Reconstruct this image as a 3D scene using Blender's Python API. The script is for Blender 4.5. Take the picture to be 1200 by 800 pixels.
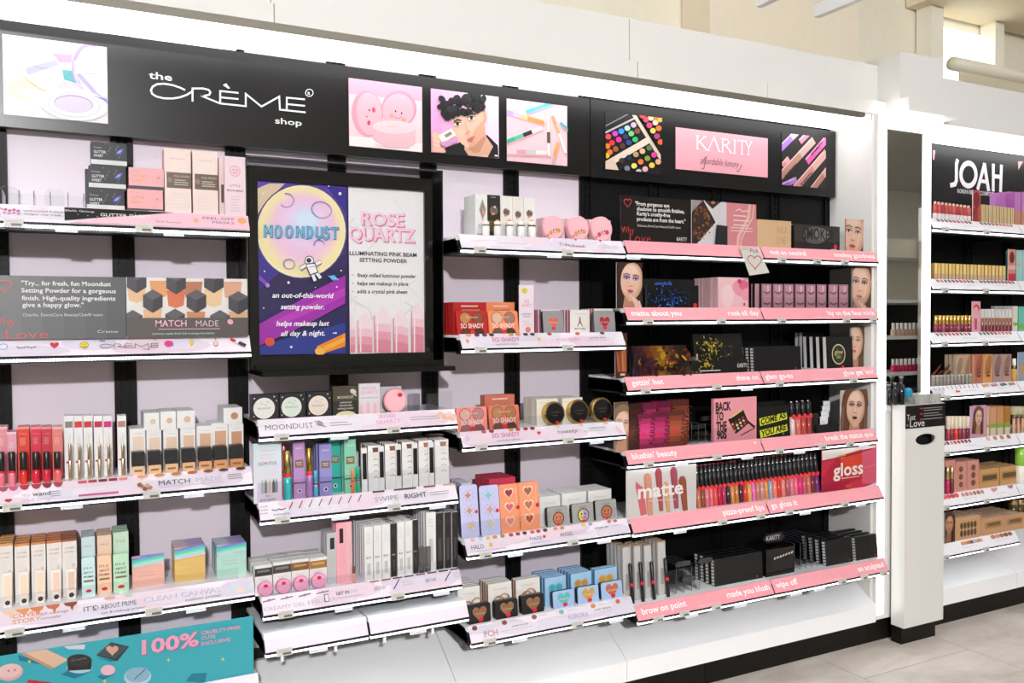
import bpy, bmesh, math, random
from mathutils import Matrix, Vector
random.seed(7)
for o in list(bpy.data.objects): bpy.data.objects.remove(o)
scene = bpy.context.scene
COL = scene.collection
PI = math.pi
# ------------------------------------------------------------------ camera
F, YAW, PIT, ROL, DIST, CAMH = 1006.43, .47824, .02512, -.00556, 2.64, 1.33
_fw = Vector((math.sin(YAW)*math.cos(PIT), math.cos(YAW)*math.cos(PIT), -math.sin(PIT)))
_r = Vector((math.cos(YAW), -math.sin(YAW), 0)); _u = _r.cross(_fw)
_R = _r*math.cos(ROL)+_u*math.sin(ROL); _U = _u*math.cos(ROL)-_r*math.sin(ROL)
CP = Vector((0, -DIST, CAMH))
cd = bpy.data.cameras.new('camera'); cam = bpy.data.objects.new('camera', cd); COL.objects.link(cam)
cd.sensor_width = 36; cd.lens = F*36/1200; cd.clip_start = .02; cd.clip_end = 60
cam.matrix_world = Matrix((( _R.x, _U.x, -_fw.x, CP.x), (_R.y, _U.y, -_fw.y, CP.y), (_R.z, _U.z, -_fw.z, CP.z), (0, 0, 0, 1)))
scene.camera = cam
def ray(a, b): return _fw+_R*((a-600)/F)-_U*((b-400)/F)
def Py(a, b, y):
    d = ray(a, b); return CP+d*((y-CP.y)/d.y)
def Px(a, b, x):
    d = ray(a, b); return CP+d*((x-CP.x)/d.x)
# ------------------------------------------------------------------ light
w = bpy.data.worlds.new('store_ambience'); scene.world = w; w.use_nodes = True
w.node_tree.nodes['Background'].inputs[0].default_value = (.94, .96, 1, 1)
w.node_tree.nodes['Background'].inputs[1].default_value = 0.0
fl = bpy.data.lights.new('ceiling_spot_offscreen', 'AREA'); fl.shape = 'DISK'; fl.size = .30; fl.energy = 340; fl.color = (.965, .975, 1)
flo = bpy.data.objects.new('ceiling_spot_offscreen', fl); COL.objects.link(flo)
flo.location = (-1.0, -6.6, 3.24); flo.rotation_euler = (Vector((1.6, 0, 1.0))-flo.location).to_track_quat('-Z', 'Y').to_euler()
vs = scene.view_settings
scene.display_settings.display_device = 'sRGB'; vs.view_transform = 'Standard'; vs.look = 'None'
vs.exposure = .34; vs.gamma = 1; vs.use_curve_mapping = False
# ------------------------------------------------------------------ colour / materials
def lin(c):
    if isinstance(c, str):
        c = c.lstrip('#')
        if len(c) == 3: c = ''.join(x*2 for x in c)
        c = tuple(int(c[i:i+2], 16)/255 for i in (0, 2, 4))
    return tuple(x/12.92 if x <= .04045 else ((x+.055)/1.055)**2.4 for x in c[:3])
def mat(name, rough=.5, metal=0., spec=.5, noise=.04, scale=60, bump=0., coat=0., gain=1.):
    m = bpy.data.materials.new(name); m.use_nodes = True; nt = m.node_tree; N = nt.nodes; L = nt.links
    b = N['Principled BSDF']; b.inputs['Roughness'].default_value = rough; b.inputs['Metallic'].default_value = metal
    b.inputs['Specular IOR Level'].default_value = spec
    if coat: b.inputs['Coat Weight'].default_value = coat; b.inputs['Coat Roughness'].default_value = .06
    at = N.new('ShaderNodeVertexColor'); at.layer_name = 'Col'
    no = N.new('ShaderNodeTexNoise'); no.inputs['Scale'].default_value = scale; no.inputs['Detail'].default_value = 3
    tc = N.new('ShaderNodeTexCoord'); L.new(tc.outputs['Object'], no.inputs['Vector'])
    mr = N.new('ShaderNodeMapRange'); mr.inputs[3].default_value = gain*(1-noise); mr.inputs[4].default_value = gain*(1+noise)
    L.new(no.outputs[0], mr.inputs[0])
    mx = N.new('ShaderNodeMixRGB'); mx.blend_type = 'MULTIPLY'; mx.inputs[0].default_value = 1
    L.new(at.outputs[0], mx.inputs[1]); L.new(mr.outputs[0], mx.inputs[2]); L.new(mx.outputs[0], b.inputs['Base Color'])
    if bump:
        bp = N.new('ShaderNodeBump'); bp.inputs['Strength'].default_value = bump; bp.inputs['Distance'].default_value = .002
        L.new(no.outputs[0], bp.inputs['Height']); L.new(bp.outputs[0], b.inputs['Normal'])
    return m
M = {
 'paper': mat('printed_card', .45, spec=.4, gain=.84), 'ink': mat('printed_ink', .4, spec=.4, noise=.02, scale=90, gain=.82),
 'gloss': mat('glossy_plastic', .13, noise=.02), 'satin': mat('satin_plastic', .32, noise=.03), 'strip': mat('printed_strip', .3, noise=.02, gain=.84),
 'paint': mat('white_laminate', .3, noise=.015, scale=12), 'matte': mat('matte_surface', .7, noise=.04, scale=25, bump=.05),
 'metal': mat('brushed_metal', .25, metal=.9, noise=.05, scale=140), 'steel': mat('powder_coated_steel', .45, spec=.18, noise=.06, scale=200, bump=.04),
 'head': mat('header_board', .3, spec=.36, noise=.06, scale=8), 'panel': mat('lavender_back_panel', .55, noise=.02, scale=3),
 'dull': mat('matt_black_panel', .5, spec=.2, noise=.06, scale=10),
 'foil': mat('holographic_foil', .18, metal=.55, noise=.12, scale=30),
}
def emitter(name, col, s, dots=0):
    m = bpy.data.materials.new(name); m.use_nodes = True; nt = m.node_tree; N = nt.nodes; L = nt.links
    N.remove(N['Principled BSDF']); e = N.new('ShaderNodeEmission'); e.inputs[0].default_value = (*col, 1); e.inputs[1].default_value = s
    L.new(e.outputs[0], N['Material Output'].inputs[0])
    tc = N.new('ShaderNodeTexCoord')
    if dots:
        wv = N.new('ShaderNodeTexWave'); wv.bands_direction = 'X'; wv.inputs['Scale'].default_value = dots
        mr = N.new('ShaderNodeMapRange'); mr.inputs[3].default_value = s*.35; mr.inputs[4].default_value = s*1.6
        L.new(tc.outputs['Object'], wv.inputs['Vector']); L.new(wv.outputs[1], mr.inputs[0]); L.new(mr.outputs[0], e.inputs[1])
    else:
        no = N.new('ShaderNodeTexNoise'); no.inputs['Scale'].default_value = 3
        mr = N.new('ShaderNodeMapRange'); mr.inputs[3].default_value = s*.96; mr.inputs[4].default_value = s*1.04
        L.new(tc.outputs['Object'], no.inputs['Vector']); L.new(no.outputs[0], mr.inputs[0]); L.new(mr.outputs[0], e.inputs[1])
    return m
M['box_light'] = emitter('canopy_diffuser', (1, 1, 1), 3.3)
M['led'] = emitter('shelf_led', (.90, .94, 1), 5.5, dots=40)
M['tube'] = emitter('vertical_light', (1, 1, 1), 2.2)
M['window'] = emitter('daylight_window', (1, .99, .95), 1.6)
M['ceil_lamp'] = emitter('ceiling_lamp', (.93, .965, 1), 22.0)
def clear(name, tint=(1, 1, 1), gloss=.12, rough=.03):
    m = bpy.data.materials.new(name); m.use_nodes = True; nt = m.node_tree; N = nt.nodes; L = nt.links
    N.remove(N['Principled BSDF']); t = N.new('ShaderNodeBsdfTransparent'); t.inputs[0].default_value = (*tint, 1)
    g = N.new('ShaderNodeBsdfGlossy'); g.inputs['Roughness'].default_value = rough
    fr = N.new('ShaderNodeLayerWeight'); fr.inputs[0].default_value = gloss
    mx = N.new('ShaderNodeMixShader'); L.new(fr.outputs['Fresnel'], mx.inputs[0]); L.new(t.outputs[0], mx.inputs[1]); L.new(g.outputs[0], mx.inputs[2])
    L.new(mx.outputs[0], N['Material Output'].inputs[0]); return m
M['acrylic'] = clear('clear_acrylic', (.95, .955, .96), .1)
M['frost'] = clear('frosted_acrylic', (.72, .71, .74), .55, .22)
mm = bpy.data.materials.new('mirror_glass'); mm.use_nodes = True
b = mm.node_tree.nodes['Principled BSDF']; b.inputs['Metallic'].default_value = 1; b.inputs['Roughness'].default_value = .01; b.inputs['Base Color'].default_value = (.86, .88, .87, 1)
M['mirror'] = mm
# ------------------------------------------------------------------ mesh builder
class MB:
    def __init__(s): s.v = []; s.f = []; s.c = []; s.sm = []; s.M = None
    def add(s, vs, fs, col, smooth=False):
        n = len(s.v)
        if s.M is not None: vs = [tuple(s.M @ Vector(p)) for p in vs]
        s.v += [tuple(p) for p in vs]
        multi = isinstance(col, list)
        for i, f in enumerate(fs):
            s.f.append(tuple(n+k for k in f)); s.c.append(lin(col[i]) if multi else lin(col)); s.sm.append(smooth)
        return s
    def box(s, x0, y0, z0, x1, y1, z1, col, faces=None):
        v = [(x0,y0,z0),(x1,y0,z0),(x1,y1,z0),(x0,y1,z0),(x0,y0,z1),(x1,y0,z1),(x1,y1,z1),(x0,y1,z1)]
        f = [(0,1,5,4),(1,2,6,5),(2,3,7,6),(3,0,4,7),(4,5,6,7),(3,2,1,0)]   # front,right,back,left,top,bottom
        return s.add(v, f, faces or col)
    def prism(s, pts, y0, y1, col, side=None, smooth=False):          # (x,z) outline extruded along y
        n = len(pts); v = [(x, y0, z) for x, z in pts]+[(x, y1, z) for x, z in pts]
        s.add(v, [tuple(range(n)), tuple(range(2*n-1, n-1, -1))], col)
        s.add(v, [(i, n+i, n+(i+1) % n, (i+1) % n) for i in range(n)], side or col, smooth); return s
    def extx(s, pts, x0, x1, col):                                   # (y,z) outline extruded along x
        n = len(pts); v = [(x0, y, z) for y, z in pts]+[(x1, y, z) for y, z in pts]
        return s.add(v, [tuple(range(n-1, -1, -1)), tuple(range(n, 2*n))]+[(i, (i+1) % n, n+(i+1) % n, n+i) for i in range(n)], col)
    def lathe(s, prof, n, col, cx=0, cy=0, cz=0, axis='z', smooth=True, cap=True):     # prof: (radius, height[, colour])
        v = []; fs = []; cs = []
        for p in prof:
            for k in range(n):
                a = 2*PI*k/n; x, y = p[0]*math.cos(a), p[0]*math.sin(a)
                v.append((cx+x, cy+y, cz+p[1]) if axis == 'z' else (cx+x, cy+p[1], cz+y) if axis == 'y' else (cx+p[1], cy+x, cz+y))
        for i in range(len(prof)-1):
            c = prof[i][2] if len(prof[i]) > 2 else col
            for k in range(n):
                q = (i*n+k, i*n+(k+1) % n, (i+1)*n+(k+1) % n, (i+1)*n+k); fs.append(q if axis != 'y' else q[::-1]); cs.append(c)
        s.add(v, fs, cs, smooth)
        if not cap: return s
        m = len(prof)-1; e0 = tuple(range(n-1, -1, -1)); e1 = tuple(m*n+k for k in range(n))
        if axis == 'y': e0, e1 = e0[::-1], e1[::-1]
        s.add(v, [e0, e1], [prof[0][2] if len(prof[0]) > 2 else col, prof[-1][2] if len(prof[-1]) > 2 else col]); return s
    def build(s, name, m='paper', parent=None, loc=None):
        me = bpy.data.meshes.new(name); me.from_pydata(s.v, [], s.f)
        ca = me.color_attributes.new('Col', 'FLOAT_COLOR', 'CORNER'); buf = []
        for f, c in zip(s.f, s.c): buf += [c[0], c[1], c[2], 1.]*len(f)
        ca.data.foreach_set('color', buf); me.polygons.foreach_set('use_smooth', s.sm)
        me.materials.append(M[m] if isinstance(m, str) else m); me.update()
        o = bpy.data.objects.new(name, me); COL.objects.link(o)
        if parent is not None: o.parent = parent
        if loc is not None: o.location = loc
        return o
def rrect(x0, z0, x1, z1, r, n=3):
    p = []
    for cx, cz, a in ((x1-r, z0+r, -90), (x1-r, z1-r, 0), (x0+r, z1-r, 90), (x0+r, z0+r, 180)):
        for k in range(n+1):
            t = math.radians(a+90*k/n); p.append((cx+r*math.cos(t), cz+r*math.sin(t)))
    return p
def heart_pts(cx, cy, w, h, n=18):      # y up
    p = []
    for k in range(n):
        t = 2*PI*k/n; x = 16*math.sin(t)**3; y = 13*math.cos(t)-5*math.cos(2*t)-2*math.cos(3*t)-math.cos(4*t)
        p.append((cx+x/34*w, cy+(y+2.5)/29*h))
    return p
def tag(o, label=None, cat=None, group=None, kind=None):
    for k, v in (('label', label), ('category', cat), ('group', group), ('kind', kind)):
        if v: o[k] = v
    return o
def empty(name, loc=(0, 0, 0)):
    o = bpy.data.objects.new(name, None); o.empty_display_size = .02; COL.objects.link(o); o.location = loc; return o
def copy_tree(o, parent=None):
    c = o.copy(); COL.objects.link(c)
    if parent is not None: c.parent = parent
    for ch in list(o.children): copy_tree(ch, c)
    return c
# ------------------------------------------------------------------ flat print
_TC = {}
def text_geo(s, bold=0.):
    k = (s, bold)
    if k not in _TC:
        cu = bpy.data.curves.new('t', 'FONT'); cu.body = s; cu.size = 1; cu.resolution_u = 2; cu.offset = bold; cu.dimensions = '2D'; cu.fill_mode = 'FRONT'
        ob = bpy.data.objects.new('t', cu); me = ob.to_mesh()
        v = [(p.co.x, p.co.y) for p in me.vertices]; f = [tuple(q.vertices) for q in me.polygons]
        ob.to_mesh_clear(); bpy.data.objects.remove(ob); bpy.data.curves.remove(cu)
        x0 = min(p[0] for p in v); x1 = max(p[0] for p in v); y0 = min(p[1] for p in v); y1 = max(p[1] for p in v)
        _TC[k] = (v, f, x0, x1, y0, y1)
    return _TC[k]
def _clip(p, W, H):
    for ax, lim, sg in ((0, 0, 1), (0, W, -1), (1, 0, 1), (1, H, -1)):
        o = []
        for i in range(len(p)):
            a, b = p[i-1], p[i]; ia = (a[ax]-lim)*sg >= -1e-9; ib = (b[ax]-lim)*sg >= -1e-9
            if ia != ib:
                t = (lim-a[ax])/(b[ax]-a[ax]); o.append((a[0]+(b[0]-a[0])*t, a[1]+(b[1]-a[1])*t))
            if ib: o.append(b)
        p = o
        if len(p) < 3: return []
    return p
class Art:
    """Flat print on a w x h metre field; drawing units W x H with y down; local plane x right, z up, faces -y."""
    def __init__(s, w, h, W=None, H=None, x0=0, z0=0, y=0, step=.00011):
        s.w, s.h = w, h; s.W = W or 100.; s.H = H or s.W*h/w; s.x0, s.z0, s.y, s.step = x0, z0, y, step; s.mb = MB(); s.n = 0
    def _p(s, x, y): return (s.x0+x/s.W*s.w, s.y-s.step*s.n, s.z0+(1-y/s.H)*s.h)
    def poly(s, pts, col, clip=True):
        s.n += 1
        if clip: pts = _clip(list(pts), s.W, s.H)
        if len(pts) < 3: return s
        s.mb.add([s._p(*p) for p in pts], [tuple(range(len(pts)))], col)
        return s
    def rect(s, x0, y0, x1, y1, col): return s.poly([(x0, y1), (x1, y1), (x1, y0), (x0, y0)], col)
    def ell(s, cx, cy, rx, ry=None, col='#fff', rot=0, n=20):
        ry = rx if ry is None else ry; c, d = math.cos(rot), math.sin(rot)
        return s.poly([(cx+rx*math.cos(t)*c-ry*math.sin(t)*d, cy+rx*math.cos(t)*d+ry*math.sin(t)*c) for t in (-2*PI*k/n for k in range(n))], col)
    def ring(s, cx, cy, rx, ry, t, col, n=24, a0=0, a1=360):
        return s.line([(cx+rx*math.cos(math.radians(a0+(a1-a0)*k/n)), cy+ry*math.sin(math.radians(a0+(a1-a0)*k/n))) for k in range(n+1)], t, col)
    def line(s, pts, t, col):
        s.n += 1; P = [pts[0]]
        for p in pts[1:]:
            if math.hypot(p[0]-P[-1][0], p[1]-P[-1][1]) > 1e-6: P.append(p)
        if len(P) < 2: return s
        closed = len(P) > 3 and math.hypot(P[0][0]-P[-1][0], P[0][1]-P[-1][1]) < 1e-3
        if closed: P = P[:-1]
        n = len(P); h = t/2; D = []
        for i in range(n if closed else n-1):
            a, b = P[i], P[(i+1) % n]; l = math.hypot(b[0]-a[0], b[1]-a[1]) or 1e-9; D.append(((b[0]-a[0])/l, (b[1]-a[1])/l))
        L, R = [], []
        for i in range(n):
            d0 = D[i-1] if (closed or i) else D[0]; d1 = D[i] if i < len(D) else D[-1]
            mx, my = -(d0[1]+d1[1]), d0[0]+d1[0]; q = mx*mx+my*my
            k = 2*h/q if q > .35 else 0
            if k == 0: mx, my = -d1[1], d1[0]; k = h
            e = (0, 0)
            if not closed and i == 0: e = (-d1[0]*h*.5, -d1[1]*h*.5)
            if not closed and i == n-1: e = (d0[0]*h*.5, d0[1]*h*.5)
            L.append((P[i][0]+mx*k+e[0], P[i][1]+my*k+e[1])); R.append((P[i][0]-mx*k+e[0], P[i][1]-my*k+e[1]))
        for i in range(n if closed else n-1):
            j = (i+1) % n; q = _clip([L[i], L[j], R[j], R[i]], s.W, s.H)
            if len(q) > 2: s.mb.add([s._p(*p) for p in q], [tuple(range(len(q)))], col)
        return s
    def heart(s, cx, cy, w, h, col, n=18): return s.poly([(x, 2*cy-y) for x, y in heart_pts(cx, cy, w, h, n)], col)
    def heart_line(s, cx, cy, w, h, t, col):
        p = [(x, 2*cy-y) for x, y in heart_pts(cx, cy, w, h, 24)]; return s.line(p+p[:1], t, col)
    def text(s, t, x, y, h, col, al='l', bold=0., wid=None, shear=0., capn=.72):
        """baseline at y, h = cap height, wid = forced width"""
        s.n += 1
        v, f, x0, x1, y0, y1 = text_geo(t, bold); k = h/capn; kx = k if wid is None else wid/(x1-x0)
        W = (x1-x0)*kx; ox = x-(0 if al == 'l' else W/2 if al == 'c' else W)
        s.mb.add([s._p(ox+(p[0]-x0)*kx+p[1]*k*shear, y-p[1]*k) for p in v], f, col); return s
    def textrot(s, t, x, y, h, col, ang, wid, bold=0.):
        s.n += 1; v, f, x0, x1, y0, y1 = text_geo(t, bold); k = h/.72; kx = wid/(x1-x0); c_, d = math.cos(math.radians(ang)), math.sin(math.radians(ang))
        s.mb.add([s._p(x+(p[0]-x0)*kx*c_-p[1]*k*d, y-(p[0]-x0)*kx*d-p[1]*k*c_) for p in v], f, col); return s
    def spray(s, cx, cy, rx, ry, n, cols, r0, r1, seed=0, fx=None):
        R = random.Random(seed)
        for i in range(n):
            a = R.random()*2*PI; q = abs(R.gauss(0, .5)); x, y = cx+rx*q*math.cos(a), cy+ry*q*math.sin(a)
            s.ell(x, y, R.uniform(r0, r1), R.uniform(r0, r1)*.7, R.choice(cols), R.random()*3, 6)
        return s
    def micro(s, x0, y0, x1, n, dy, t, col, seed=0):
        r = random.Random(seed)
        col = mix(col, '#ffffff' if sum(lin(col)) > .25 else col, .3) if len(col) == 7 else col; t *= .8
        for i in range(n): s.rect(x0, y0+i*dy, x0+(x1-x0)*r.uniform(.75, 1), y0+i*dy+t, col)
        return s
    def bands(s, x0, y0, x1, y1, cols, vert=False):          # smooth-looking gradient as strips
        n = len(cols)
        for i, c in enumerate(cols):
            if vert: s.rect(x0, y0+(y1-y0)*i/n, x1, y0+(y1-y0)*(i+1)/n, c)
            else: s.rect(x0+(x1-x0)*i/n, y0, x0+(x1-x0)*(i+1)/n, y1, c)
        return s
    def build(s, name='printed_design', parent=None, loc=None, m='ink'): return s.mb.build(name, m, parent, loc)
def mix(a, b, t):
    h = lambda c: [int(c.lstrip('#')[i:i+2], 16) for i in (0, 2, 4)]
    return '#%02x%02x%02x' % tuple(int(round(x+(y-x)*t)) for x, y in zip(h(a), h(b)))
def ramp(a, b, n): return [mix(a, b, i/max(1, n-1)) for i in range(n)]
# ------------------------------------------------------------------ structure
SP = .305
def UX(k): return -.161+SP*k
WHITE, BLK, DK = '#f2f1f1', '#0c0c0d', '#161416'
def solid(name, pts, m, parent=None, **kw):
    mb = MB()
    for p in pts: mb.box(*p)
    o = mb.build(name, m, parent); return tag(o, **kw) if kw else o
# floor of large stone-look tiles
tm = bpy.data.materials.new('stone_look_tile'); tm.use_nodes = True; nt = tm.node_tree; N = nt.nodes; L = nt.links
bs = N['Principled BSDF']; bs.inputs['Roughness'].default_value = .42
ge = N.new('ShaderNodeTexCoord'); mp = N.new('ShaderNodeMapping'); mp.inputs['Scale'].default_value = (1.2, 2.6, 1); mp.inputs['Rotation'].default_value = (0, 0, .5)
oi = N.new('ShaderNodeObjectInfo'); ad = N.new('ShaderNodeVectorMath'); ad.operation = 'ADD'
L.new(ge.outputs['Object'], ad.inputs[0]); L.new(oi.outputs['Location'], ad.inputs[1]); L.new(ad.outputs[0], mp.inputs[0])
n1 = N.new('ShaderNodeTexNoise'); n1.inputs['Scale'].default_value = 2.4; n1.inputs['Detail'].default_value = 9; n1.inputs['Roughness'].default_value = .65; n1.inputs['Distortion'].default_value = .5
L.new(mp.outputs[0], n1.inputs['Vector'])
cr = N.new('ShaderNodeValToRGB'); e = cr.color_ramp.elements
e[0].position = .3; e[0].color = (*lin('#c4b8ad'), 1); e[1].position = .68; e[1].color = (*lin('#eae1d6'), 1)
q = e.new(.5); q.color = (*lin('#dacfc4'), 1)
L.new(n1.outputs[0], cr.inputs[0]); L.new(cr.outputs[0], bs.inputs['Base Color'])
bp = N.new('ShaderNodeBump'); bp.inputs['Strength'].default_value = .15; bp.inputs['Distance'].default_value = .003; L.new(n1.outputs[0], bp.inputs['Height']); L.new(bp.outputs[0], bs.inputs['Normal'])
fl_o = solid('floor', [(-4, -7, -.05, 14, 1.2, -.004, '#4e473f')], 'matte', kind='structure')
tmesh = None
for i in range(-2, 6):
    for j in range(-1, 4):
        if tmesh is None:
            mb = MB(); g = .0028; mb.box(g, g, -.012, .6-g, 1.2-g, 0, '#bbb'); o = mb.build('tile', tm, fl_o); tmesh = o.data
        else:
            o = bpy.data.objects.new('tile', tmesh); COL.objects.link(o); o.parent = fl_o
        o.location = (1.99+.6*(i-1), .3-1.2*j+(.0 if i % 2 else .45)-1.2, 0)
# ------------------------------------------------------------------ main display fixture
LAV = '#dbd0da'
fix = tag(empty('wall_display', (1.3, 0, 0)), kind='structure')
def part(name, m, *boxes, p=None):
    mb = MB()
    for b_ in boxes: mb.box(*b_)
    o = mb.build(name, m, p or fix); o.location = -(p or fix).location; return o
for k in range(-3, 10):
    c = LAV if k < 6 else '#0b0a0b'
    part('back_panel', 'panel' if k < 6 else 'dull', (UX(k)+.02, -.002, .34, UX(k+1)-.02, .02, 2.14, c))
um = MB()
um.box(-.0285, -.012, .3, -.0165, .02, 2.14, BLK); um.box(.0165, -.012, .3, .0285, .02, 2.14, BLK)
um.box(-.0165, -.004, .3, .0165, .02, 2.14, BLK)
for sx in (-1, 1): um.box(sx*.0158-.0012, -.0128, .3, sx*.0158+.0012, -.0118, 2.14, BLK)
um.box(-.004, -.010, .3, .004, -.004, 2.14, BLK)
z = .32
while z < 2.12:
    for sx in (-1, 1): um.box(sx*.010-.006, -.0085, z, sx*.010+.006, -.004, z+.011, BLK)
    z += .024
uo = um.build('upright', 'steel', fix); uo.location = (UX(0)-fix.location.x, 0, 0)
for k in list(range(-2, 0))+list(range(1, 11)):
    c = uo.copy(); COL.objects.link(c); c.location = (UX(k)-fix.location.x, 0, 0)
part('kick_strip', 'dull', (-1.05, -.0135, .27, 2.889, .02, .345, BLK))
dm = lambda x0, x1: MB().extx([(-.255, .100), (-.255, .170), (-.03, .316), (-.014, .316), (-.014, .100)][::-1], x0+.0012, x1-.0012, '#f6f6f8')
for a, b_, pl, lb in ((-1.05, UX(2), ((-1.05, UX(2)),), 'under the turquoise board'), (UX(2), UX(4), ((UX(2), UX(4)),), 'under the empty white trays'), (UX(4), UX(6), ((UX(4), UX(6)),), 'under the bronzer and blue highlighter shelf'), (UX(6), UX(10), ((UX(6), 2.04), (2.043, 2.889)), 'wide, under the pink stripped bay')):
    bc = tag(empty('base_cabinet', ((a+b_)/2, -.1, 0)), 'sloped white base cabinet with black plinth, '+lb, 'cabinet', 'white base cabinets along the wall')
    o = dm(a, b_).build('base_deck', 'paint', bc); o.location = -bc.location
    for pa, pb in pl: part('plinth', 'dull', (pa, -.212, 0, pb, -.002, .1, '#17130f'), p=bc)
part('end_panel', 'paint', (2.889, -.225, .10, 2.905, .02, 2.15, '#dedcd8'))
# canopy over the fixture
can = tag(empty('light_canopy', (1.0, -.1, 2.11)), 'continuous pale grey canopy with glowing white diffusers above the header boards', 'canopy')
for a, b_ in ((-1.05, .52), (.523, 1.735), (1.738, 2.975)):
    part('fascia', 'paint', (a, -.18, 2.206, b_, 0.1, 2.365, '#dedcd8'), p=can)
for a, b_ in ((-1.05, .52), (.523, 1.74), (1.743, 2.33), (2.332, 2.975)):
    part('lower_fascia', 'paint', (a, -.222, 2.152, b_, -.18, 2.206, '#dedcd8'), p=can)
for k in range(-2, 10, 2):
    a, b_ = UX(k), UX(k+2)
    part('diffuser', 'box_light', (a+.002, -.208, 2.118 if k > 0 else 2.112, b_-.002, -.052, 2.146, '#fff'), p=can)
part('diffuser_edge', 'mirror', (-1.05, -.2215, 2.128, 2.887, -.209, 2.151, '#ddd'), p=can)
# ------------------------------------------------------------------ mirror pillar with tester kiosk
pil = tag(empty('mirror_pillar', (3.05, 0, 0)), 'narrow pillar between the bays with tall mirror and glowing side strips', 'pillar')
part('column', 'paint', (2.9055, -.240, .10, 3.204, .02, 2.15, '#dedcd8'), p=pil)
part('plinth', 'dull', (2.890, -.212, 0, 3.229, .02, .0995, '#17130f'), p=pil)
part('mirror', 'mirror', (2.946, -.250, .95, 3.168, -.2405, 2.088, '#fff'), p=pil)
part('mirror_trim', 'paint', (2.946, -.252, 2.089, 3.168, -.2405, 2.121, '#dedcd8'), p=pil)
part('light_strip', 'tube', (2.907, -.2455, .12, 2.9455, -.2405, 2.121, '#fff'), p=pil)
part('light_strip', 'tube', (3.1685, -.258, .98, 3.2035, -.2405, 2.121, '#fff'), p=pil)
part('cap', 'paint', (2.976, -.285, 2.206, 3.235, .1, 2.395, '#dedcd8'), p=pil)
part('lower_cap', 'paint', (2.976, -.327, 2.151, 3.29, .1, 2.206, '#dedcd8'), p=pil)
part('cap_light', 'box_light', (2.907, -.315, 2.122, 3.20, -.2405, 2.1505, '#fff'), p=pil)
kio = tag(empty('tester_kiosk', (3.1, -.2, 0)), 'white tester bin with black printed front and oval opening below the mirror', 'kiosk')
km = MB(); X0, X1, Y0, Y1, ZB, ZT = 2.98, 3.22, -.315, -.253, .075, .978
hp = [(3.105+.063*math.cos(2*PI*k/24), .834+.023*math.sin(2*PI*k/24)) for k in range(24)]
km.box(X0, Y0, ZB, X0+.008, Y1, ZT, None, ['#dedcd8']+['#dedcd8']*5); km.box(X1-.008, Y0, ZB, X1, Y1, ZT, '#dedcd8'); km.box(X0+.008, Y0+.008, ZB, X1-.008, Y1, ZB+.01, '#dedcd8'); km.box(X0+.008, Y0+.008, ZT-.01, X1-.008, Y1, ZT, '#dedcd8')
ko = km.build('body', 'paint', kio); ko.location = -kio.location
fm = MB(); n = 24                                                     # front panel with an oval hole
outer = []
for k in range(n):
    t = 2*PI*k/n; c, s_ = math.cos(t), math.sin(t); q = 1/max(abs(c), abs(s_)); outer.append((3.1+.1116*q*c, .834+.10*q*s_))
for y in (Y0, Y0+.008):
    fm.add([(x, y, z) for x, z in hp]+[(x, y, z) for x, z in outer], [((k+1) % n, k, n+k, n+(k+1) % n) if y == Y0 else (k, (k+1) % n, n+(k+1) % n, n+k) for k in range(n)], '#dedcd8')
fm.add([(x, Y0, z) for x, z in hp]+[(x, Y0+.008, z) for x, z in hp], [(k, (k+1) % n, n+(k+1) % n, n+k) for k in range(n)], '#dedcd8')
fm.box(X0+.0084, Y0, ZB, X1-.0084, Y0+.008, .734, '#dedcd8'); fm.box(X0+.0084, Y0, .934, X1-.0084, Y0+.008, ZT, '#dedcd8')
fo = fm.build('front_panel', 'paint', kio); fo.location = -kio.location
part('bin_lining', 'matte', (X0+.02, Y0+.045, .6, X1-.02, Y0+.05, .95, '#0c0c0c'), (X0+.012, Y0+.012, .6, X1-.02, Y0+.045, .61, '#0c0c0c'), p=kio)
part('plinth', 'dull', (2.996, -.29, 0, 3.205, -.2415, .075, '#17130f'), p=kio)
part('sign_plate', 'satin', (X0, Y0-.003, .884, X1, Y0, ZT-.002, '#1a1718'), p=kio)
a = Art(X1-X0, .092, 240, 92, X0, .884, Y0-.0031)
a.text('Test', 6, 58, 24, '#e8e4e4', wid=50); a.text('in', 4, 82, 12, '#b8b0b0'); a.text('Love', 24, 86, 30, '#f0ecec', wid=88)
for i in range(3): a.rect(82, 12+i*22, 102, 17+i*22, '#c8364a'); a.micro(106, 13+i*22, 225, 2 if i < 2 else 1, 9, 3, '#8f8a8a', i)
a.build('lettering', kio).location = -kio.location
am = MB()
for bx in ((X0, Y0, ZT, X1, Y0+.003, ZT+.06), (X0, Y0, ZT, X0+.003, -.253, ZT+.06), (X1-.003, Y0, ZT, X1, -.253, ZT+.06), (3.06, Y0, ZT, 3.063, -.253, ZT+.055), (3.14, Y0, ZT, 3.143, -.253, ZT+.055)): am.box(*bx, '#fff')
am.build('acrylic_tray', 'acrylic', kio).location = -kio.location
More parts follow.
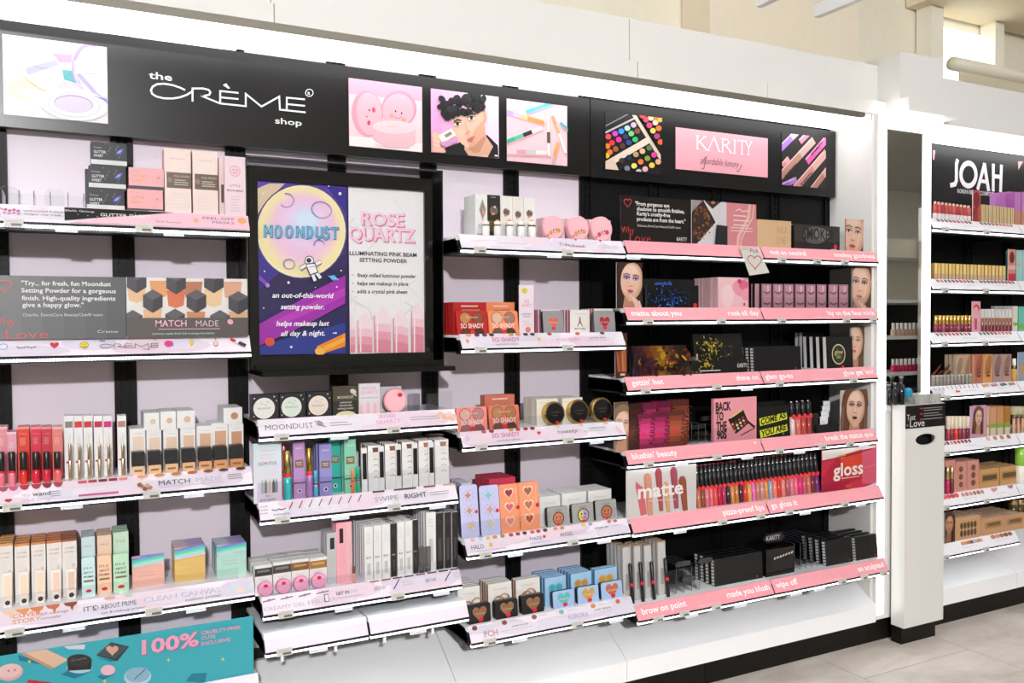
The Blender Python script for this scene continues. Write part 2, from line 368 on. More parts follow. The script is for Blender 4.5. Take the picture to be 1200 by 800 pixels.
# ------------------------------------------------------------------ neighbouring bay
JX = 3.205
jf = tag(empty('wall_display', (3.7, 0, 0)), kind='structure')
for k in range(4):
    part('back_panel', 'dull', (JX+SP*k+.02, -.002, .3, JX+SP*(k+1)-.02, .02, 2.14, '#0b0a0b'), p=jf)
for k in range(5):
    c = uo.copy(); COL.objects.link(c); c.parent = jf; c.location = (JX+SP*k-jf.location.x, 0, 0)
for a_, b_, lb in ((3.23, 3.81, 'beside the tester bin'), (3.81, 4.43, 'at the far end of the neighbouring bay')):
    bc = tag(empty('base_cabinet', ((a_+b_)/2, -.1, 0)), 'sloped white base cabinet with black plinth, '+lb, 'cabinet', 'white base cabinets along the wall')
    o = dm(a_, b_).build('base_deck', 'paint', bc); o.location = -bc.location
    part('plinth', 'dull', (a_, -.212, 0, b_, -.002, .1, '#17130f'), p=bc)
jc = tag(empty('light_canopy', (3.8, -.1, 2.11)), 'grey canopy with glowing diffuser above the neighbouring black bay', 'canopy')
part('fascia', 'paint', (3.237, -.18, 2.206, 4.6, .1, 2.365, '#dedcd8'), p=jc)
part('lower_fascia', 'paint', (3.292, -.222, 2.152, 4.6, -.18, 2.206, '#dedcd8'), p=jc)
part('diffuser', 'box_light', (3.21, -.208, 2.118, 4.43, -.052, 2.146, '#fff'), p=jc)
# ------------------------------------------------------------------ store behind and above
solid('wall_back', [(-4, .5, 0, 14, .56, 3.3, '#f2ecd8')], 'matte', kind='structure')
solid('wall_soffit', [(2.5, .30, 2.2, 3.42, .49, 3.3, '#efe3cd')], 'matte', kind='structure')
wn = empty('window_1', (4.6, .45, 2.4)); tag(wn, kind='structure')
part('pane', 'window', (4.18, .44, 2.6, 4.62, .47, 2.9, '#fff'), p=wn)
part('frame', 'paint', (4.08, .40, 2.3, 4.18, .49, 3.0, '#f4efe0'), (4.62, .40, 2.3, 4.70, .49, 3.0, '#f4efe0'), (4.18, .40, 2.3, 4.62, .49, 2.6, '#f0e9d6'), p=wn)
rb = tag(MB().lathe([(.0, 0), (.035, 0), (.035, 1.3), (0, 1.3)], 16, '#e9e2cf', 4.14, .32, 2.66, axis='x').build('roller_blind', 'satin'), 'cream rolled window blind on the upper wall beyond the canopy', 'blind')
part('blind_fabric', 'matte', (4.2, .315, 2.3, 5.44, .325, 2.66, '#d6ccb2'), p=rb)
solid('trim_1', [(4.0, .1, 2.98, 6.5, .49, 3.06, '#efe2c4')], 'matte', kind='structure')
solid('ceiling', [(-4, -7, 3.3, 14, .56, 3.35, '#e6e2da')], 'matte', kind='structure')
for i, (u, v) in enumerate(((954, 20), (886, 8))):
    p = Py(u, v, -.12); x, z = p.x, p.z
    solid('hanging_baffle', [(x, -.6, z, x+.03, -.12, z+.05, '#eef0f4')], 'paint', label='slim white hanging baffle '+('above the end of the long canopy' if i == 0 else 'nearer the middle of the long canopy'), cat='baffle', group='hanging white baffles')

solid('wall_front', [(-4, -7.1, 0, 14, -7, 3.3, '#e0dacf')], 'matte', kind='structure')
opp = tag(empty('opposite_gondola', (7.2, -3.6, 0)), 'white gondola across the aisle seen only as a reflection in the mirror', 'gondola')
part('back', 'paint', (6.2, -3.45, 0, 8.8, -3.35, 2.02, '#e2dbd0'), p=opp)
solid('aisle_canopy', [(6.2, -3.34, 1.86, 8.8, -3.0, 2.02, '#e8e2d6')], 'paint', label='pale canopy of the gondola across the aisle, seen in the mirror', cat='canopy')
solid('aisle_post', [(6.72, -2.98, 0, 6.9, -2.86, 2.3, '#d8d0c4')], 'paint', label='beige post standing before the gondola across the aisle', cat='post')
for z_, lb in ((.5, 'lowest'), (.82, 'pink polish'), (1.14, 'beige polish'), (1.46, 'top')): solid('aisle_shelf', [(6.2, -3.34, z_, 8.8, -3.0, z_+.03, '#f2f2f4')], 'paint', label=lb+' white shelf of the gondola across the aisle', cat='shelf', group='white shelves across the aisle')
part('dark_panel', 'dull', (6.2, -3.349, .5, 8.8, -3.341, 1.45, '#1a1818'), p=opp)
for z_, c1, c2, nm in ((.85, '#d8286a', '#e8e4e0', 'pink'), (1.17, '#d8b8a0', '#f0eeea', 'beige')):
    for k in range(12):
        o = MB().lathe([(.02, 0), (.022, .004), (.022, .055), (.012, .06), (.012, .11), (.01, .112)], 8, c1).build('polish_bottle', 'gloss'); o.location = (6.5+.055*k, -3.06, z_)
        MB().lathe([(.013, .06), (.013, .113), (.011, .114)], 8, c2).build('cap', 'satin', o); tag(o, nm+' polish bottle across the aisle, seen reflected in the mirror', 'bottle', nm+' polish bottles across the aisle')
solid('wall_left', [(-4.1, -7, 0, -4, .56, 3.3, '#e0dacf')], 'matte', kind='structure')
solid('wall_right', [(14, -7, 0, 14.1, .56, 3.3, '#e0dacf')], 'matte', kind='structure')
lm = None; n_ = 0
for yy in (-1.5, -3.3, -5.1):
    for k in range(8):
        n_ += 1; nm = 'ceiling_light_%d_offscreen' % n_
        if lm is None: o = MB().lathe([(0, 0), (.13, 0), (.13, .02), (0, .02)], 24, '#fff', smooth=False).build(nm, 'ceil_lamp'); lm = o.data
        else: o = bpy.data.objects.new(nm, lm); COL.objects.link(o)
        o.location = (-2.6+2.1*k, yy, 3.279); tag(o, 'round recessed ceiling downlight above the aisle', 'light', 'recessed downlights above the aisle')
# ------------------------------------------------------------------ shelves
SH = {}
def shelf(key, x0, x1, yb, zt, strip, label, cat='shelf', group=None, insert='#f4f4f6', tags=(), clips=(), guards=(), art=None, name='display_shelf', tray='#131315', dxl=0.):
    """Sloped ticket strip from (yb+.026, zt) down to (yb, zt-.043); tags, clips and guards in metres from x0."""
    r = tag(empty(name, (x0, 0, zt)), label, cat, group); W = x1-x0; g = .0015
    MB().box(g, yb+.03, -.052, W-g, -.012, -.018, tray).build('tray', 'steel', r)
    MB().box(g, yb+.0275, -.0178, W-g, -.013, -.003, insert).build('tray_insert', 'satin', r)
    for x in (g, W-g-.003): MB().extx([(-.012, -.06), (-.012, -.011), (yb+.05, -.011), (yb+.012, -.056)], x, x+.003, BLK).build('bracket', 'steel', r)
    st = MB().extx([(yb+.026, 0), (yb+.0285, 0), (yb+.0025, -.0445), (yb, -.0435)], g, W-g, strip).build('label_strip', 'satin', r)
    MB().box(g, yb-.001, -.0505, W-g, yb+.012, -.0435, '#16161c').build('ticket_channel', 'gloss', r)
    MB().box(g, yb+.002, -.0570, W-g, yb+.010, -.0507, '#fff').build('led_strip', 'led', r)
    MB().box(g, yb+.011, -.0620, W-g, yb+.05, -.0525, '#1a1a1c').build('light_housing', 'satin', r)
    for t in tags:
        o = MB().box(t, yb-.0042, -.0580, t+.042, yb-.0015, -.0380, '#dcdad2').build('price_tag', 'paper', r)
        aa = Art(.042, .020, 42, 20, t, -.058, yb-.0043); aa.micro(4, 4, 38, 2, 3.2, 1.2, '#8c8a86', int(t*1e4)); aa.rect(16, 11, 38, 17, '#6f6d6b'); aa.build('print', o)
    for t in clips:
        MB().box(t, yb-.003, -.066, t+.05, yb+.004, -.0560, '#dfe4ee').build('light_clip', 'gloss', r)
    for t0, t1, h in guards:
        tag(MB().box(0, 0, 0, t1-t0, .002, h+.003, '#fff').build('shelf_guard', 'acrylic', None, (x0+t0, yb+.0285, zt-.003)), 'clear acrylic guard along the '+label.split(',')[0].replace('black ', '', 1)[:52].rsplit(' ', 1)[0]+(' past the primers' if t0 > .3 and len(guards) > 1 else ''), 'guard', 'clear acrylic shelf guards')
    SH[key] = dict(o=r, strip=st, x0=x0, x1=x1, yb=yb, zt=zt, z=zt-.003)
    if art:
        L_ = .0509; A = Art(W-2*g, L_, (W-2*g)*1000, L_*1000); art(A)
        o = A.build('lettering', st, m='paint' if strip == K_STR else 'strip')
        # lie on the sloped strip: local z axis follows the slope
        al = math.atan2(.026, .0435)
        o.rotation_euler = (-al, 0, 0); o.location = (g, yb-.0006, -.0435)
    return r
def su(key, u, v, dy=.012):                 # photo pixel -> millimetres along the strip of a shelf
    s = SH[key]; return (Py(u, v, s['yb']+dy).x-s['x0'])*1000
def zpx(u, v, y): return Py(u, v, y).z
PINKS = ('#f6eef5', '#f3d9e6')
def lav_bg(A):
    W, H = A.W, A.H
    r = random.Random(int(W*7+A.h*1e5)+lav_bg.n); lav_bg.n += 1
    for i in range(14):
        cx = r.uniform(0, W); A.ell(cx, r.uniform(5, 45), r.uniform(40, 110), r.uniform(12, 22), r.choice(['#f0dbe8', '#e6dcec', '#eee6f0', '#efd8e6', '#e6e0f0', '#f0e8f2']), n=14)
lav_bg.n = 1
def logo(A, x, y, h, col, w=None, t=None):
    """thin single-line word mark CREME with small 'the' and 'shop'; (x,y) is the baseline start, h the letter height"""
    k = h/30.; t = t or 3.4*k; X = lambda a: x+a*k; Y = lambda b: y-b*k
    P = lambda pts: A.line([(X(p), Y(q)) for p, q in pts], t, col)
    arc = [(38+36*math.cos(math.radians(d)), 14+15*math.sin(math.radians(d))) for d in range(38, 325, 14)]
    P([(74, 22)]+arc+[(74, 6), (90, 22)])
    P([(92, -2), (92, 29), (120, 29), (131, 26), (133, 20), (129, 14), (117, 12), (112, 13), (160, -2), (160, 28), (206, 28)])
    P([(160, 14), (206, 14)]); A.poly([(X(186), Y(34)), (X(178), Y(41)), (X(170), Y(43)), (X(176), Y(36))], col)
    P([(160, -2), (226, -2), (226, 28), (268, 2), (312, 28), (312, -2), (378, -2)])
    P([(330, -2), (330, 28), (378, 28)]); P([(330, 13), (378, 13)])
    return X, Y, k
def icon(A, kind, x, y, s):
    if kind == 'lips':
        A.poly([(x-s, y), (x-s*.45, y-s*.5), (x, y-s*.3), (x+s*.45, y-s*.5), (x+s, y), (x, y+s*.6)], '#c3263e'); A.line([(x-s*.8, y), (x+s*.8, y)], s*.1, '#701a28')
    elif kind == 'heart': A.heart(x, y, s*2.1, s*1.9, '#7a1022'); A.heart(x, y, s*1.8, s*1.6, '#e3323c')
    elif kind == 'smile':
        A.ell(x, y, s, s*.95, '#6a5a10'); A.ell(x, y, s*.88, s*.83, '#f2d83a'); A.ell(x-s*.3, y-s*.2, s*.1, s*.15, '#333'); A.ell(x+s*.3, y-s*.2, s*.1, s*.15, '#333'); A.ring(x, y, s*.5, s*.5, s*.1, '#333', 8, 20, 160)
    elif kind == 'pink':
        A.ell(x, y, s*1.1, s*.95, '#8a1656'); A.ell(x, y, s, s*.85, '#ef4aa0'); A.ell(x-s*.3, y-s*.1, s*.12, s*.12, '#333'); A.ell(x+s*.3, y-s*.1, s*.12, s*.12, '#333'); A.ring(x, y+s*.4, s*.25, s*.2, s*.1, '#333', 6, 180, 360)
    elif kind == 'bolt':
        A.poly([(x+s*.6, y-s*1.1), (x-s*.3, y-s*1.0), (x-s*.7, y+s*.2), (x-s*.1, y+s*.15), (x-s*.5, y+s*1.2), (x+s*.7, y-s*.3), (x+s*.1, y-s*.25)], '#f0ce2a')
    elif kind == 'hand':
        A.ell(x, y+s*.3, s*.7, s*.8, '#6b4b40'); A.ell(x, y+s*.3, s*.58, s*.68, '#f5d9cc'); A.line([(x-s*.1, y), (x-s*.2, y-s*.9)], s*.34, '#f5d9cc'); A.line([(x+s*.2, y), (x+s*.1, y-s*.8)], s*.3, '#f0cfc0'); A.heart(x, y-s*1.3, s*.5, s*.45, '#e3323c')
    elif kind == 'lipstick':
        A.line([(x-s*1.2, y-s*.7), (x-s*.4, y-s*.25)], s*.55, '#dd3030'); A.line([(x-s*.3, y-s*.2), (x+s*.2, y+.1*s)], s*.65, '#f5f0f0'); A.line([(x+s*.3, y+s*.15), (x+s*1.2, y+s*.7)], s*.75, '#3a3a40')
    elif kind == 'lash':
        A.ring(x, y, s, s*.4, s*.18, '#3a3034', 8, 10, 170)
        for d in (20, 55, 90, 125, 160): A.line([(x+s*math.cos(math.radians(d)), y+s*.4*math.sin(math.radians(d))), (x+1.3*s*math.cos(math.radians(d)), y+.9*s*math.sin(math.radians(d)))], s*.14, '#3a3034')
    elif kind == 'ring': A.ring(x, y, s, s*.9, s*.25, '#7fb4d8', 14)
def smear(A, x, y, w, h, c): A.poly([(x, y), (x+w, y), (x+w*.8, y+h*.8), (x+w*.5, y+h), (x+w*.2, y+h*.7)], c)
A_STR, K_STR, W_STR = '#eadfe9', '#f09fa9', '#efedf2'
XA0, XA1 = UX(0)-.03, UX(2)
# --- bay A (beside the lit poster)
def a1(A):
    lav_bg(A); s = lambda u: su('A1', u, 262)
    for i in range(3): A.rect(s(24+16*i), 20+5*i, s(38+16*i), 23+5*i, '#b8a8b8') if 0 else None
    A.ring(44, 24, 14, 11, 4, '#d98aae', 14, 60, 330); A.ell(40, 14, 9, 5, '#c8588a', -.4); [A.ell(62+9*i, 18+(i % 2)*3, 4, 4, '#c06a94', n=10) for i in range(4)]; [A.ell(60+10*i, 28+(i % 2)*2, 4.5, 3.5, '#d890b4', n=10) for i in range(4)]
    A.text('carbonated bubbling', s(27), 22, 6.5, '#5a4a58', wid=95); A.text('oxygen clay mask', s(27), 32, 6.5, '#5a4a58', wid=82)
    A.poly([(s(75), 43), (s(75), 3), (s(205), 3), (s(150), 22), (s(118), 30)], '#232022')
    A.poly([(s(80), 50), (s(118), 30), (s(150), 22), (s(205), 3), (s(292), 3), (s(292), 50)], '#f3c4d2')
    A.text('Black Galaxy', s(76), 16, 6, '#e8e4e8', wid=66); A.text('GLITTER SWEET', s(117), 26, 10, '#f0ecf0', wid=118, bold=.01)
    A.text('Pink Fantasy', s(182), 38, 6, '#a05a76', wid=60); A.text('PEEL-OFF', s(237), 21, 9, '#7a5a70', wid=82); A.text('MASKS', s(248), 34, 9, '#7a5a70', wid=56)
    A.ell(s(229), 26, 7, 9, '#e8b48c'); A.ell(s(283), 20, 12, 10, '#e8a86e')
    for i in range(14): A.ell(s(85)+i*11, 12+(i*37 % 24), 1.2, 1.2, '#d8d4dc')
zA = lambda u, v, yb=-.225: Py(u, v, yb+.026).z
for key in ('A1', 'A2', 'A3', 'A4', 'A5'): pass
SH['A1'] = dict(yb=-.225, x0=XA0); SH['A2'] = dict(yb=-.225, x0=XA0); SH['A3'] = dict(yb=-.225, x0=XA0); SH['A4'] = dict(yb=-.232, x0=XA0)
shelf('A1', XA0, XA1, -.225, 1.62, A_STR, 'black shelf with pink and black starry ticket strip for peel-off masks', group='shelves beside the lit poster', tags=(.06, .352), clips=(.17, .42), art=a1)
def a2(A):
    lav_bg(A); s = lambda u: su('A2', u, 405)
    for k, u, z in (('ring', 3, 9), ('lash', 24, 9), ('lash', 36, 9), ('heart', 63, 10), ('smile', 98, 10), ('pink', 197, 10), ('bolt', 224, 10), ('hand', 252, 9), ('lipstick', 278, 14)): icon(A, k, s(u), 24, z)
    A.text('the', s(116), 16, 7, '#4a464e', bold=.01); logo(A, s(116), 34, 11, '#4a464e', t=1.5); A.text('shop', s(167), 43, 6, '#4a464e'); A.ring(s(181), 12, 2.4, 2.4, .7, '#4a464e', 10)
shelf('A2', XA0, XA1, -.225, 1.291, A_STR, 'black shelf with emoji icons and a thin line logo on its white strip', group='shelves beside the lit poster', art=a2)
def a3(A):
    lav_bg(A); s = lambda u: su('A3', u, 575)
    for u, c in ((-4, '#b04a5e'), (8, '#c9507e'), (21, '#b83040'), (35, '#b03a4e'), (48, '#8a2a38'), (61, '#a8434a')): smear(A, s(u), 1, 24, 14, c)
    icon(A, 'lips', s(9), 38, 9)
    A.text('my', s(25), 33, 11, '#c8bcc8'); A.text('wand', s(37), 33, 11, '#5a5660', bold=.015, wid=40); A.text('and only', s(25), 46, 9, '#d0c4d0', wid=64)
    A.micro(s(58), 24, s(72), 3, 6, 2.4, '#7a7080', 3)
    for i, c in enumerate(('#cf5a5a', '#9a3a44', '#7a2e34', '#8a2048', '#e08a76')): A.rect(s(91+12*i), 3, s(101+12*i), 10, c)
    A.rect(s(91), 40, s(138), 45, '#c85a96'); A.micro(s(96), 14, s(130), 3, 7, 3, '#f4dcea', 2)
    for u, c in ((160, '#e8a878'), (180, '#d8905c'), (200, '#c88050'), (219, '#b87048'), (238, '#8a5a48'), (256, '#6a4438'), (276, '#4a342c')): A.ell(s(u)+14, 5, 13, 4.5, c)
    for i in range(6): A.ell(s(163)+6*i % 30, 26+(i*7) % 16, 6, 5, ('#d8a888', '#b88468', '#8a5a44')[i % 3])
    A.text('MATCH', s(185), 35, 14, '#4a4648', wid=78); A.text('MADE', s(229), 35, 14, '#c8c2c8', wid=66); A.line([(s(185), 40), (s(262), 40)], 1, '#b8a8b8'); A.micro(s(266), 20, s(284), 3, 6, 2.2, '#6a6068', 5)
shelf('A3', XA0, XA1, -.225, .928, A_STR, 'black shelf with lip swatches and brown foundation smears on its strip', group='shelves beside the lit poster', tags=(.045, .36), clips=(.17, .46), art=a3)
def a4(A):
    lav_bg(A); s = lambda u: su('A4', u, 700)
    for u, c in ((0, '#f0c8a0'), (16, '#e89a5c'), (33, '#e0804a'), (52, '#c8683c'), (73, '#8a3e2a')):
        A.poly([(s(u), 1), (s(u)+32, 1), (s(u)+30, 8), (s(u)+24, 12), (s(u)+20, 24), (s(u)+16, 12), (s(u)+6, 9)], c)
    A.ell(4, 40, 8, 7, '#e8d030'); A.text('COVER', s(13), 22, 11, '#e0905a', bold=.02, wid=62); A.text('STORY', s(13), 36, 11, '#e0a070', bold=.02, wid=62)
    A.text('full coverage', s(46), 24, 7, '#6a5a60', wid=62, shear=.2); A.text('concealer', s(46), 35, 7, '#6a5a60', wid=46, shear=.2)
    A.text("IT'S", s(97), 31, 13, '#4a464a', wid=28); A.ring(s(111), 25, 6, 6, 1.2, '#4a464a', 12); A.text('ABOUT PRIME', s(117), 31, 13, '#4a464a', wid=84); A.text('eye & makeup primer', s(117), 43, 6.5, '#5a5258', wid=104, shear=.2)
    A.ell(s(128), 5, 14, 4, '#e6b4a0'); A.ell(s(150), 5, 10, 4, '#b8d8c0')
    for d, c in ((1.2, '#9a92b0'), (0, '#e6d2e8')): A.text('CLEAN CANVAS', s(167)+d, 29+d*.5, 13, c, wid=192, bold=.005)
    A.text('cushion primer', s(216), 42, 8, '#5a5460', wid=92)
    for i in range(6): A.ell(s(268)+14*i, 14+(i*9) % 20, 12, 8, ('#e4d8f0', '#d8e8f0', '#f4e4d8')[i % 3])
shelf('A4', XA0, XA1, -.232, .622, A_STR, 'black shelf with dripping concealer smears printed on its pale strip', group='shelves beside the lit poster', tags=(.045, .36), clips=(.17, .46), guards=((.0, .30, .035), (.31, .6, .03)), art=a4)
shelf('A5', XA0, XA1, -.285, .372, A_STR, 'low shelf with pink strip under the turquoise promotional board')
# --- bay S (below the lit poster)
XS0, XS1 = UX(2)+.012, UX(4)-.004
for k in ('S1', 'S2', 'S3'): SH[k] = dict(yb=-.245 if k != 'S3' else -.27, x0=XS0)
def s1(A):
    lav_bg(A); s = lambda u: su('S1', u, 498)
    A.text('MOONDUST', s(310), 34, 17, '#4a464a', wid=133, bold=-.008); A.ell(s(374), 22, 11, 8, '#9a98a4', rot=.6); A.ell(s(370), 17, 5, 5, '#c8c6d0'); A.line([(s(371), 25), (s(380), 33)], 4, '#8a8894')
    A.micro(s(386), 22, s(412), 2, 8, 3, '#6a6068', 1)
    A.text('ROSE', s(445), 18, 11, '#f0a8cc', wid=50, bold=.02); A.text('QUARTZ', s(440), 34, 11, '#f0a8cc', wid=76, bold=.02); A.micro(s(480), 20, s(515), 2, 8, 3, '#8a7a84', 2)
    for i in range(7): A.ell(s(516)+7*i, 18+(i*11) % 14, 11, 9, ('#f4c8b4', '#f6d8cc', '#f0b8a4')[i % 3])
shelf('S1', XS0, XS1, -.245, 1.058, A_STR, 'black shelf with outlined moon dust and rose lettering under the lit poster', group='shelves under the lit poster', tags=(.04, .365), clips=(.2,), guards=((.46, .585, .055),), art=s1)
def s2(A):
    lav_bg(A); s = lambda u: su('S2', u, 590)
    for u in (322, 330): icon(A, 'lash', s(u), 22, 9)
    A.micro(s(304), 11, s(314), 3, 10, 5, '#c8bcc8', 6); A.text('mascara', s(319), 42, 7, '#5a5460', wid=44)
    for i in range(8): A.line([(s(338+11.5*i), 28), (s(343+11.5*i), 8)], 2.4, '#3a3440'); A.heart(s(339+11.5*i), 36, 12, 6, '#e8d8e4')
    for u, c in ((437, '#4a3a34'), (462, '#5a4438'), (474, '#4a3830'), (497, '#8a5444'), (520, '#c8a890')): A.rect(s(u), 1, s(u+14), 6, c)
    A.text('SWIPE', s(438), 34, 15, '#8a8086', wid=72, bold=-.01); A.text('RIGHT', s(473), 34, 15, '#4a4446', wid=70, bold=.01); A.micro(s(503), 22, s(530), 2, 8, 3, '#8a8086', 4)
shelf('S2', XS0, XS1, -.245, .828, A_STR, 'black shelf with mascara wands and slim lettering on its strip', group='shelves under the lit poster', tags=(.04, .365), clips=(.2, .5), guards=((.0, .585, .055),), art=s2)
def s3(A):
    lav_bg(A); s = lambda u: su('S3', u, 690, .012)
    for i in range(4): A.line([(s(308+21*i), 13), (s(322+21*i), 10)], 3, '#6a626c'); A.ell(s(315+21*i), 11, 5, 3, '#8a8490')
    A.text('CREAMY GEL EYELINER', s(308), 40, 11, '#b8a8bc', wid=200, bold=-.01); A.rect(s(379), 18, s(384), 40, '#3a343a'); A.rect(s(380), 20, s(383.5), 38, '#eee')
    A.text('GET IN', s(393), 26, 9, '#3a343a', wid=38, bold=.02); A.text('LINE', s(407), 26, 9, '#c4bcd0', wid=30); A.micro(s(393), 34, s(432), 1, 5, 2.5, '#8a7f88', 1)
    for i in range(8): A.rect(s(434+13.5*i), 1, s(445+13.5*i), 5, ('#a87444', '#8a4c34', '#6a4434', '#4a3a34', '#7a5a44', '#5a4238', '#3a2e2c', '#4a3a34')[i])
    for u in (438, 498): A.text('BROW', s(u), 30, 11, '#8a8088', wid=34); A.line([(s(u+22), 34), (s(u+30), 8)], 3, '#2c282c'); A.micro(s(u+33), 14, s(u+46), 3, 6, 2, '#b0a4ae', u)
shelf('S3', XS0, XS1, -.270, .572, A_STR, 'black shelf with eyeliner and brow lettering on its strip', group='shelves under the lit poster', tags=(.04, .365), clips=(.2, .5), guards=((.0, .585, .028),), art=s3)
for i, (xa, xb) in enumerate(((XS0, UX(3)-.002), (UX(3)+.002, XS1+.012))):
    r = shelf('S4%d' % i, xa, xb, -.293, .478, '#f0dbe6', 'empty white lower tray with pink strip, '+('under the gel eyeliners' if i == 0 else 'under the brow pencil boxes'), group='empty trays under the lit poster', insert='#f4f6f9', art=lambda A: A.rect(0, 0, A.W, 17, '#fafafc'), clips=(.12,), tags=((.03,) if i == 0 else ()))
    for t in (.05, .2): MB().lathe([(.0, -.066), (.006, -.066), (.004, -.075), (.007, -.082), (0, -.084)], 8, '#e8e8ea', t, -.27, 0).build('hook_knob', 'gloss', r)
# --- bay M
XM0, XM1 = UX(4)+.006, UX(6)-.002
for k, y in (('M1', -.257), ('M2', -.257), ('M3', -.257), ('M4', -.283), ('M5', -.308)): SH[k] = dict(yb=y, x0=XM0)
def m1(A):
    lav_bg(A); s = lambda u: su('M1', u, 287)
    A.micro(s(582), 28, s(627), 1, 6, 3, '#b8a8bc', 1)
    A.text('Très', s(654), 30, 13, '#a02050', wid=40, shear=.25); A.text('cheek', s(666), 34, 12, '#a02050', wid=62, shear=.25); A.micro(s(700), 22, s(724), 2, 8, 2.6, '#b8b0bc', 2)
    for u, c in ((645, '#e8a090'), (676, '#e07060'), (705, '#d04050')): A.ell(s(u), 3, 5, 4, c)
shelf('M1', XM0, XM1, -.257, 1.593, A_STR, 'black shelf with handwritten crimson lettering on its lavender strip', group='shelves between poster and black bay', tags=(.04, .352), clips=(.3,), art=m1)
def m2(A):
    lav_bg(A); s = lambda u: su('M2', u, 400)
    for i, (u, c) in enumerate(((550, '#d8a08a'), (560, '#4a3a3c'), (569, '#5a3a38'), (577, '#3a3438'), (600, '#c89a50'), (608, '#d8905a'), (617, '#4a4444'), (625, '#3a3438'), (645, '#a85a4a'), (678, '#d8705a'), (707, '#6a3a38'))): A.ell(s(u), 5, 9, 5.5, c)
    A.ell(s(547), 26, 6, 7, '#e8a07a'); A.text('SO SHADY', s(576), 30, 15, '#d878a0', wid=98, bold=.015); A.text('eyeshadow palette', s(579), 42, 6, '#7a6a78', wid=80, shear=.2)
    A.ell(s(631), 24, 5, 6, '#ecc93a'); A.text('MON CHERI', s(652), 32, 10, '#e49ab8', wid=86); A.text('powder blush', s(691), 25, 6.5, '#4a4448', wid=60, shear=.2); A.micro(s(686), 30, s(716), 1, 5, 2, '#a89aa4', 1)
shelf('M2', XM0, XM1, -.257, 1.287, A_STR, 'black shelf with eyeshadow swatches and pink block lettering on its strip', group='shelves between poster and black bay', tags=(.04, .352), art=m2)
def m3(A):
    lav_bg(A); s = lambda u: su('M3', u, 510)
    for u, c in ((551, '#e8d4dc'), (560, '#ecd8d8'), (568, '#b05a70'), (577, '#8a3a44'), (600, '#d89a4a'), (608, '#b04a54'), (617, '#a83a44'), (625, '#7a2a34'), (655, '#ecc8a8'), (682, '#e8c0a0'), (711, '#dcb494')): A.ell(s(u), 5, 9, 5.5, c)
    A.ring(s(547), 24, 5, 7, 1.6, '#7ab0d0', 12); A.text('SO SHADY', s(576), 28, 15, '#d878a0', wid=98, bold=.015); A.text('eyeshadow palette', s(580), 41, 6, '#6a5a68', wid=82, shear=.2); A.heart(s(631), 24, 16, 14, '#e3424c')
    A.text('toasty', s(652), 30, 13, '#a87848', wid=78, shear=.2); A.text('cushion bronzer', s(690), 22, 6.5, '#4a4448', wid=66, shear=.2); A.micro(s(683), 28, s(715), 1, 5, 2, '#a89aa4', 1)
    for i in range(4): A.ell(s(722)+3*i, 24+6*i, 7, 5, '#f4d0d8')
shelf('M3', XM0, XM1, -.257, .986, A_STR, 'black shelf with plum swatches and brown script lettering on its strip', group='shelves between poster and black bay', tags=(.04, .352), clips=(.46,), guards=((.0, .6, .035),), art=m3)
def m4(A):
    lav_bg(A); s = lambda u: su('M4', u, 635, .012)
    for u, c in ((555, '#f0b0a8'), (564, '#a8dcd4'), (573, '#e8c06a'), (581, '#d8905c'), (590, '#b8844a'), (600, '#b03a44'), (608, '#9a4438'), (616, '#5a3430'), (625, '#e06a74'), (632, '#c83a48'), (640, '#4a3a38'), (652, '#e8a07a'), (660, '#e0905c'), (685, '#e8d070'), (693, '#b0a0e0'), (715, '#d8806c'), (722, '#c8705c')): A.ell(s(u), 5, 8, 5.5, c)
    A.text('HALO', s(551), 35, 14, '#3a3438', wid=42); A.ell(s(574), 27, 6, 7, '#eeb440'); A.text('OVELY', s(579), 33, 11, '#e0d4e0', wid=46); A.micro(s(556), 42, s(600), 1, 5, 2.6, '#a89aa8', 1)
    A.text('CHECK', s(602), 33, 12, '#ecdce8', wid=42); A.text('MATE', s(620), 33, 12, '#6a5a64', wid=42, bold=-.01); A.heart(s(637), 26, 12, 11, '#e02a4a'); A.micro(s(620), 40, s(643), 1, 5, 2.6, '#a89aa8', 2)
    A.text('ANGEL', s(655), 33, 13, '#5a5064', wid=50); A.text('FACES', s(672), 33, 13, '#dcc8da', wid=46); A.text('highlighter duo', s(696), 24, 6.5, '#3a3438', wid=54, shear=.2); A.micro(s(716), 20, s(728), 1, 5, 2.4, '#a89aa8', 3)
shelf('M4', XM0, XM1, -.283, .660, A_STR, 'black shelf with many round colour swatches printed on its strip', group='shelves between poster and black bay', tags=(.04, .352), clips=(.14, .47), guards=((.0, .31, .05),), art=m4)
def m5(A):
    lav_bg(A); s = lambda u: su('M5', u, 735, .012)
    for u, c in ((557, '#7a4030'), (592, '#8a4a3a'), (627, '#9a5244'), (659, '#7ac4c8'), (696, '#e0a050'), (725, '#d8705a')): A.ell(s(u), 8, 9, 7, c); A.micro(s(u+6), 6, s(u+16), 1, 5, 2, '#b8a8b4', u)
    A.text('PCH', s(566), 40, 18, '#cfa09a', wid=46, bold=.02); A.text('powder bronzer', s(599), 26, 7, '#4a4448', wid=58, shear=.2); A.micro(s(586), 32, s(632), 1, 5, 2, '#b8a8b4', 1)
    A.text('AURORA', s(664), 36, 15, '#c4b8e0', wid=78, bold=.02); A.text('powder highlighter', s(696), 24, 6.5, '#4a4448', wid=66, shear=.2); A.micro(s(702), 31, s(716), 1, 5, 2, '#b8a8b4', 2)
shelf('M5', XM0, XM1, -.308, .400, A_STR, 'deep lowest shelf with heart swatches on its strip just above the base', group='shelves between poster and black bay', tags=(.04, .352), clips=(.14, .5), art=m5)
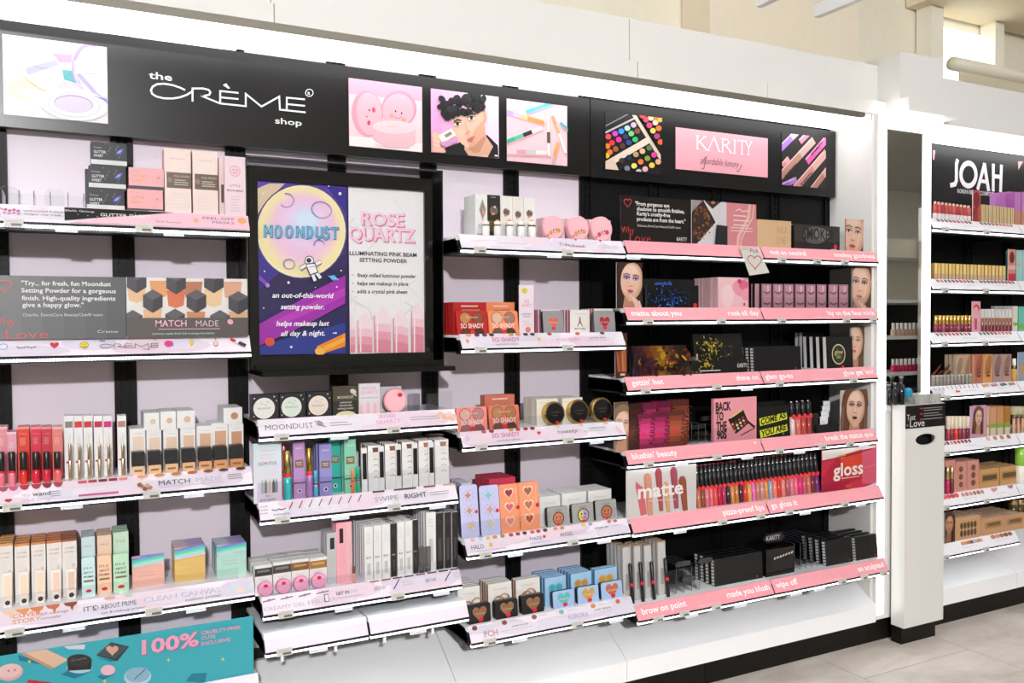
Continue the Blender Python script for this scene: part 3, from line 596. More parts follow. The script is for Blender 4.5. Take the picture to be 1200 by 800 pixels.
# --- bay K : two half shelves per level
KZ = (1.596, 1.370, 1.134, .884, .658, .370); KY = (-.262, -.262, -.262, -.264, -.292, -.318)
KT = {1: ((), (('not so neutral', 903, 0), ('smokey goodness', 972, 0))),
      2: (('matte about you', 738, 0), ('rosé all day', 847, 0), None), 3: 0}
ktexts = [
 ([], [('not so neutral', 'l', 38), ('smokey goodness', 'r', 10)]),
 ([('matte about you', 'l', 22), ('rosé all day', 'r', 14)], [('lay on the faux mink', 'r', 8)]),
 ([("gettin' hot", 'l', 22), ('shine on', 'r', 14)], [('glam go-to', 'l', 14), ("glow get 'em!", 'r', 12)]),
 ([("blushin' beauty", 'l', 22)], [('break the status quo', 'r', 18)]),
 ([('pizza-proof lips', 'r', 14)], [('go gloss it', 'l', 14)]),
 ([('brow on point', 'l', 22), ('made you blush', 'r', 14)], [('wipe off', 'l', 14), ('so sculpted', 'r', 18)])]
kl = ('top pink stripped shelf of the black bay, ', 'pink stripped shelf for false lashes in the black bay, ', 'pink stripped shelf of dark palettes in the black bay, ', 'pink stripped shelf of blush boxes in the black bay, ', 'pink stripped shelf of lip gloss tubes in the black bay, ', 'lowest pink stripped shelf of the black bay, ')
ktg = [((), (.06, .24, .39)), ((.06, .38), (.06, .4, .55)), ((.05, .36), (.05, .44)), ((.06, .36), (.05, .27, .42)), ((.36, .54), (.07, .36)), ((.06, .17, .31), (.32, .44, .55))]
kclip = [((.0,), ()), ((), ()), ((.5,), ()), ((.2, .5), (.15, .5)), ((.17,), (.15, .45)), ((.2, .42), (.08, .2))]
for i in range(6):
    for j in range(2):
        def ka(A, T=ktexts[i][j], i=i, j=j):
            for t, al, off in T:
                v, f, x0, x1, y0, y1 = text_geo(t, .012)
                A.text(t, off if al == 'l' else A.W-off, 33, 22, '#fffafa', al, bold=.018, wid=(x1-x0)*32)
            if i == 3 and j == 0: A.heart(A.W-26, 16, 14, 12, '#fbe4e8')
            for t_ in ktg[i][j][:1]: A.micro(A.W*.42, 42, A.W*.6, 1, 4, 1.6, '#f4c0c8', i)
        shelf('K%d%d' % (i+1, j), UX(6)+SP*2*j+.002, UX(6)+SP*2*(j+1)-.001, KY[i], KZ[i], K_STR, kl[i]+('half by the lavender bay' if j == 0 else 'half by the end panel'), group='pink stripped half shelves of the black bay', tags=ktg[i][j], clips=kclip[i][j], art=ka,
              guards=(((0., .6, .04),) if (i, j) == (1, 1) else ((.0, .42, .05),) if (i, j) == (5, 1) else ((.26, .6, .05),) if (i, j) == (3, 0) else ()))
# --- bay J
JS = [(1092, 255.6), (1092, 326.7), (1092, 389.8), (1092, 452.7), (1108, 516.8), (1107, 579.5), (1107, 637)]
jl = ('topmost', 'second', 'third', 'fourth', 'fifth', 'sixth', 'lowest')
for i, (u, v) in enumerate(JS):
    zt = Py(u, v, -.244).z
    for j in range(2):
        if i >= 4 and j == 0: pass
        def ja(A, i=i, j=j):
            if j: return A.rect(0, 0, 1, 1, '#eee') and None
            r = random.Random(i); pal = ('#c03a4a', '#d05a5a', '#b02a3a', '#8a3a44', '#d87a72', '#6a3a44', '#5a5058')
            if i in (0, 1, 2):
                for h in range(2):
                    for k in range(9 if i != 1 else 10): x = 40+h*285+k*(26 if i != 1 else 25); A.poly([(x, 3), (x+18, 3), (x+24, 14), (x+12, 17)], r.choice(pal))
            elif i == 3:
                for k in range(11): A.line([(20+k*28, 3), (20+k*28, 18)], 4, '#4a3a44' if k > 3 else '#c89aa8')
                A.ell(150, 30, 7, 6, '#c8283a'); A.ell(164, 31, 7, 4, '#d83a4a')
                for k in range(4): A.poly([(330+k*62, 6), (376+k*62, 4), (382+k*62, 16), (338+k*62, 20)], ('#d8a488', '#c88a84', '#5a6070', '#a88490')[k])
            elif i == 4:
                for k in range(8): x = 72+k*24; A.poly([(x, 4), (x+18, 2), (x+22, 16), (x+8, 18)], ('#b83a4a', '#6a2a64', '#f09a6a', '#c84a54', '#c83a4a', '#b8283a', '#6a3a4a', '#8a3a7a')[k])
                for k in range(4): A.ell(380+k*48, 10, 14, 10, ('#ecc0a8', '#d8907c', '#d08070', '#b86a58')[k])
            elif i == 5:
                for k in range(4): A.ell(90+k*26, 10, 15, 10, ('#f07068', '#e84a6a', '#e0344a', '#f05a5a')[k])
                for k in range(6): A.ell(210+k*26, 12, 12, 9, ('#d8a090', '#c88a78', '#d8a898', '#c08070', '#b87868', '#d0a090')[k])
                A.poly([(400, 4), (450, 2), (445, 14), (412, 22)], '#e8a0a0'); A.poly([(520, 2), (570, 0), (550, 16), (530, 16)], '#c87a94')
            else:
                for k in range(9): A.rect(200+k*16, 6, 215+k*16, 20, ('#f0a050', '#e8b070', '#e89060', '#d8603a', '#8a3a2a', '#c8b8e0', '#90d0a8', '#f07a5a', '#e8a888')[k])
                for k in range(5): A.ell(420+k*30, 10, 16, 9, ('#c88a6a', '#e0a888', '#c07a5a', '#8a5a44', '#a06a50')[k])
            A.micro(200, 30, 300, 1, 5, 2, '#b8b4bc', i); A.micro(420, 28, 520, 1, 5, 2, '#b8b4bc', i+9)
        if j and i not in (0, 1, 2, 3, 4, 5): continue
        shelf('J%d%d' % (i+1, j), JX+((.001 if i < 3 else .018) if j == 0 else .607), JX+.604+(.0 if j == 0 else .6), -.27, zt, W_STR, jl[i]+' white stripped shelf of the bay beyond the mirror pillar'+(', second column' if j else ''), group='white stripped shelves beyond the mirror pillar', tags=(.05, .32) if not j else (), art=ja)
# ------------------------------------------------------------------ header boards
class Px2:
    """print canvas on a vertical plane y, addressed in photograph pixels (crop-relative with S)"""
    def __init__(s, x0, z0, x1, z1, y): s.x0, s.z1, s.y = x0, z1, y; s.A = Art(x1-x0, z1-z0, (x1-x0)*1000, (z1-z0)*1000, x0, z0, y); s.ox = s.oy = 0; s.k = 1.; s.sc = 1.
    def crop(s, ox, oy, k):
        s.ox, s.oy, s.k = ox, oy, k; a = s.q(0, 0); b_ = s.q(100, 0); s.sc = math.hypot(b_[0]-a[0], b_[1]-a[1])/100; return s
    def q(s, a, b_):
        p = Py(s.ox+a/s.k, s.oy+b_/s.k, s.y); return ((p.x-s.x0)*1000, (s.z1-p.z)*1000)
    def Q(s, pts): return [s.q(*p) for p in pts]
    def poly(s, pts, c): s.A.poly(s.Q(pts)[::-1] if 0 else s.Q(pts), c); return s
    def line(s, pts, t, c): s.A.line(s.Q(pts), t*s.sc, c); return s
    def ell(s, x, y, rx, ry, c, rot=0., n=20):
        cc, d = math.cos(rot), math.sin(rot)
        return s.poly([(x+rx*math.cos(t)*cc-ry*math.sin(t)*d, y+rx*math.cos(t)*d+ry*math.sin(t)*cc) for t in (-2*PI*k/n for k in range(n))], c)
    def ring(s, x, y, rx, ry, t, c, a0=0, a1=360, rot=0., n=22):
        cc, d = math.cos(rot), math.sin(rot); P = []
        for k in range(n+1):
            a = math.radians(a0+(a1-a0)*k/n); P.append((x+rx*math.cos(a)*cc-ry*math.sin(a)*d, y+rx*math.cos(a)*d+ry*math.sin(a)*cc))
        return s.line(P, t, c)
    def text(s, t, x, y, h, c, al='l', bold=0., wid=None, shear=0.):
        p = s.q(x, y); s.A.text(t, p[0], p[1], h*s.sc, c, al, bold, None if wid is None else wid*s.sc, shear); return s
def picture(par, px, base, fn, y, name='picture'):
    """thin printed panel from four pixel corners, art by fn(Px2)"""
    P = [Py(u, v, y) for u, v in px]; x0 = (P[0].x+P[3].x)/2; x1 = (P[1].x+P[2].x)/2; z1 = (P[0].z+P[1].z)/2; z0 = (P[2].z+P[3].z)/2
    o = MB().box(x0, y-.002, z0, x1, y, z1, base).build(name, 'ink', par); o.location = -par.location
    c = Px2(x0, z0, x1, z1, y-.0021); fn(c); c.A.build('print', o); return o
HY = -.05
h1 = tag(empty('header_sign', (.6, HY, 1.975)), 'long black header board with white line logo and four product pictures', 'sign')
part('board', 'head', (-.6, HY, 1.838, 1.658, -.016, 2.1115, '#0a0808'), p=h1)
h2 = tag(empty('header_sign', (2.27, HY, 1.975)), 'black header board with pink name plate between palette and lip gloss pictures', 'sign')
part('board', 'head', (1.6615, HY, 1.836, 2.877, -.016, 2.1115, '#0a0808'), p=h2)
c = Px2(-.2, 1.838, 1.658, 2.1115, HY-.0003).crop(170, 70, 5)
W_ = '#f3f1f2'
c.text('the', 22, 108, 44, W_, wid=136, bold=.012)
c.A.build('lettering', h1).location = -h1.location; c = Px2(-.2, 1.838, 1.658, 2.1115, HY-.0003).crop(170, 70, 5)
T = 11
c.line([(232, 176), (205, 163), (160, 148), (110, 140), (70, 143), (45, 157), (34, 178), (42, 200), (68, 216), (110, 226), (160, 227), (205, 220), (245, 205), (276, 186)], T, W_)
c.line([(278, 242), (278, 168), (340, 168), (372, 176), (383, 190), (376, 205), (350, 211), (322, 208), (440, 256), (590, 272), (590, 200), (682, 274), (786, 216), (790, 292), (938, 308)], T, W_)
c.line([(440, 256), (440, 183), (545, 194)], T, W_); c.line([(440, 220), (545, 230)], T, W_); c.poly([(455, 148), (475, 138), (498, 168), (486, 169)], W_)
c.line([(830, 296), (830, 222), (934, 232)], T, W_); c.line([(830, 260), (934, 270)], T, W_)
c.ring(962, 194, 22, 21, 5, W_); c.text('R', 953, 205, 20, W_, bold=.03)
c.A.build('lettering', h1).location = -h1.location; c = Px2(-.2, 1.838, 1.658, 2.1115, HY-.0003).crop(170, 70, 5)
c.text('shop', 762, 372, 40, W_, wid=178, bold=.012)
c.A.build('lettering', h1).location = -h1.location
def pic1(c):
    c.crop(0, 0, 8)
    c.poly([(20, 320), (1000, 450), (1016, 1160), (40, 1075)], '#dedbdb'); c.ell(330, 830, 270, 110, '#e8e0b8'); c.ell(420, 890, 270, 60, '#e6e0cc', .1)
    c.poly([(380, 370), (720, 410), (1000, 450), (1000, 560), (700, 520), (420, 470)], '#f2ccd4')
    c.poly([(480, 500), (680, 515), (670, 590), (545, 585)], '#f09ab4'); c.poly([(560, 585), (690, 590), (700, 650), (580, 645)], '#f3e4ee')
    c.poly([(585, 655), (690, 665), (760, 790), (600, 745)], '#49aab2'); c.poly([(580, 760), (740, 790), (700, 850), (590, 820)], '#c8c2d8')
    c.ell(880, 560, 120, 130, '#dcd9e2', .3); c.ell(960, 780, 70, 130, '#e9e6ec'); c.ell(870, 660, 110, 30, '#d8d0e4')
    c.ring(840, 640, 150, 220, 34, '#a993dc', 150, 290); c.ring(850, 640, 150, 220, 24, '#c9bcee', 120, 200); c.line([(740, 700), (900, 880), (1000, 960)], 40, '#b5a4e2'); c.line([(780, 690), (930, 860), (1000, 900)], 18, '#f1eef8')
    c.ell(385, 640, 205, 170, '#e8c4ac', .6); c.ell(385, 635, 196, 160, '#e6e4ea', .6); c.ell(370, 560, 150, 90, '#cfcdd8', .2); c.ell(450, 740, 130, 110, '#efedf1', .1)
    c.poly([(235, 640), (520, 560), (555, 610), (258, 706)], '#b4b0c6'); c.text('Creme', 330, 640, 26, '#8d88a4', wid=130)
    c.ell(690, 980, 320, 150, '#e9e7ea', .12); c.ell(690, 985, 250, 118, '#c4c1cc', .1); c.ell(690, 985, 240, 108, '#e4e1e7', .1); c.ell(690, 975, 185, 82, '#9f8fae', .1); c.ell(690, 980, 178, 76, '#cfc2dc', .1)
    c.line([(455, 850), (540, 820)], 30, '#e8e6ec')
    for i in range(3): c.line([(880+30*i, 900+10*i), (1000, 950-10*i)], 6, '#8a76c8')
picture(h1, [(2.3, 40), (124.7, 55.5), (127, 145), (5, 134.5)], '#f3f1f0', pic1, HY)
def pic2(c):
    c.crop(400, 85, 4.444)
    c.poly([(35, 28), (420, 75), (420, 420), (42, 380)], '#eea6bc'); c.poly([(40, 110), (420, 150), (420, 415), (42, 380)], '#e9ccd2'); c.poly([(42, 330), (420, 370), (420, 415), (42, 380)], '#f1e6e6')
    c.ell(135, 215, 82, 122, '#e39aac', -.1); c.ell(145, 215, 66, 112, '#efb4c2', -.1); c.ell(300, 190, 92, 95, '#e294a8'); c.ell(296, 196, 82, 86, '#eeb2c0')
    c.ell(168, 195, 9, 14, '#e0506a'); c.ell(143, 262, 9, 13, '#d64a62'); c.ell(145, 196, 4, 6, '#3a2a30'); c.ell(132, 230, 3, 5, '#8a2a3a')
    c.ell(282, 202, 4, 6, '#3a2a30'); c.ell(313, 212, 4, 6, '#3a2a30'); c.ell(262, 226, 11, 10, '#f0a080'); c.ell(325, 246, 11, 10, '#f0a080'); c.ring(295, 225, 18, 14, 3, '#b06a70', 20, 160)
    c.poly([(165, 270), (385, 290), (384, 370), (340, 392), (230, 388), (165, 345)], '#eab8c2'); c.ell(275, 285, 112, 34, '#f2ccd2', .05); c.ell(265, 280, 30, 7, '#f2c9b4'); c.ring(275, 365, 106, 24, 3, '#e9bcc4', 10, 170)
picture(h1, [(408, 91.5), (494, 102), (495, 178.5), (409.5, 171)], '#f4b6c8', pic2, HY)
def pic3(c):
    c.crop(400, 85, 4.444)
    for i, col in enumerate(ramp('#eaa2d2', '#f6d2e6', 6)): c.poly([(464+i*60, 80), (524+i*60, 90), (524+i*60, 445), (464+i*60, 430)], col)
    c.poly([(545, 390), (640, 355), (760, 325), (815, 380), (818, 445), (520, 430)], '#1b1a1d')
    c.poly([(640, 400), (650, 300), (745, 270), (752, 330), (790, 385), (760, 442), (665, 436)], '#dba88e'); c.poly([(660, 395), (745, 330), (752, 345), (720, 415), (690, 420)], '#c78f76')
    c.ell(740, 232, 16, 40, '#dfa98e')
    c.poly([(568, 235), (590, 205), (690, 175), (735, 200), (745, 290), (722, 350), (690, 385), (655, 392), (622, 368), (592, 318)], '#eec1a9')
    c.poly([(690, 300), (745, 240), (745, 290), (722, 350), (690, 385), (660, 392)], '#dca88f')
    R = random.Random(3)
    for i in range(46):
        a = R.random()*2*PI; rr = R.random()**.5; c.ell(625+105*rr*math.cos(a), 165+55*rr*math.sin(a)-14*math.cos(a), R.uniform(16, 30), R.uniform(14, 24), R.choice(['#161518', '#1e1c20', '#121113', '#2a282d']), R.random()*3, n=10)
    for x, y in ((530, 215), (515, 180), (545, 235), (520, 140), (735, 140), (728, 185), (570, 225), (660, 205), (600, 215), (700, 195)): c.ell(x, y, 22, 16, '#18171a', R.random()*3, 10)
    c.line([(582, 258), (600, 248), (618, 252)], 8, '#241e1e'); c.line([(648, 228), (668, 214), (692, 218)], 8, '#241e1e')
    for x, y in ((600, 270), (672, 240)): c.ell(x, y, 17, 9, '#f3ebe6', -.2); c.ell(x, y, 8, 8, '#1c1616'); c.line([(x-18, y-4), (x, y-10), (x+18, y-6)], 4, '#1c1616')
    c.line([(640, 262), (650, 305)], 5, '#d09c84'); c.ell(654, 312, 15, 8, '#d9a48a', -.3); c.poly([(648, 350), (668, 338), (692, 334), (676, 358), (660, 362)], '#c86a6a')
    c.poly([(468, 320), (490, 312), (512, 330), (510, 395), (540, 410), (530, 428), (470, 420)], '#e9b9a0')
    for y in (330, 352, 374): c.line([(475, y), (505, y+14)], 10, '#efc7b0')
    c.poly([(500, 330), (570, 292), (592, 330), (520, 372)], '#f3e6da'); c.poly([(530, 328), (562, 310), (572, 324), (540, 342)], '#8a8478'); c.poly([(500, 372), (575, 345), (600, 340), (600, 362), (540, 392)], '#d59ac6')
    c.rect = None; c.poly([(792, 430), (808, 432), (808, 440), (792, 438)], '#e8e8e8')
picture(h1, [(504.5, 104), (583.6, 113.5), (584.4, 186.5), (505.4, 177.5)], '#eaa2d2', pic3, HY)
def pic4(c):
    c.crop(400, 85, 4.444); c.poly([(860, 135), (1175, 178), (1175, 490), (862, 458)], '#f4c9d2')
    def pen(a, b_, t, cols):
        n = len(cols)
        c.line([(a[0]+4, a[1]+10), (b_[0]+4, b_[1]+10)], t, '#e9a8b6')
        for i, col in enumerate(cols):
            f = lambda q: (a[0]+(b_[0]-a[0])*q, a[1]+(b_[1]-a[1])*q); c.line([f(i/n), f((i+1)/n)], t, col)
    pen((965, 205), (1110, 155), 22, ['#57c4cc', '#6cced4', '#57c4cc']); pen((862, 205), (1050, 262), 24, ['#b9a6e0', '#cdbdea', '#e9c98a', '#f0a050', '#ee9a48'])
    pen((862, 360), (1040, 290), 22, ['#33b18c', '#55c4a0', '#2a2a2c', '#dcdcdc']); pen((1075, 200), (1080, 430), 20, ['#f0dcd0', '#e6e0c0', '#58584c', '#f0e8e0'])
    pen((1100, 230), (1165, 415), 18, ['#f2a070', '#f4b27c', '#e9e2d2', '#f0efe9']); pen((866, 412), (1065, 418), 24, ['#ecd0d2', '#dba8b0', '#c9c9c9', '#e4e4e2']); pen((1100, 470), (1125, 370), 20, ['#b9bcb0', '#f0a050', '#f0a858']); pen((1140, 265), (1175, 295), 16, ['#4ab8c4', '#4ab8c4'])
picture(h1, [(593.5, 115), (664.2, 125), (664.4, 195), (594, 188)], '#f4c9d2', pic4, HY)
# second header
def pic5(c):
    c.crop(690, 110, 3.43); c.poly([(65, 80), (288, 90), (288, 322), (65, 305)], '#121114')
    c.line([(65, 130), (160, 80)], 3, '#8a8888'); c.line([(68, 155), (190, 95)], 6, '#b9b0b4'); c.line([(182, 85), (290, 260)], 14, '#d9c4b0'); c.line([(60, 290), (240, 185)], 22, '#e4d2c0'); c.poly([(65, 275), (100, 262), (120, 306), (65, 305)], '#dcc8b4')
    S = [(78, 172, '#f04a4a'), (105, 160, '#c83ac0'), (130, 150, '#3a90e8'), (154, 138, '#a8e4ea'), (179, 125, '#c8a8c8'), (92, 197, '#e82838'), (119, 184, '#f02a9a'), (146, 172, '#22306a'), (169, 160, '#6ac86a'), (193, 150, '#7a4a3a'), (73, 210, '#f07a2a'), (106, 222, '#9a5a34'), (133, 210, '#5a3028'), (159, 196, '#28408a'), (184, 184, '#28b86a'), (82, 235, '#f0722a'), (70, 248, '#e8c020'), (131, 270, '#3a2420'), (158, 258, '#1c2a44'), (186, 244, '#b8946a'), (212, 231, '#f0b890'), (239, 218, '#5a7a4a'), (205, 274, '#f0763a'), (232, 260, '#8aa03a'), (258, 246, '#d83a9a'), (178, 290, '#e8e060'), (150, 300, '#7a8090'), (222, 303, '#e8b8c0'), (249, 288, '#f0d040'), (274, 274, '#f0a888'), (196, 314, '#cfcfcf'), (225, 105, '#e83a5a'), (245, 98, '#e8c89a'), (268, 100, '#f06a3a'), (238, 128, '#f03a7a'), (262, 117, '#f0c0a0'), (280, 105, '#e8a03a'), (252, 150, '#f0c050'), (275, 140, '#f0702a'), (268, 172, '#b03a7a'), (282, 195, '#e8603a'), (210, 90, '#d83a3a')]
    for x, y, col in S: c.ell(x, y, 13, 12.5, '#0a0a0a'); c.ell(x, y, 11.5, 11, col)
picture(h2, [(709, 133.5), (773.8, 136.5), (773.8, 203.5), (709, 198.5)], '#121114', pic5, HY)
def pic6(c):
    c.crop(690, 110, 3.43); c.poly([(348, 134), (718, 178), (718, 336), (348, 302)], '#efa9b6')
    t, H_ = 5, '#fbf6f6'
    def stroke(P, tt=t): c.line(P, tt, H_)
    def serif(x, y, w_=13): c.line([(x-w_/2, y), (x+w_/2, y+1.5)], 2.4, H_)
    stroke([(437, 168), (436, 219)], 6); serif(437, 167); serif(436, 220); stroke([(438, 198), (466, 172)], 3); stroke([(446, 192), (472, 223)], 6); serif(466, 171); serif(473, 224)
    stroke([(480, 226), (502, 174)], 3); stroke([(502, 174), (524, 231)], 6.5); serif(480, 227); serif(524, 232)
    stroke([(538, 180), (537, 232)], 6); serif(537, 180); serif(537, 233); stroke([(538, 181), (556, 184), (562, 194), (556, 204), (540, 206)], 4); stroke([(548, 206), (570, 236)], 6); serif(571, 237)
    stroke([(585, 186), (584, 238)], 6); serif(585, 185); serif(584, 239)
    stroke([(598, 188), (630, 191)], 3.4); stroke([(614, 190), (613, 241)], 6); stroke([(598, 187), (597, 196)], 2.5); stroke([(630, 191), (630, 200)], 2.5); serif(613, 242)
    stroke([(628, 190), (640, 218)], 5); stroke([(651, 193), (640, 218), (639, 244)], 4); serif(628, 190, 9); serif(651, 194, 9); serif(639, 245)
    c.text('affordable luxury', 445, 280, 26, '#4a2a34', wid=178, shear=.3, bold=-.012)
    c.line([(470, 250), (460, 300), (452, 302)], 2.4, '#4a2a34'); c.line([(612, 285), (600, 312), (592, 310)], 2.4, '#4a2a34'); c.line([(575, 268), (640, 285)], 1.6, '#4a2a34') if 0 else None
picture(h2, [(791.6, 149.3), (899.3, 162), (899.3, 207.8), (791.6, 198.2)], '#efa9b6', pic6, HY, name='name_plate')
def pic7(c):
    c.crop(690, 110, 3.43); c.poly([(774, 155), (950, 180), (950, 380), (774, 366)], '#1d191b')
    def tube(a, b_, t, body, cap, txt=None):
        m_ = ((a[0]*.35+b_[0]*.65), (a[1]*.35+b_[1]*.65)); c.line([a, m_], t, body); c.line([m_, b_], t, cap); c.line([(a[0]-t*.3, a[1]-t*.2), (b_[0]-t*.3, b_[1]-t*.2)], 3, '#e9d8d2')
    tube((760, 230), (850, 140), 26, '#a878d8', '#c9b8e0'); tube((770, 330), (900, 190), 30, '#b98878', '#c9a8a0'); tube((880, 268), (965, 170), 28, '#e05aa8', '#e56cb0'); tube((820, 390), (950, 240), 30, '#c88a80', '#d8a49c'); tube((780, 285), (800, 262), 20, '#e08a90', '#e8a8a8'); tube((900, 380), (970, 290), 26, '#b87a6c', '#d8a8a0'); tube((770, 372), (830, 345), 22, '#8a5ac0', '#a878c8'); tube((850, 190), (900, 140), 22, '#d88aa0', '#e4a8b0')
    A = c.A; n = A.n
    for s_, x, y, rot in (('KARITY', 786, 338, 46), ('KARITY', 893, 250, 49), ('KARITY', 850, 372, 48)):
        A.n += 1; v, f, x0, x1, y0, y1 = text_geo(s_, .03); k = 20; th = math.radians(rot)
        P = [c.q(x+((p[0]-x0)*math.cos(th)-p[1]*math.sin(-th)*-1*0)*k*1.0+(-p[1]*math.sin(th)*0)+((p[0]-x0)*0), y-((p[0]-x0)*math.sin(th)*k)-p[1]*k*.9) for p in v]
        A.mb.add([A._p(*p) for p in P], f, '#33222a')
picture(h2, [(915.7, 155.5), (967, 161.5), (967, 221.5), (915.7, 216.5)], '#1d191b', pic7, HY)
# neighbouring header
h3 = tag(empty('header_sign', (3.9, HY, 1.97)), 'black header board with large rounded white capitals beyond the mirror pillar', 'sign')
part('board', 'head', (3.215, HY, 1.80, 4.43, -.016, 2.115, '#0a0808'), p=h3)
c = Px2(3.215, 1.80, 4.43, 2.115, HY-.0003).crop(1085, 170, 10.39); V = '#e9e6ec'
c.line([(385, 185), (372, 230), (372, 430), (355, 475), (305, 488)], 38, V); c.ring(518, 358, 92, 138, 42, V, n=30)
c.line([(712, 235), (632, 530)], 36, V); c.line([(712, 235), (762, 545)], 40, V); c.line([(660, 435), (745, 448)], 30, V)
c.line([(820, 240), (818, 550)], 38, V); c.line([(918, 252), (908, 558)], 38, V); c.line([(820, 378), (915, 388)], 34, V)
c.A.build('lettering', h3).location = -h3.location; c = Px2(3.215, 1.80, 4.43, 2.115, HY-.0003).crop(1085, 170, 10.39)
c.text('KOREAN BEAUTY COSMETICS', 386, 580, 34, V, wid=480, bold=.01)
c.A.build('tagline', h3).location = -h3.location; c = Px2(3.215, 1.80, 4.43, 2.115, HY-.0003).crop(1085, 170, 10.39)
c.poly([(85, 60), (115, 65), (100, 180), (85, 175)], '#eea8ae'); c.poly([(1122, 198), (1182, 200), (1126, 302)], '#eea8a4')
c.A.build('corner_mark', h3).location = -h3.location
# ------------------------------------------------------------------ lit poster in its black frame
TVY = -.10
tv = tag(empty('poster_frame', (.747, TVY, 1.17)), 'black framed poster, galaxy artwork beside white marble, in a clear acrylic case', 'poster')
PXL, PXR, PZB, PZT = .492, 1.004, 1.230, 1.735
part('backing', 'satin', (.470, TVY+.004, 1.19, 1.03, -.0155, 1.775, '#0d0d0e'), p=tv)
for bx in ((.466, TVY-.012, 1.19, PXL, TVY+.004, 1.775), (PXR, TVY-.012, 1.19, 1.03, TVY+.004, 1.775), (PXL, TVY-.012, PZT, PXR, TVY+.004, 1.775), (PXL, TVY-.012, 1.185, PXR, TVY+.004, PZB)):
    part('frame_bar', 'gloss', (*bx, '#121111'), p=tv)
part('ledge', 'gloss', (.478, -.225, 1.176, 1.056, -.0155, 1.190, '#0d0d0e'), p=tv)
part('apron', 'gloss', (.478, TVY-.03, 1.190, 1.056, TVY-.012, 1.205, '#0d0d0e'), p=tv)
for x in (.455, 1.053): part('side_fin', 'frost', (x, -.135, 1.19, x+.004, -.0155, 1.80, '#fff'), p=tv)
part('top_fin', 'frost', (.455, -.135, 1.795, 1.057, -.0155, 1.80, '#fff'), p=tv)
pl = part('galaxy_print', 'ink', (PXL, TVY-.001, PZB, .762, TVY+.003, PZT, '#241a4a'), p=tv)
c = Px2(PXL, PZB, .762, PZT, TVY-.0012).crop(280, 180, 4.28)
for i, col in enumerate(ramp('#5a3fb0', '#2a2050', 8)+ramp('#2a2050', '#262a66', 8)): c.poly([(80, 130+i*60), (540, 150+i*60), (540, 220+i*60), (80, 200+i*60)], col)
c.poly([(90, 430), (200, 600), (90, 690)], '#3b2a8a'); c.poly([(440, 165), (540, 175), (540, 300)], '#33268a')
c.poly([(80, 180), (150, 150), (230, 150), (120, 260), (85, 320)], '#dcc4a4')
for i, r_ in enumerate((236, 231, 226)): c.ell(312, 390, 222*r_/231, r_, ('#6a5a90', '#f6eec8', '#f4e6b8')[i], n=36)
for i in range(12):
    f = i/11; c.ell(312+26*f, 386-46*f, 216*(1-f*.8), 222*(1-f*.8), ('#f3e6a8', '#f4e2b4', '#f3d9c4', '#f1cfd4', '#f0c8de', '#efc6e4', '#eec9e8', '#eccdec', '#e8d2f0', '#e0d8f4', '#d8e0f8', '#d6e6fa')[i], n=34)
for x, y, rx, ry, a0, a1 in ((237, 235, 36, 34, -120, 120), (412, 283, 50, 40, 0, 360), (400, 460, 26, 26, 160, 330), (250, 555, 28, 24, 0, 360)): c.ring(x, y, rx, ry, 7, '#8f7ab4', a0, a1, .3); c.ring(x+3, y+3, rx*.9, ry*.9, 3, '#c8b8dc', a0, a1, .3)
c.ring(312, 390, 228, 236, 3, '#4a3a6a', 200, 420)
for d, col, tk in ((3, '#2a7fd0', 17), (1, '#45b4dc', 14), (0, '#d4f0f4', 9), (0, '#14788c', 4.5)):
    kx = d
    def L_(P, kx=kx, col=col, tk=tk): c.line([(x+kx, y+kx) for x, y in P], tk, col)
    L_([(126, 415), (126, 359)]); L_([(126, 360), (142, 394)]); L_([(142, 394), (158, 362)]); L_([(158, 360), (158, 416)])
    for x in (192, 247): c.ring(x+kx, 390+kx, 15, 27, tk, col)
    L_([(286, 416), (286, 364)]); L_([(287, 366), (315, 416)]); L_([(316, 418), (316, 366)]); L_([(338, 420), (338, 366), (356, 370), (363, 392), (356, 416), (338, 420)])
    L_([(384, 368), (384, 408), (396, 422), (410, 410), (410, 370)]); L_([(446, 378), (434, 368), (424, 378), (430, 392), (444, 402), (444, 418), (432, 426), (420, 416)]); L_([(458, 372), (494, 374)]); L_([(476, 374), (476, 426)])
# astronaut
c.ell(348, 538, 24, 25, '#2a2440'); c.ell(348, 538, 20, 21, '#f1eff4'); c.ell(346, 536, 12, 12, '#2b2b38')
for P in ([(330, 560), (306, 575)], [(378, 556), (402, 545)], [(362, 600), (376, 635)], [(382, 595), (402, 622)]): c.line(P, 22, '#2a2440'); c.line(P, 17, '#efecf2')
c.poly([(328, 552), (378, 548), (392, 598), (350, 612)], '#2a2440'); c.poly([(333, 557), (374, 553), (387, 594), (353, 606)], '#f3f1f5'); c.line([(348, 570), (372, 566)], 6, '#b8b2c8')
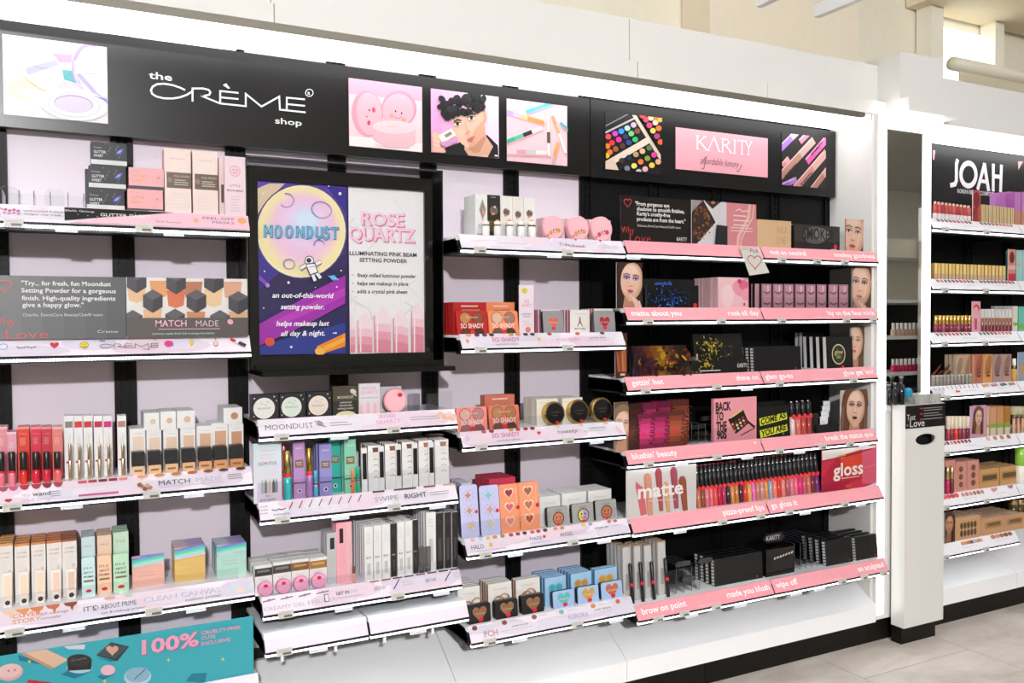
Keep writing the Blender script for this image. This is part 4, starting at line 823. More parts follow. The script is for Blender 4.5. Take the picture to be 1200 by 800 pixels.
# lower band, planets, sparks
c.crop(290, 190, 3.2)
c.poly([(36, 610), (150, 545), (250, 480), (362, 425), (362, 530), (250, 590), (150, 640), (36, 690)], '#a02aa8'); c.poly([(90, 600), (250, 520), (362, 470), (362, 500), (250, 555), (120, 610)], '#b83ab4'); c.poly([(40, 690), (362, 600), (362, 716), (40, 722)], '#2c3a8c')
c.ell(318, 434, 12, 10, '#4aa8e0', .4); c.line([(300, 428), (336, 440)], 4, '#8ad0f0'); c.ell(80, 673, 18, 16, '#e05030'); c.poly([(255, 690), (362, 640), (362, 690), (270, 720)], '#f08a28'); c.poly([(280, 690), (362, 655), (362, 670), (290, 706)], '#f6b040'); c.ell(268, 708, 20, 15, '#f6b848')
c.line([(40, 432), (70, 460)], 14, '#7a4ab8'); c.ell(72, 462, 8, 8, '#b08ae0')
R = random.Random(4)
for x, y, r_ in ((342, 120, 6), (300, 92, 3), (150, 452, 5), (57, 547, 3), (60, 410, 3), (330, 468, 3), (160, 692, 5), (318, 640, 3), (55, 120, 3), (346, 407, 3), (250, 470, 2), (326, 640, 4)): c.ell(x, y, r_, r_, '#f0ecfa', n=8)
for t_, x, y, w_ in (('an out-of-this-world', 88, 508, 236), ('setting powder.', 120, 551, 170), ('helps makeup last', 104, 614, 204), ('all day & night.', 120, 651, 172)): c.text(t_, x, y, 20, '#fbf8fc', wid=w_, shear=.22, bold=.02)
c.A.build('print', pl)
pr_ = part('marble_print', 'ink', (.7622, TVY-.001, PZB, PXR, TVY+.003, PZT, '#eeecee'), p=tv)
c = Px2(.7622, PZB, PXR, PZT, TVY-.0012).crop(390, 210, 3.478); R = random.Random(9)
for i in range(16):
    x, y = R.uniform(40, 360), R.uniform(30, 560); c.line([(x, y), (x+R.uniform(-40, 40), y+R.uniform(10, 50)), (x+R.uniform(-60, 60), y+R.uniform(50, 90))], R.uniform(2, 7), R.choice(['#e4e2e5', '#dedce0', '#e8e6e8']))
for d, col, bo in ((4, '#d87aaa', .035), (0, '#f6cfe0', .02)):
    c.text('ROSE', 114+d, 184+d, 54, col, wid=184, bold=bo); c.text('QUARTZ', 64+d, 246+d, 54, col, wid=282, bold=bo)
c.text('ILLUMINATING PINK BEAM', 62, 308, 16, '#3a363a', wid=290, bold=.02); c.text('SETTING POWDER', 108, 336, 16, '#4a4440', wid=202, bold=.02)
for i, (t_, w_) in enumerate((('finely milled luminous powder', 250), ('helps set makeup in place', 216), ('adds a crystal pink sheen', 212))): c.ell(80, 390+33*i, 4, 4, '#f0b8cc', n=8); c.text(t_, 98, 398+33*i, 16, '#2c282a', wid=w_, shear=.15, bold=.012)
for x0, x1, t0, t1 in ((50, 90, 545, 575), (100, 160, 540, 580), (168, 235, 520, 560), (245, 305, 530, 575), (318, 368, 500, 540)):
    for i, col in enumerate(('#f4dfe4', '#f0c4cc', '#eaa0b0', '#e08a9c')): c.poly([(x0, t0+36+i*32), ((x0+x1)/2, t0+i*32 if i == 0 else t0+36+i*32), (x1, t1+i*32), (x1, 705), (x0, 705)], col)
    c.line([(x0+12, t0+40), (x0+12, 705)], 6, '#f8e6ea'); c.line([(x0, t0+36), (x0, 705)], 3, '#c87a90')
c.A.build('print', pr_)
# ------------------------------------------------------------------ product kit
DYS = dict(A3=.018, A4=.03, M2=.008, M3=.01, M4=.012, M5=.01, K50=.013, K51=.013, K60=.02, K61=.012)      # how far goods stand behind the strip
def fit(key, u0, u1, vt, dy, z0=None, vm=None):
    s = SH[key]; y = s['yb']+dy+DYS.get(key, 0); vm = vm or vt+18
    x0, x1 = Py(u0, vm, y).x, Py(u1, vm, y).x; z = s['z'] if z0 is None else z0
    return (x0+x1)/2, x1-x0, max(.01, Py((u0+u1)/2, vt, y).z-z), y, z
def stand(key, u0, u1, vt, dy, make, label, cat, group=None, deep=1, pitch=.02, tilt=0., z0=None, rz=0., dlabel=None):
    cx, w_, h, y, z = fit(key, u0, u1, vt, dy, z0)
    o = make(w_, h/math.cos(tilt)); o.location = (cx, y, z); o.rotation_euler = (-tilt, 0, rz); tag(o, label, cat, group)
    for k in range(1, deep):
        c = copy_tree(o); c.location = (cx+random.uniform(-.0012, .0012), y+k*pitch, z)
        if dlabel: c['label'] = dlabel
    o['_top'] = z+h; del o['_top']
    return z+h
def plain(c, front):                                                # a side that is only a shade of the front takes the front's colour
    if c is None: return front
    a_, b_ = lin(c), lin(front); q = [(x+.004)/(y+.004) for x, y in zip(a_, b_)]
    return front if .42 < min(q) and max(q)/min(q) < 1.35 and max(q) < 2.4 else c
def B(name, d, col, art=None, side=None, top=None, m='paper', W=100, back=None, pname='printed_front', pm='ink'):
    def f(w_, h):
        sd = plain(side, col); tp = plain(top, col); mb = MB().box(-w_/2, 0, 0, w_/2, d, h, None, [col, sd, back or sd, sd, tp, sd])
        o = mb.build(name, m)
        if art:
            A = Art(w_, h, W, None, -w_/2, 0, -.0002); art(A); A.build(pname, o, m=pm)
        return o
    return f
def R_(name, d, col, art=None, side=None, r=.006, m='satin', W=100, pname='printed_face'):       # rounded flat case
    def f(w_, h):
        o = MB().prism(rrect(-w_/2, 0, w_/2, h, min(r, w_/3)), 0, d, col, plain(side, col)).build(name, m)
        if art:
            A = Art(w_, h, W, None, -w_/2, 0, -.0002); art(A); A.build(pname, o)
        return o
    return f
def disc(name, d, col, rim, art=None, m='gloss', rm='satin'):       # round compact on edge
    def f(w_, h):
        r = w_/2; o = MB().lathe([(0, 0), (r*.93, 0), (r, .003), (r, d), (0, d)], 28, rim, 0, 0, r, axis='y', smooth=False).build(name, rm)
        MB().lathe([(0, -.0006), (r*.86, -.0006), (r*.86, .0005), (0, .0005)], 26, col, 0, 0, r, axis='y', smooth=False).build('lid', m, o)
        if art:
            A = Art(w_, w_, 100, 100, -r, 0, -.0009); art(A); A.build('printed_face', o)
        return o
    return f
def tube(name, parts, n=10, m='gloss'):                              # parts: (name, radius frac of w/2, z0 frac, z1 frac, colour, material)
    def f(w_, h):
        o = None
        for pn, r, a, b_, col, mt in parts:
            rr = r*w_/2; q = MB().lathe([(rr*.9, a*h), (rr, a*h+.0012), (rr, b_*h-.0012), (rr*.88, b_*h)], n, col)
            if o is None: o = q.build(name, mt)
            else: q.build(pn, mt, o)
        return o
    return f
def photo_board(key, px, dy, base, fn, label, cat='sign', group=None, th=.003, name='photo_card', tilt=0, z0=None, W=100, back='#2a2628'):
    u0, v0, u1, v1 = px; s = SH[key]; y = s['yb']+dy
    a_, b_ = Py(u0, (v0+v1)/2, y), Py(u1, (v0+v1)/2, y); zt = (Py(u0, v0, y).z+Py(u1, v0, y).z)/2; zb = s['z'] if z0 is None else z0
    w_, h = b_.x-a_.x, zt-zb; o = MB().box(-w_/2, 0, 0, w_/2, th, h, None, [base, '#ddd', back, '#ddd', '#ddd', '#ddd']).build(name, 'gloss')
    A = Art(w_, h, W, None, -w_/2, 0, -.0002); fn(A); A.build('print', o); o.location = ((a_.x+b_.x)/2, y, zb); o.rotation_euler = (-tilt, 0, 0)
    return tag(o, label, cat, group)
def traced_board(key, quad, y, base, fn, label, cat='sign', name='sign_board', th=.003, zb=None):
    P = [Py(u, v, y) for u, v in quad]; x0 = (P[0].x+P[3].x)/2; x1 = (P[1].x+P[2].x)/2; z1 = (P[0].z+P[1].z)/2; z0 = zb if zb is not None else SH[key]['z']
    o = MB().box(0, 0, 0, x1-x0, th, z1-z0, base).build(name, 'gloss'); o.location = (x0, y, z0)
    c = Px2(x0, z0, x1, z1, y-.0002); fn(c); q = c.A.build('print', o); q.location = -o.location
    return tag(o, label, cat)
def face(A, skin='#e8bfa4', shade='#d19f84', hair='#4a3228', lip='#c0585a', eye='#6a4a78', bg='#d8cfc6', cx=50, cy=None, rx=34, ry=None, lid=None, hand=False, turn=.18, tilt=.1, seed=0):
    """soft three-quarter portrait; turn shifts the features sideways, tilt leans the head"""
    W, H = A.W, A.H; cy = cy if cy is not None else H*.48; ry = ry or rx*1.42; R = random.Random(seed); ct, st_ = math.cos(tilt), math.sin(tilt)
    P = lambda x, y: (cx+(x*ct-y*st_)*rx, cy+(x*st_*rx/ry+y*ct)*ry)
    def E(x, y, a, b_, c, r=0., n=16): p = P(x, y); A.ell(p[0], p[1], a*rx, b_*ry, c, tilt+r, n)
    def L(pts, t, c): A.line([P(*q) for q in pts], t*rx, c)
    A.rect(0, 0, W, H, bg); E(-.05, -.15, 1.45, 1.3, hair); A.poly([P(-1.4, -.2), P(1.3, -.2), P(1.6, 2.2), P(-1.7, 2.2)], hair)
    for i in range(22):
        s = R.choice([-1, 1]); x = s*R.uniform(.9, 1.45); L([(x*.5, -1.2), (x*.95, -.4), (x, .5), (x*R.uniform(.9, 1.15), 2.1)], R.uniform(.04, .12), mix(hair, R.choice(['#1a100c', '#d8b08c', '#8a6044']), R.uniform(.15, .4)))
    A.poly([P(-.5, .5), P(.45, .5), P(.62, 2.2), P(-.8, 2.2)], mix(shade, '#7a4a38', .25))
    for i, f in enumerate((1, .96, .92, .87, .8)): E(-.02*i-turn*.12*i, -.015*i, f, f, mix(mix(shade, '#8a5a48', .15), skin, i/4), n=24)
    A.poly([P(-.62, .62), P(.55, .62), P(.22, 1.06), P(-.2, 1.08)], mix(skin, shade, .45)); E(-.2, .3, .5, .3, mix(skin, '#e08a80', .18)); E(-.15, -.55, .5, .28, mix(skin, '#ffffff', .16)); E(turn*.2-.05, .1, .12, .3, mix(skin, '#ffffff', .22))
    A.poly([P(-1.05, .3), P(-.98, -.45), P(-.55, -.85), P(.1, -.98), P(.7, -.85), P(1.0, -.3), P(1.04, .2), P(1.35, -.2), P(1.1, -1.15), P(0, -1.45), P(-1.2, -1.1), P(-1.4, -.1)], hair)
    for s in (-1, 1):
        ex = s*.4-turn*.5; ey = -.1; w = .2 if s > 0 else .22
        E(ex, ey-.05, w*1.5, .12, mix(skin, lid or shade, .8)); E(ex, ey, w, .055, '#efe6e0'); E(ex, ey, w*.44, .058, eye); E(ex, ey, w*.2, .03, '#140e10')
        L([(ex-w*1.15, ey+.015), (ex-w*.5, ey-.055), (ex+w*.5, ey-.055), (ex+w*1.2, ey-.005)], .055, '#20161a'); L([(ex-w*1.3*s, ey-.19), (ex, ey-.245), (ex+w*1.5*s, ey-.17)], .06, mix(hair, '#20140e', .35))
    nx = -turn*.65; L([(nx+.12, -.1), (nx+.1, .2)], .05, mix(skin, shade, .7)); E(nx+.02, .28, .15, .05, mix(skin, shade, .9)); E(nx-.06, .3, .04, .018, '#7a4a40'); E(nx+.1, .3, .04, .018, '#7a4a40')
    lx = -turn*.6; A.poly([P(lx-.3, .54), P(lx-.1, .47), P(lx, .49), P(lx+.1, .47), P(lx+.28, .54), P(lx+.12, .64), P(lx-.12, .64)], lip); L([(lx-.28, .54), (lx, .55), (lx+.26, .54)], .03, mix(lip, '#200808', .55)); E(lx, .6, .1, .02, mix(lip, '#ffffff', .3))
    if hand:
        for i in range(4): L([(-.1+.26*i, .8+.08*i), (.35+.2*i, 1.15+.1*i), (.6+.12*i, 1.7)], .2, mix(skin, '#ffffff' if i % 2 else shade, .12)); E(-.1+.26*i, .8+.08*i, .08, .05, '#e8d0c8')

def divider(par, x, y0, y1, z0, z1):                                # clear sheet with bright polished edges
    o = MB().box(x, y0, z0, x+.002, y1, z1, '#fff').build('divider', 'acrylic', par); o.location = -par.location
    MB().box(x+.0003, y0, z1, x+.0017, y1, z1+.0009, '#59626a').box(x+.0003, y0-.0009, z0, x+.0017, y0, z1+.0009, '#59626a').build('polished_edge', 'gloss', o)
# ------------------------------------------------------------------ bay A
def g_black(A):
    A.text('Creme', 8, 20, 6, '#b8b4c0'); A.text('GLITTER', 8, 34, 8, '#e6e4ea', wid=34, bold=.01); A.text('SWEET', 8, 46, 8, '#e6e4ea', wid=26, bold=.01)
    A.ring(80, 24, 13, 6, 2.6, '#4a5ad0', rot=0) if 0 else A.ell(80, 26, 14, 5, '#3a48b8', -.7); A.ell(80, 26, 8, 3, '#8a94e8', -.7)
    for i in range(12): A.ell(40+(i*29) % 55, 5+(i*17) % 40, .9, .9, '#d8d8e8', n=6)
    A.rect(0, A.H*.74, 100, A.H*.93, '#d9d9dc')
def g_pink(A):
    A.text('GLITTER', 8, 30, 9, '#e8a848', wid=40, bold=.01); A.text('SWEET', 8, 44, 9, '#e8a848', wid=32, bold=.01); A.rect(0, A.H*.84, 100, A.H, '#3a2a30'); A.ell(84, 28, 4, 4, '#e89a48'); A.micro(8, 9, 40, 1, 5, 2.5, '#c88088', 1)
bk = B('mask_box', .07, '#151418', g_black, side='#100f12', top='#1c1b1f'); G = 'sparkly mask boxes on the top shelf'
t1 = stand('A1', 101.5, 146, 222, .035, bk, 'black starry peel-off mask box at the bottom of its stack', 'box', G)
t2 = stand('A1', 104, 147.5, 195, .037, bk, 'black starry peel-off mask box in the middle of its stack', 'box', G, z0=t1)
stand('A1', 106.5, 148.5, 167, .039, bk, 'black starry peel-off mask box on top of its stack', 'box', G, z0=t2)
stand('A1', 100, 140, 199, .11, B('mask_box', .05, '#151418', g_black, side='#1b191d'), 'black starry mask box tucked behind the black stack', 'box', G)
pk = B('mask_box', .07, '#f0aeb2', g_pink, side='#e79aa4', top='#f2b8bc')
t1 = stand('A1', 149.5, 191, 222, .035, pk, 'pink and gold peel-off mask box, lower of its pair', 'box', G)
stand('A1', 151, 192, 197, .037, pk, 'pink and gold peel-off mask box, upper of its pair', 'box', G, z0=t1)
def moonbox(A):
    H = A.H; A.text('Creme', 22, H*.16, 7, '#b8a49c', wid=56); A.rect(8, H*.36, 100, H*.60, '#6a5848'); A.ell(20, H*.48, 9, 11, '#8a7868'); A.text('FULL MOON', 36, H*.43, 8, '#d8c8b8', wid=58); A.micro(36, H*.47, 92, 3, 9, 4, '#b8a898', 1); A.micro(20, H*.68, 84, 5, 14, 2.5, '#dcc8c0', 4)
cm = B('mask_carton', .06, '#f2ddd4', moonbox, side='#eab4b4', top='#d8c0a4')
stand('A1', 192.5, 223.5, 174.5, .04, cm, 'tall cream carton with dark central band beside the pink mask boxes', 'box', 'tall mask cartons')
stand('A1', 225.5, 255, 177, .04, cm, 'tall cream carton with dark central band beside the pale pink card', 'box', 'tall mask cartons')
stand('A1', 256.5, 268, 184.5, .07, B('mask_carton', .05, '#f0d8d4', lambda A: (A.rect(20, A.H*.45, 90, A.H*.75, '#5a4c44'),), side='#e8b8bc'), 'slim cream carton half hidden behind the pale pink card', 'box', 'tall mask cartons')
def little(A):
    H = A.H; A.ell(50, H*.24, 26, 28, '#e8a8b8'); A.ell(50, H*.24, 22, 24, '#f4ccd4'); A.ell(42, H*.22, 3, 3, '#b05a70'); A.ell(58, H*.22, 3, 3, '#b05a70'); A.ring(50, H*.25, 9, 8, 2, '#b05a70', 8, 20, 160)
    A.text('LITTLE', 50, H*.5, 11, '#7a6a70', 'c', wid=50); A.text('MOON MASK', 50, H*.58, 9, '#5a4c54', 'c', wid=78, bold=.01); A.micro(28, H*.66, 74, 6, 14, 3, '#b89aa4', 2)
stand('A1', 263, 287.5, 183.5, .035, B('mask_carton', .012, '#f0d8e0', little, side='#e4c4cc'), 'pale pink carton with a round smiling face at the shelf end', 'box', 'tall mask cartons')
ct = tag(empty('acrylic_tray', (.0, -.19, SH['A1']['z'])), 'empty clear acrylic divider tray beside the black mask boxes', 'tray'); x0 = Py(2, 240, -.19).x; x1 = Py(98, 240, -.19).x
for k, x in enumerate([x0+(x1-x0)*t for t in (0, .2, .38, .58, .8, 1)]): divider(ct, x, -.19, -.06, SH['A1']['z'], 1.657)
MB().box(x0, -.192, SH['A1']['z'], x1, -.19, 1.648, '#fff').build('front_wall', 'acrylic', ct).location = -ct.location
for u in (10, 64):
    x = Py(u, 235, -.17).x; MB().prism(rrect(x-.022, SH['A1']['z'], x+.022, 1.667, .014), -.17, -.165, '#e8ecf2').build('pusher', 'acrylic', ct).location = -ct.location
def brd1(c):
    c.crop(0, 310, 4)
    for i, col in enumerate(ramp('#77787a', '#5a5b5e', 6)): c.poly([(0+100*i, 40), (110+100*i, 42), (110+100*i, 350), (100*i, 350)], col)
    X = '#eceaea'
    for t_, x, y, w_ in (('"Try... for fresh, fun Moondust', 100, 96, 442), ('Setting Powder for a gorgeous', 100, 130, 468), ('finish. High-quality ingredients', 102, 166, 464), ('give a happy glow."', 104, 198, 300)): c.text(t_, x, y, 25, X, wid=w_, bold=.018)
    c.text('Charlie, ExtraCare BeautyClub® team', 106, 242, 17, '#d8d6d6', wid=395); c.text('Creme', 456, 320, 16, '#dad8d8', wid=106)
    c.text('Why', -48, 286, 48, '#e0655c', wid=118, bold=-.01); c.text('Love', 28, 348, 52, '#e0655c', wid=200, bold=-.01)
    P = [(x, -y) for x, y in heart_pts(22, -104, 66, 62, 22)]; c.line(P+P[:1], 5, '#e0655c')
traced_board('A2', [(-6, 322), (147.5, 325), (147.5, 395), (-6, 398)], -.212, '#6a6b6d', brd1, 'glossy grey testimonial board with white lettering and red love script')
def brd2(c):
    c.crop(0, 310, 4); c.poly([(590, 55), (1160, 60), (1160, 345), (590, 345)], '#e9e4e0')
    for x, y, col in ((640, 75, '#e9bd92'), (745, 55, '#e4a06a'), (825, 100, '#d9754e'), (905, 60, '#b97858'), (1000, 95, '#ecc79a'), (1090, 60, '#dca58a'), (715, 190, '#e8b98c'), (918, 200, '#cf8a62'), (1115, 200, '#e0b088'), (620, 260, '#c8c0bc'), (820, 262, '#b86a50'), (1030, 262, '#c87a5a')):
        c.poly([(x-44, y+20), (x+44, y+20), (x+36, y+92), (x, y+104), (x-36, y+92)], col)
    for x, y in ((640, 80), (825, 85), (1002, 80), (716, 172), (920, 172), (1116, 180), (622, 268), (820, 262), (1030, 268)):
        c.poly([(x-46, y-30), (x, y-56), (x+46, y-30), (x+46, y+26), (x, y+54), (x-46, y+26)], '#4a484d'); c.poly([(x-46, y-30), (x, y-56), (x+46, y-30), (x, y-6)], '#5d5b61'); c.poly([(x, y-6), (x+46, y-30), (x+46, y+26), (x, y+54)], '#3a383d')
    c.poly([(590, 250), (1160, 248), (1160, 345), (590, 345)], '#5b5450')
    c.text('MATCH', 728, 290, 38, '#f3b8d0', wid=170, bold=.01); c.text('MADE', 918, 290, 38, '#e9d5e2', wid=128, bold=-.012); c.line([(742, 302), (1030, 300)], 4, '#f0a8c8'); c.text('luminous matte finish full coverage foundation', 712, 328, 12, '#a8d8d0', wid=345, shear=.2, bold=.01); c.ell(1078, 268, 14, 12, '#f0a0c0', .4)
traced_board('A2', [(148.3, 325), (290, 326.5), (290, 394), (148.3, 395)], -.212, '#e9e4e0', brd2, 'glossy picture board of black capped foundation bottles')
# A3
for i, (u0, u1, col) in enumerate(((-6, 8.8, '#e8909c'), (8, 19.6, '#eda6b8'), (20.4, 34.4, '#e2402c'), (36.2, 48.2, '#dc2a44'), (48.8, 60.8, '#d0303e'), (61.4, 73.4, '#e8807a'))):
    cn = ('rose', 'light pink', 'vermilion', 'crimson', 'deep red', 'salmon')[i]; vt = 500 if i != 1 else 506
    def lb(A, col=col): A.rect(0, 0, 100, A.H*.04, mix(col, '#ffffff', .5)); A.text('Creme', 20, A.H*.13, 9, '#f4d8d8', wid=56); A.micro(20, A.H*.2, 76, 6, 13, 4, mix(col, '#ffffff', .55), 3)
    stand('A3', u0, u1, vt, .068, B('lipstick_box', .025, col, lb, side=col, top=mix(col, '#ffffff', .3)), cn+' liquid lipstick box behind its black capped tester', 'box', 'liquid lipstick boxes', deep=2, pitch=.03)
    um_ = (u0+u1)/2
    stand('A3', um_-4.2, um_+4.2, 529, .036, tube('lipstick_tester', (('body', 1, 0, .42, mix(col, '#c02030', .3), 'gloss'), ('cap', 1, .42, 1, '#1c1a1c', 'satin'), ('sticker', 1.05, .36, .44, '#e02838', 'paper'))), 'black capped liquid lipstick tester before the '+cn+' box', 'lipstick', 'liquid lipstick testers')
for i, (x, col, cn) in enumerate(((302, '#8a827e', 'taupe'), (346, '#d83a34', 'red'), (391, '#c83c38', 'brick'), (440, '#c02c48', 'crimson'), (484, '#d8288a', 'magenta'), (550, '#b88474', 'nude'))):
    u0, u1 = x/4, (x+42)/4
    def lb(A, col=col): A.rect(8, A.H*.09, 92, A.H*.19, col); A.line([(60, A.H*.3), (60, A.H*.95)], 12, '#e8dcd8'); A.micro(16, A.H*.24, 50, 9, 26, 9, '#e6dede', 1); A.ell(28, A.H*.74, 14, 14, '#e02838')
    stand('A3', u0, u1, 487, .066, B('lip_pencil_box', .014, '#f0eeee', lb, side='#e4a0b0' if i else '#d8d6d6', top='#fafafa'), 'slim white lip pencil box with '+cn+' square', 'box', 'lip pencil boxes', deep=3, pitch=.018)
    stand('A3', u0+4.5, u0+8.5, 520, .034, tube('lip_pencil', (('body', 1, 0, .55, '#c8b494', 'metal'), ('tip', .8, .55, 1, '#b8a284', 'metal')), n=8), 'gold lip pencil tester before the '+cn+' box', 'pencil', 'lip pencil testers', tilt=.05)
FT = ('#ecd0b8', '#e8c8a8', '#e4c0a0', '#e2b896', '#d8a078', '#d09468', '#c88458')
for i, (x0, x1, y0) in enumerate(((608, 682, 168), (687, 757, 174), (766, 836, 172), (846, 917, 164), (922, 995, 155), (992, 1068, 142), (1071, 1141, 146))):
    u0, u1, vt = x0/4, x1/4, 460+y0/4; col = FT[i]
    def lb(A, col=col): A.rect(20, A.H*.18, 90, A.H*.62, mix(col, '#ffffff', .2)); A.text('Creme', 30, A.H*.12, 8, '#b8b0ac', wid=52); A.ell(55, A.H*.5, 5, 5, '#8a5a40')
    bx_ = B('foundation_box', .042, '#f1efed', lb, side='#dddad8', top='#f6f5f4')
    t_ = stand('A3', u0, u1, vt, .066, bx_, 'white foundation box with %s shade window behind its bottle' % ('palest ivory', 'ivory', 'light beige', 'beige', 'tan', 'caramel', 'deep caramel')[i], 'box', 'foundation boxes', deep=2, pitch=.046)
    um_ = (x0*.45+x1*.55)/4
    stand('A3', um_-7.6, um_+7.6, 529.5-i*1.4, .034, (lambda c_: lambda w_, h: [o := MB().prism(rrect(-w_/2, 0, w_/2, h*.38, .004), 0, .03, mix(c_, '#c89060', .35)).build('foundation_bottle', 'gloss'), MB().prism(rrect(-w_/2, h*.38, w_/2, h, .002), 0, .03, '#1d1b1e').build('cap', 'satin', o), MB().box(-w_*.3, -.0004, h*.14, w_*.3, -.0001, h*.22, '#8a6a4a').build('label_print', 'ink', o)][0])(col), 'square black capped foundation bottle of %s shade' % ('palest ivory', 'ivory', 'light beige', 'beige', 'tan', 'caramel', 'deep caramel')[i], 'bottle', 'foundation tester bottles')
    lay = {1: (675, 748, 95), 2: (752, 826, 88), 3: (830, 914, 84), 6: (1048, 1136, 70)}.get(i)
    if lay: stand('A3', lay[0]/4, lay[1]/4, 460+lay[2]/4, .062, B('foundation_box', .11, '#efedeb', (lambda col: lambda A: (A.ell(58, A.H*.5, 20, 20, mix(col, '#ffffff', .15)), A.ring(58, A.H*.5, 10, 10, 2, mix(col, '#8a5030', .4), 12)))(col), side='#dedbd8', top='#f6f5f4'), 'white foundation box lying on top of the %s box' % ('', 'ivory', 'light beige', 'beige', '', '', 'deep caramel')[i], 'box', 'foundation boxes', z0=t_)
# A4
for i, (x0, x1, y0, col) in enumerate(((-10, 60, 150, '#e8a868'), (68, 138, 150, '#ea9c5a'), (146, 214, 142, '#e08e50'), (219, 290, 135, '#d87c48'), (292, 360, 128, '#b0603c'))):
    cn = ('pale sand', 'peach', 'orange', 'amber', 'brown')[i]
    def lb(A, col=col): A.rect(0, 0, 100, A.H*.04, col); A.text('COVER', 18, A.H*.17, 13, mix(col, '#a03020', .4), wid=64); A.text('STORY', 18, A.H*.24, 13, mix(col, '#a03020', .4), wid=64); A.micro(20, A.H*.3, 80, 8, 12, 3, '#d8ccc4', 2); A.ell(76, A.H*.46, 10, 14, '#e8d4c4')
    stand('A4', x0/4, x1/4, 600+y0/4, .062, B('concealer_box', .026, '#f4eee8', lb, side=mix(col, '#ffffff', .45), top=col), 'white concealer box with %s top edge' % cn, 'box', 'concealer boxes', deep=4, pitch=.028, tilt=.04)
    um_ = (x0*.4+x1*.6)/4
    stand('A4', um_-5.5, um_+6.5, 672-i*1.2, .034, (lambda c_: lambda w_, h: [o := MB().prism([(-w_*.42, 0), (w_*.42, 0), (w_*.5, h), (-w_*.5, h)], 0, .012, '#efe6de').build('concealer_tube', 'gloss'), MB().box(-w_*.3, -.001, h*.3, w_*.3, -.0002, h*.9, mix(c_, '#ffffff', .6)).build('window', 'gloss', o), MB().lathe([(0, -.0008), (w_*.26, -.0008), (w_*.26, 0), (0, 0)], 14, '#4a3a30', 0, 0, h*.13, axis='y').build('sticker', 'ink', o)][0])(col), 'small clear concealer tube before the %s box' % cn, 'tube', 'concealer testers', tilt=.1)
for i, (x0, x1, yl, yh, col) in enumerate(((383, 446, 215, 115, '#c8e2e0'), (456, 523, 205, 108, '#f0c4a4'), (531, 603, 197, 92, '#b8dcbc'))):
    cn = ('ice blue', 'peach', 'mint')[i]
    def lb(A, col=col): A.text("IT'S O", 14, A.H*.30, 17, '#4a4440', wid=64, bold=.01); A.text('ABOUT', 14, A.H*.41, 17, '#4a4440', wid=72, bold=.01); A.text('PRIME', 14, A.H*.52, 17, '#4a4440', wid=72, bold=.01); A.rect(14, A.H*.58, 86, A.H*.63, '#8a7458'); A.ell(50, A.H*.86, 22, 13, '#dc2a3a')
    def lb2(A, col=col): A.text("IT'S O", 20, A.H*.18, 14, '#6a7470', wid=56); A.micro(20, A.H*.06, 80, 1, 9, 3, '#e8f0ee', 2)
    stand('A4', x0/4, x1/4, 600+yl/4, .034, R_('primer_tube', .02, col, lb, side=mix(col, '#ffffff', .3), r=.004), cn+' primer tube tester with a red sticker', 'tube', 'primer testers', tilt=.06)
    stand('A4', x0/4, x1/4, 600+yh/4, .066, B('primer_box', .026, mix(col, '#ffffff', .25), lb2, side=mix(col, '#ffffff', .4), top=mix(col, '#ffffff', .4)), cn+' primer box behind its tester', 'box', 'primer boxes', deep=3, pitch=.03)
for i, (x0, x1, y0, col, dp) in enumerate(((620, 770, 203, '#f4b8a8', 1), (818, 962, 160, '#e8c070', 6), (1016, 1155, 148, '#b8e0d0', 6))):
    cn = ('salmon pink', 'golden yellow', 'mint green')[i]
    def lb(A, col=col):
        for k, c_ in enumerate(('#8a8ae0', '#58c8d8', '#7ae0b8', '#a8ecd8', '#c8d8f0')): A.poly([(0, A.H*(.04+.06*k)), (100, A.H*(-.04+.06*k)), (100, A.H*(.03+.06*k)), (0, A.H*(.11+.06*k))], c_)
        A.text('Creme', 20, A.H*.55, 7, mix(col, '#ffffff', .6), wid=50); A.rect(20, A.H*.62, 70, A.H*.64, mix(col, '#ffffff', .4))
    stand('A4', x0/4, x1/4, 600+y0/4, .05, B('cushion_primer_pack', .012, col, lb, side=mix(col, '#c0a0d0', .4), top='#c8b8e0', pm='foil', W=100), cn+' cushion primer pack with holographic top', 'box', 'holographic cushion primer packs', deep=dp, pitch=.016)
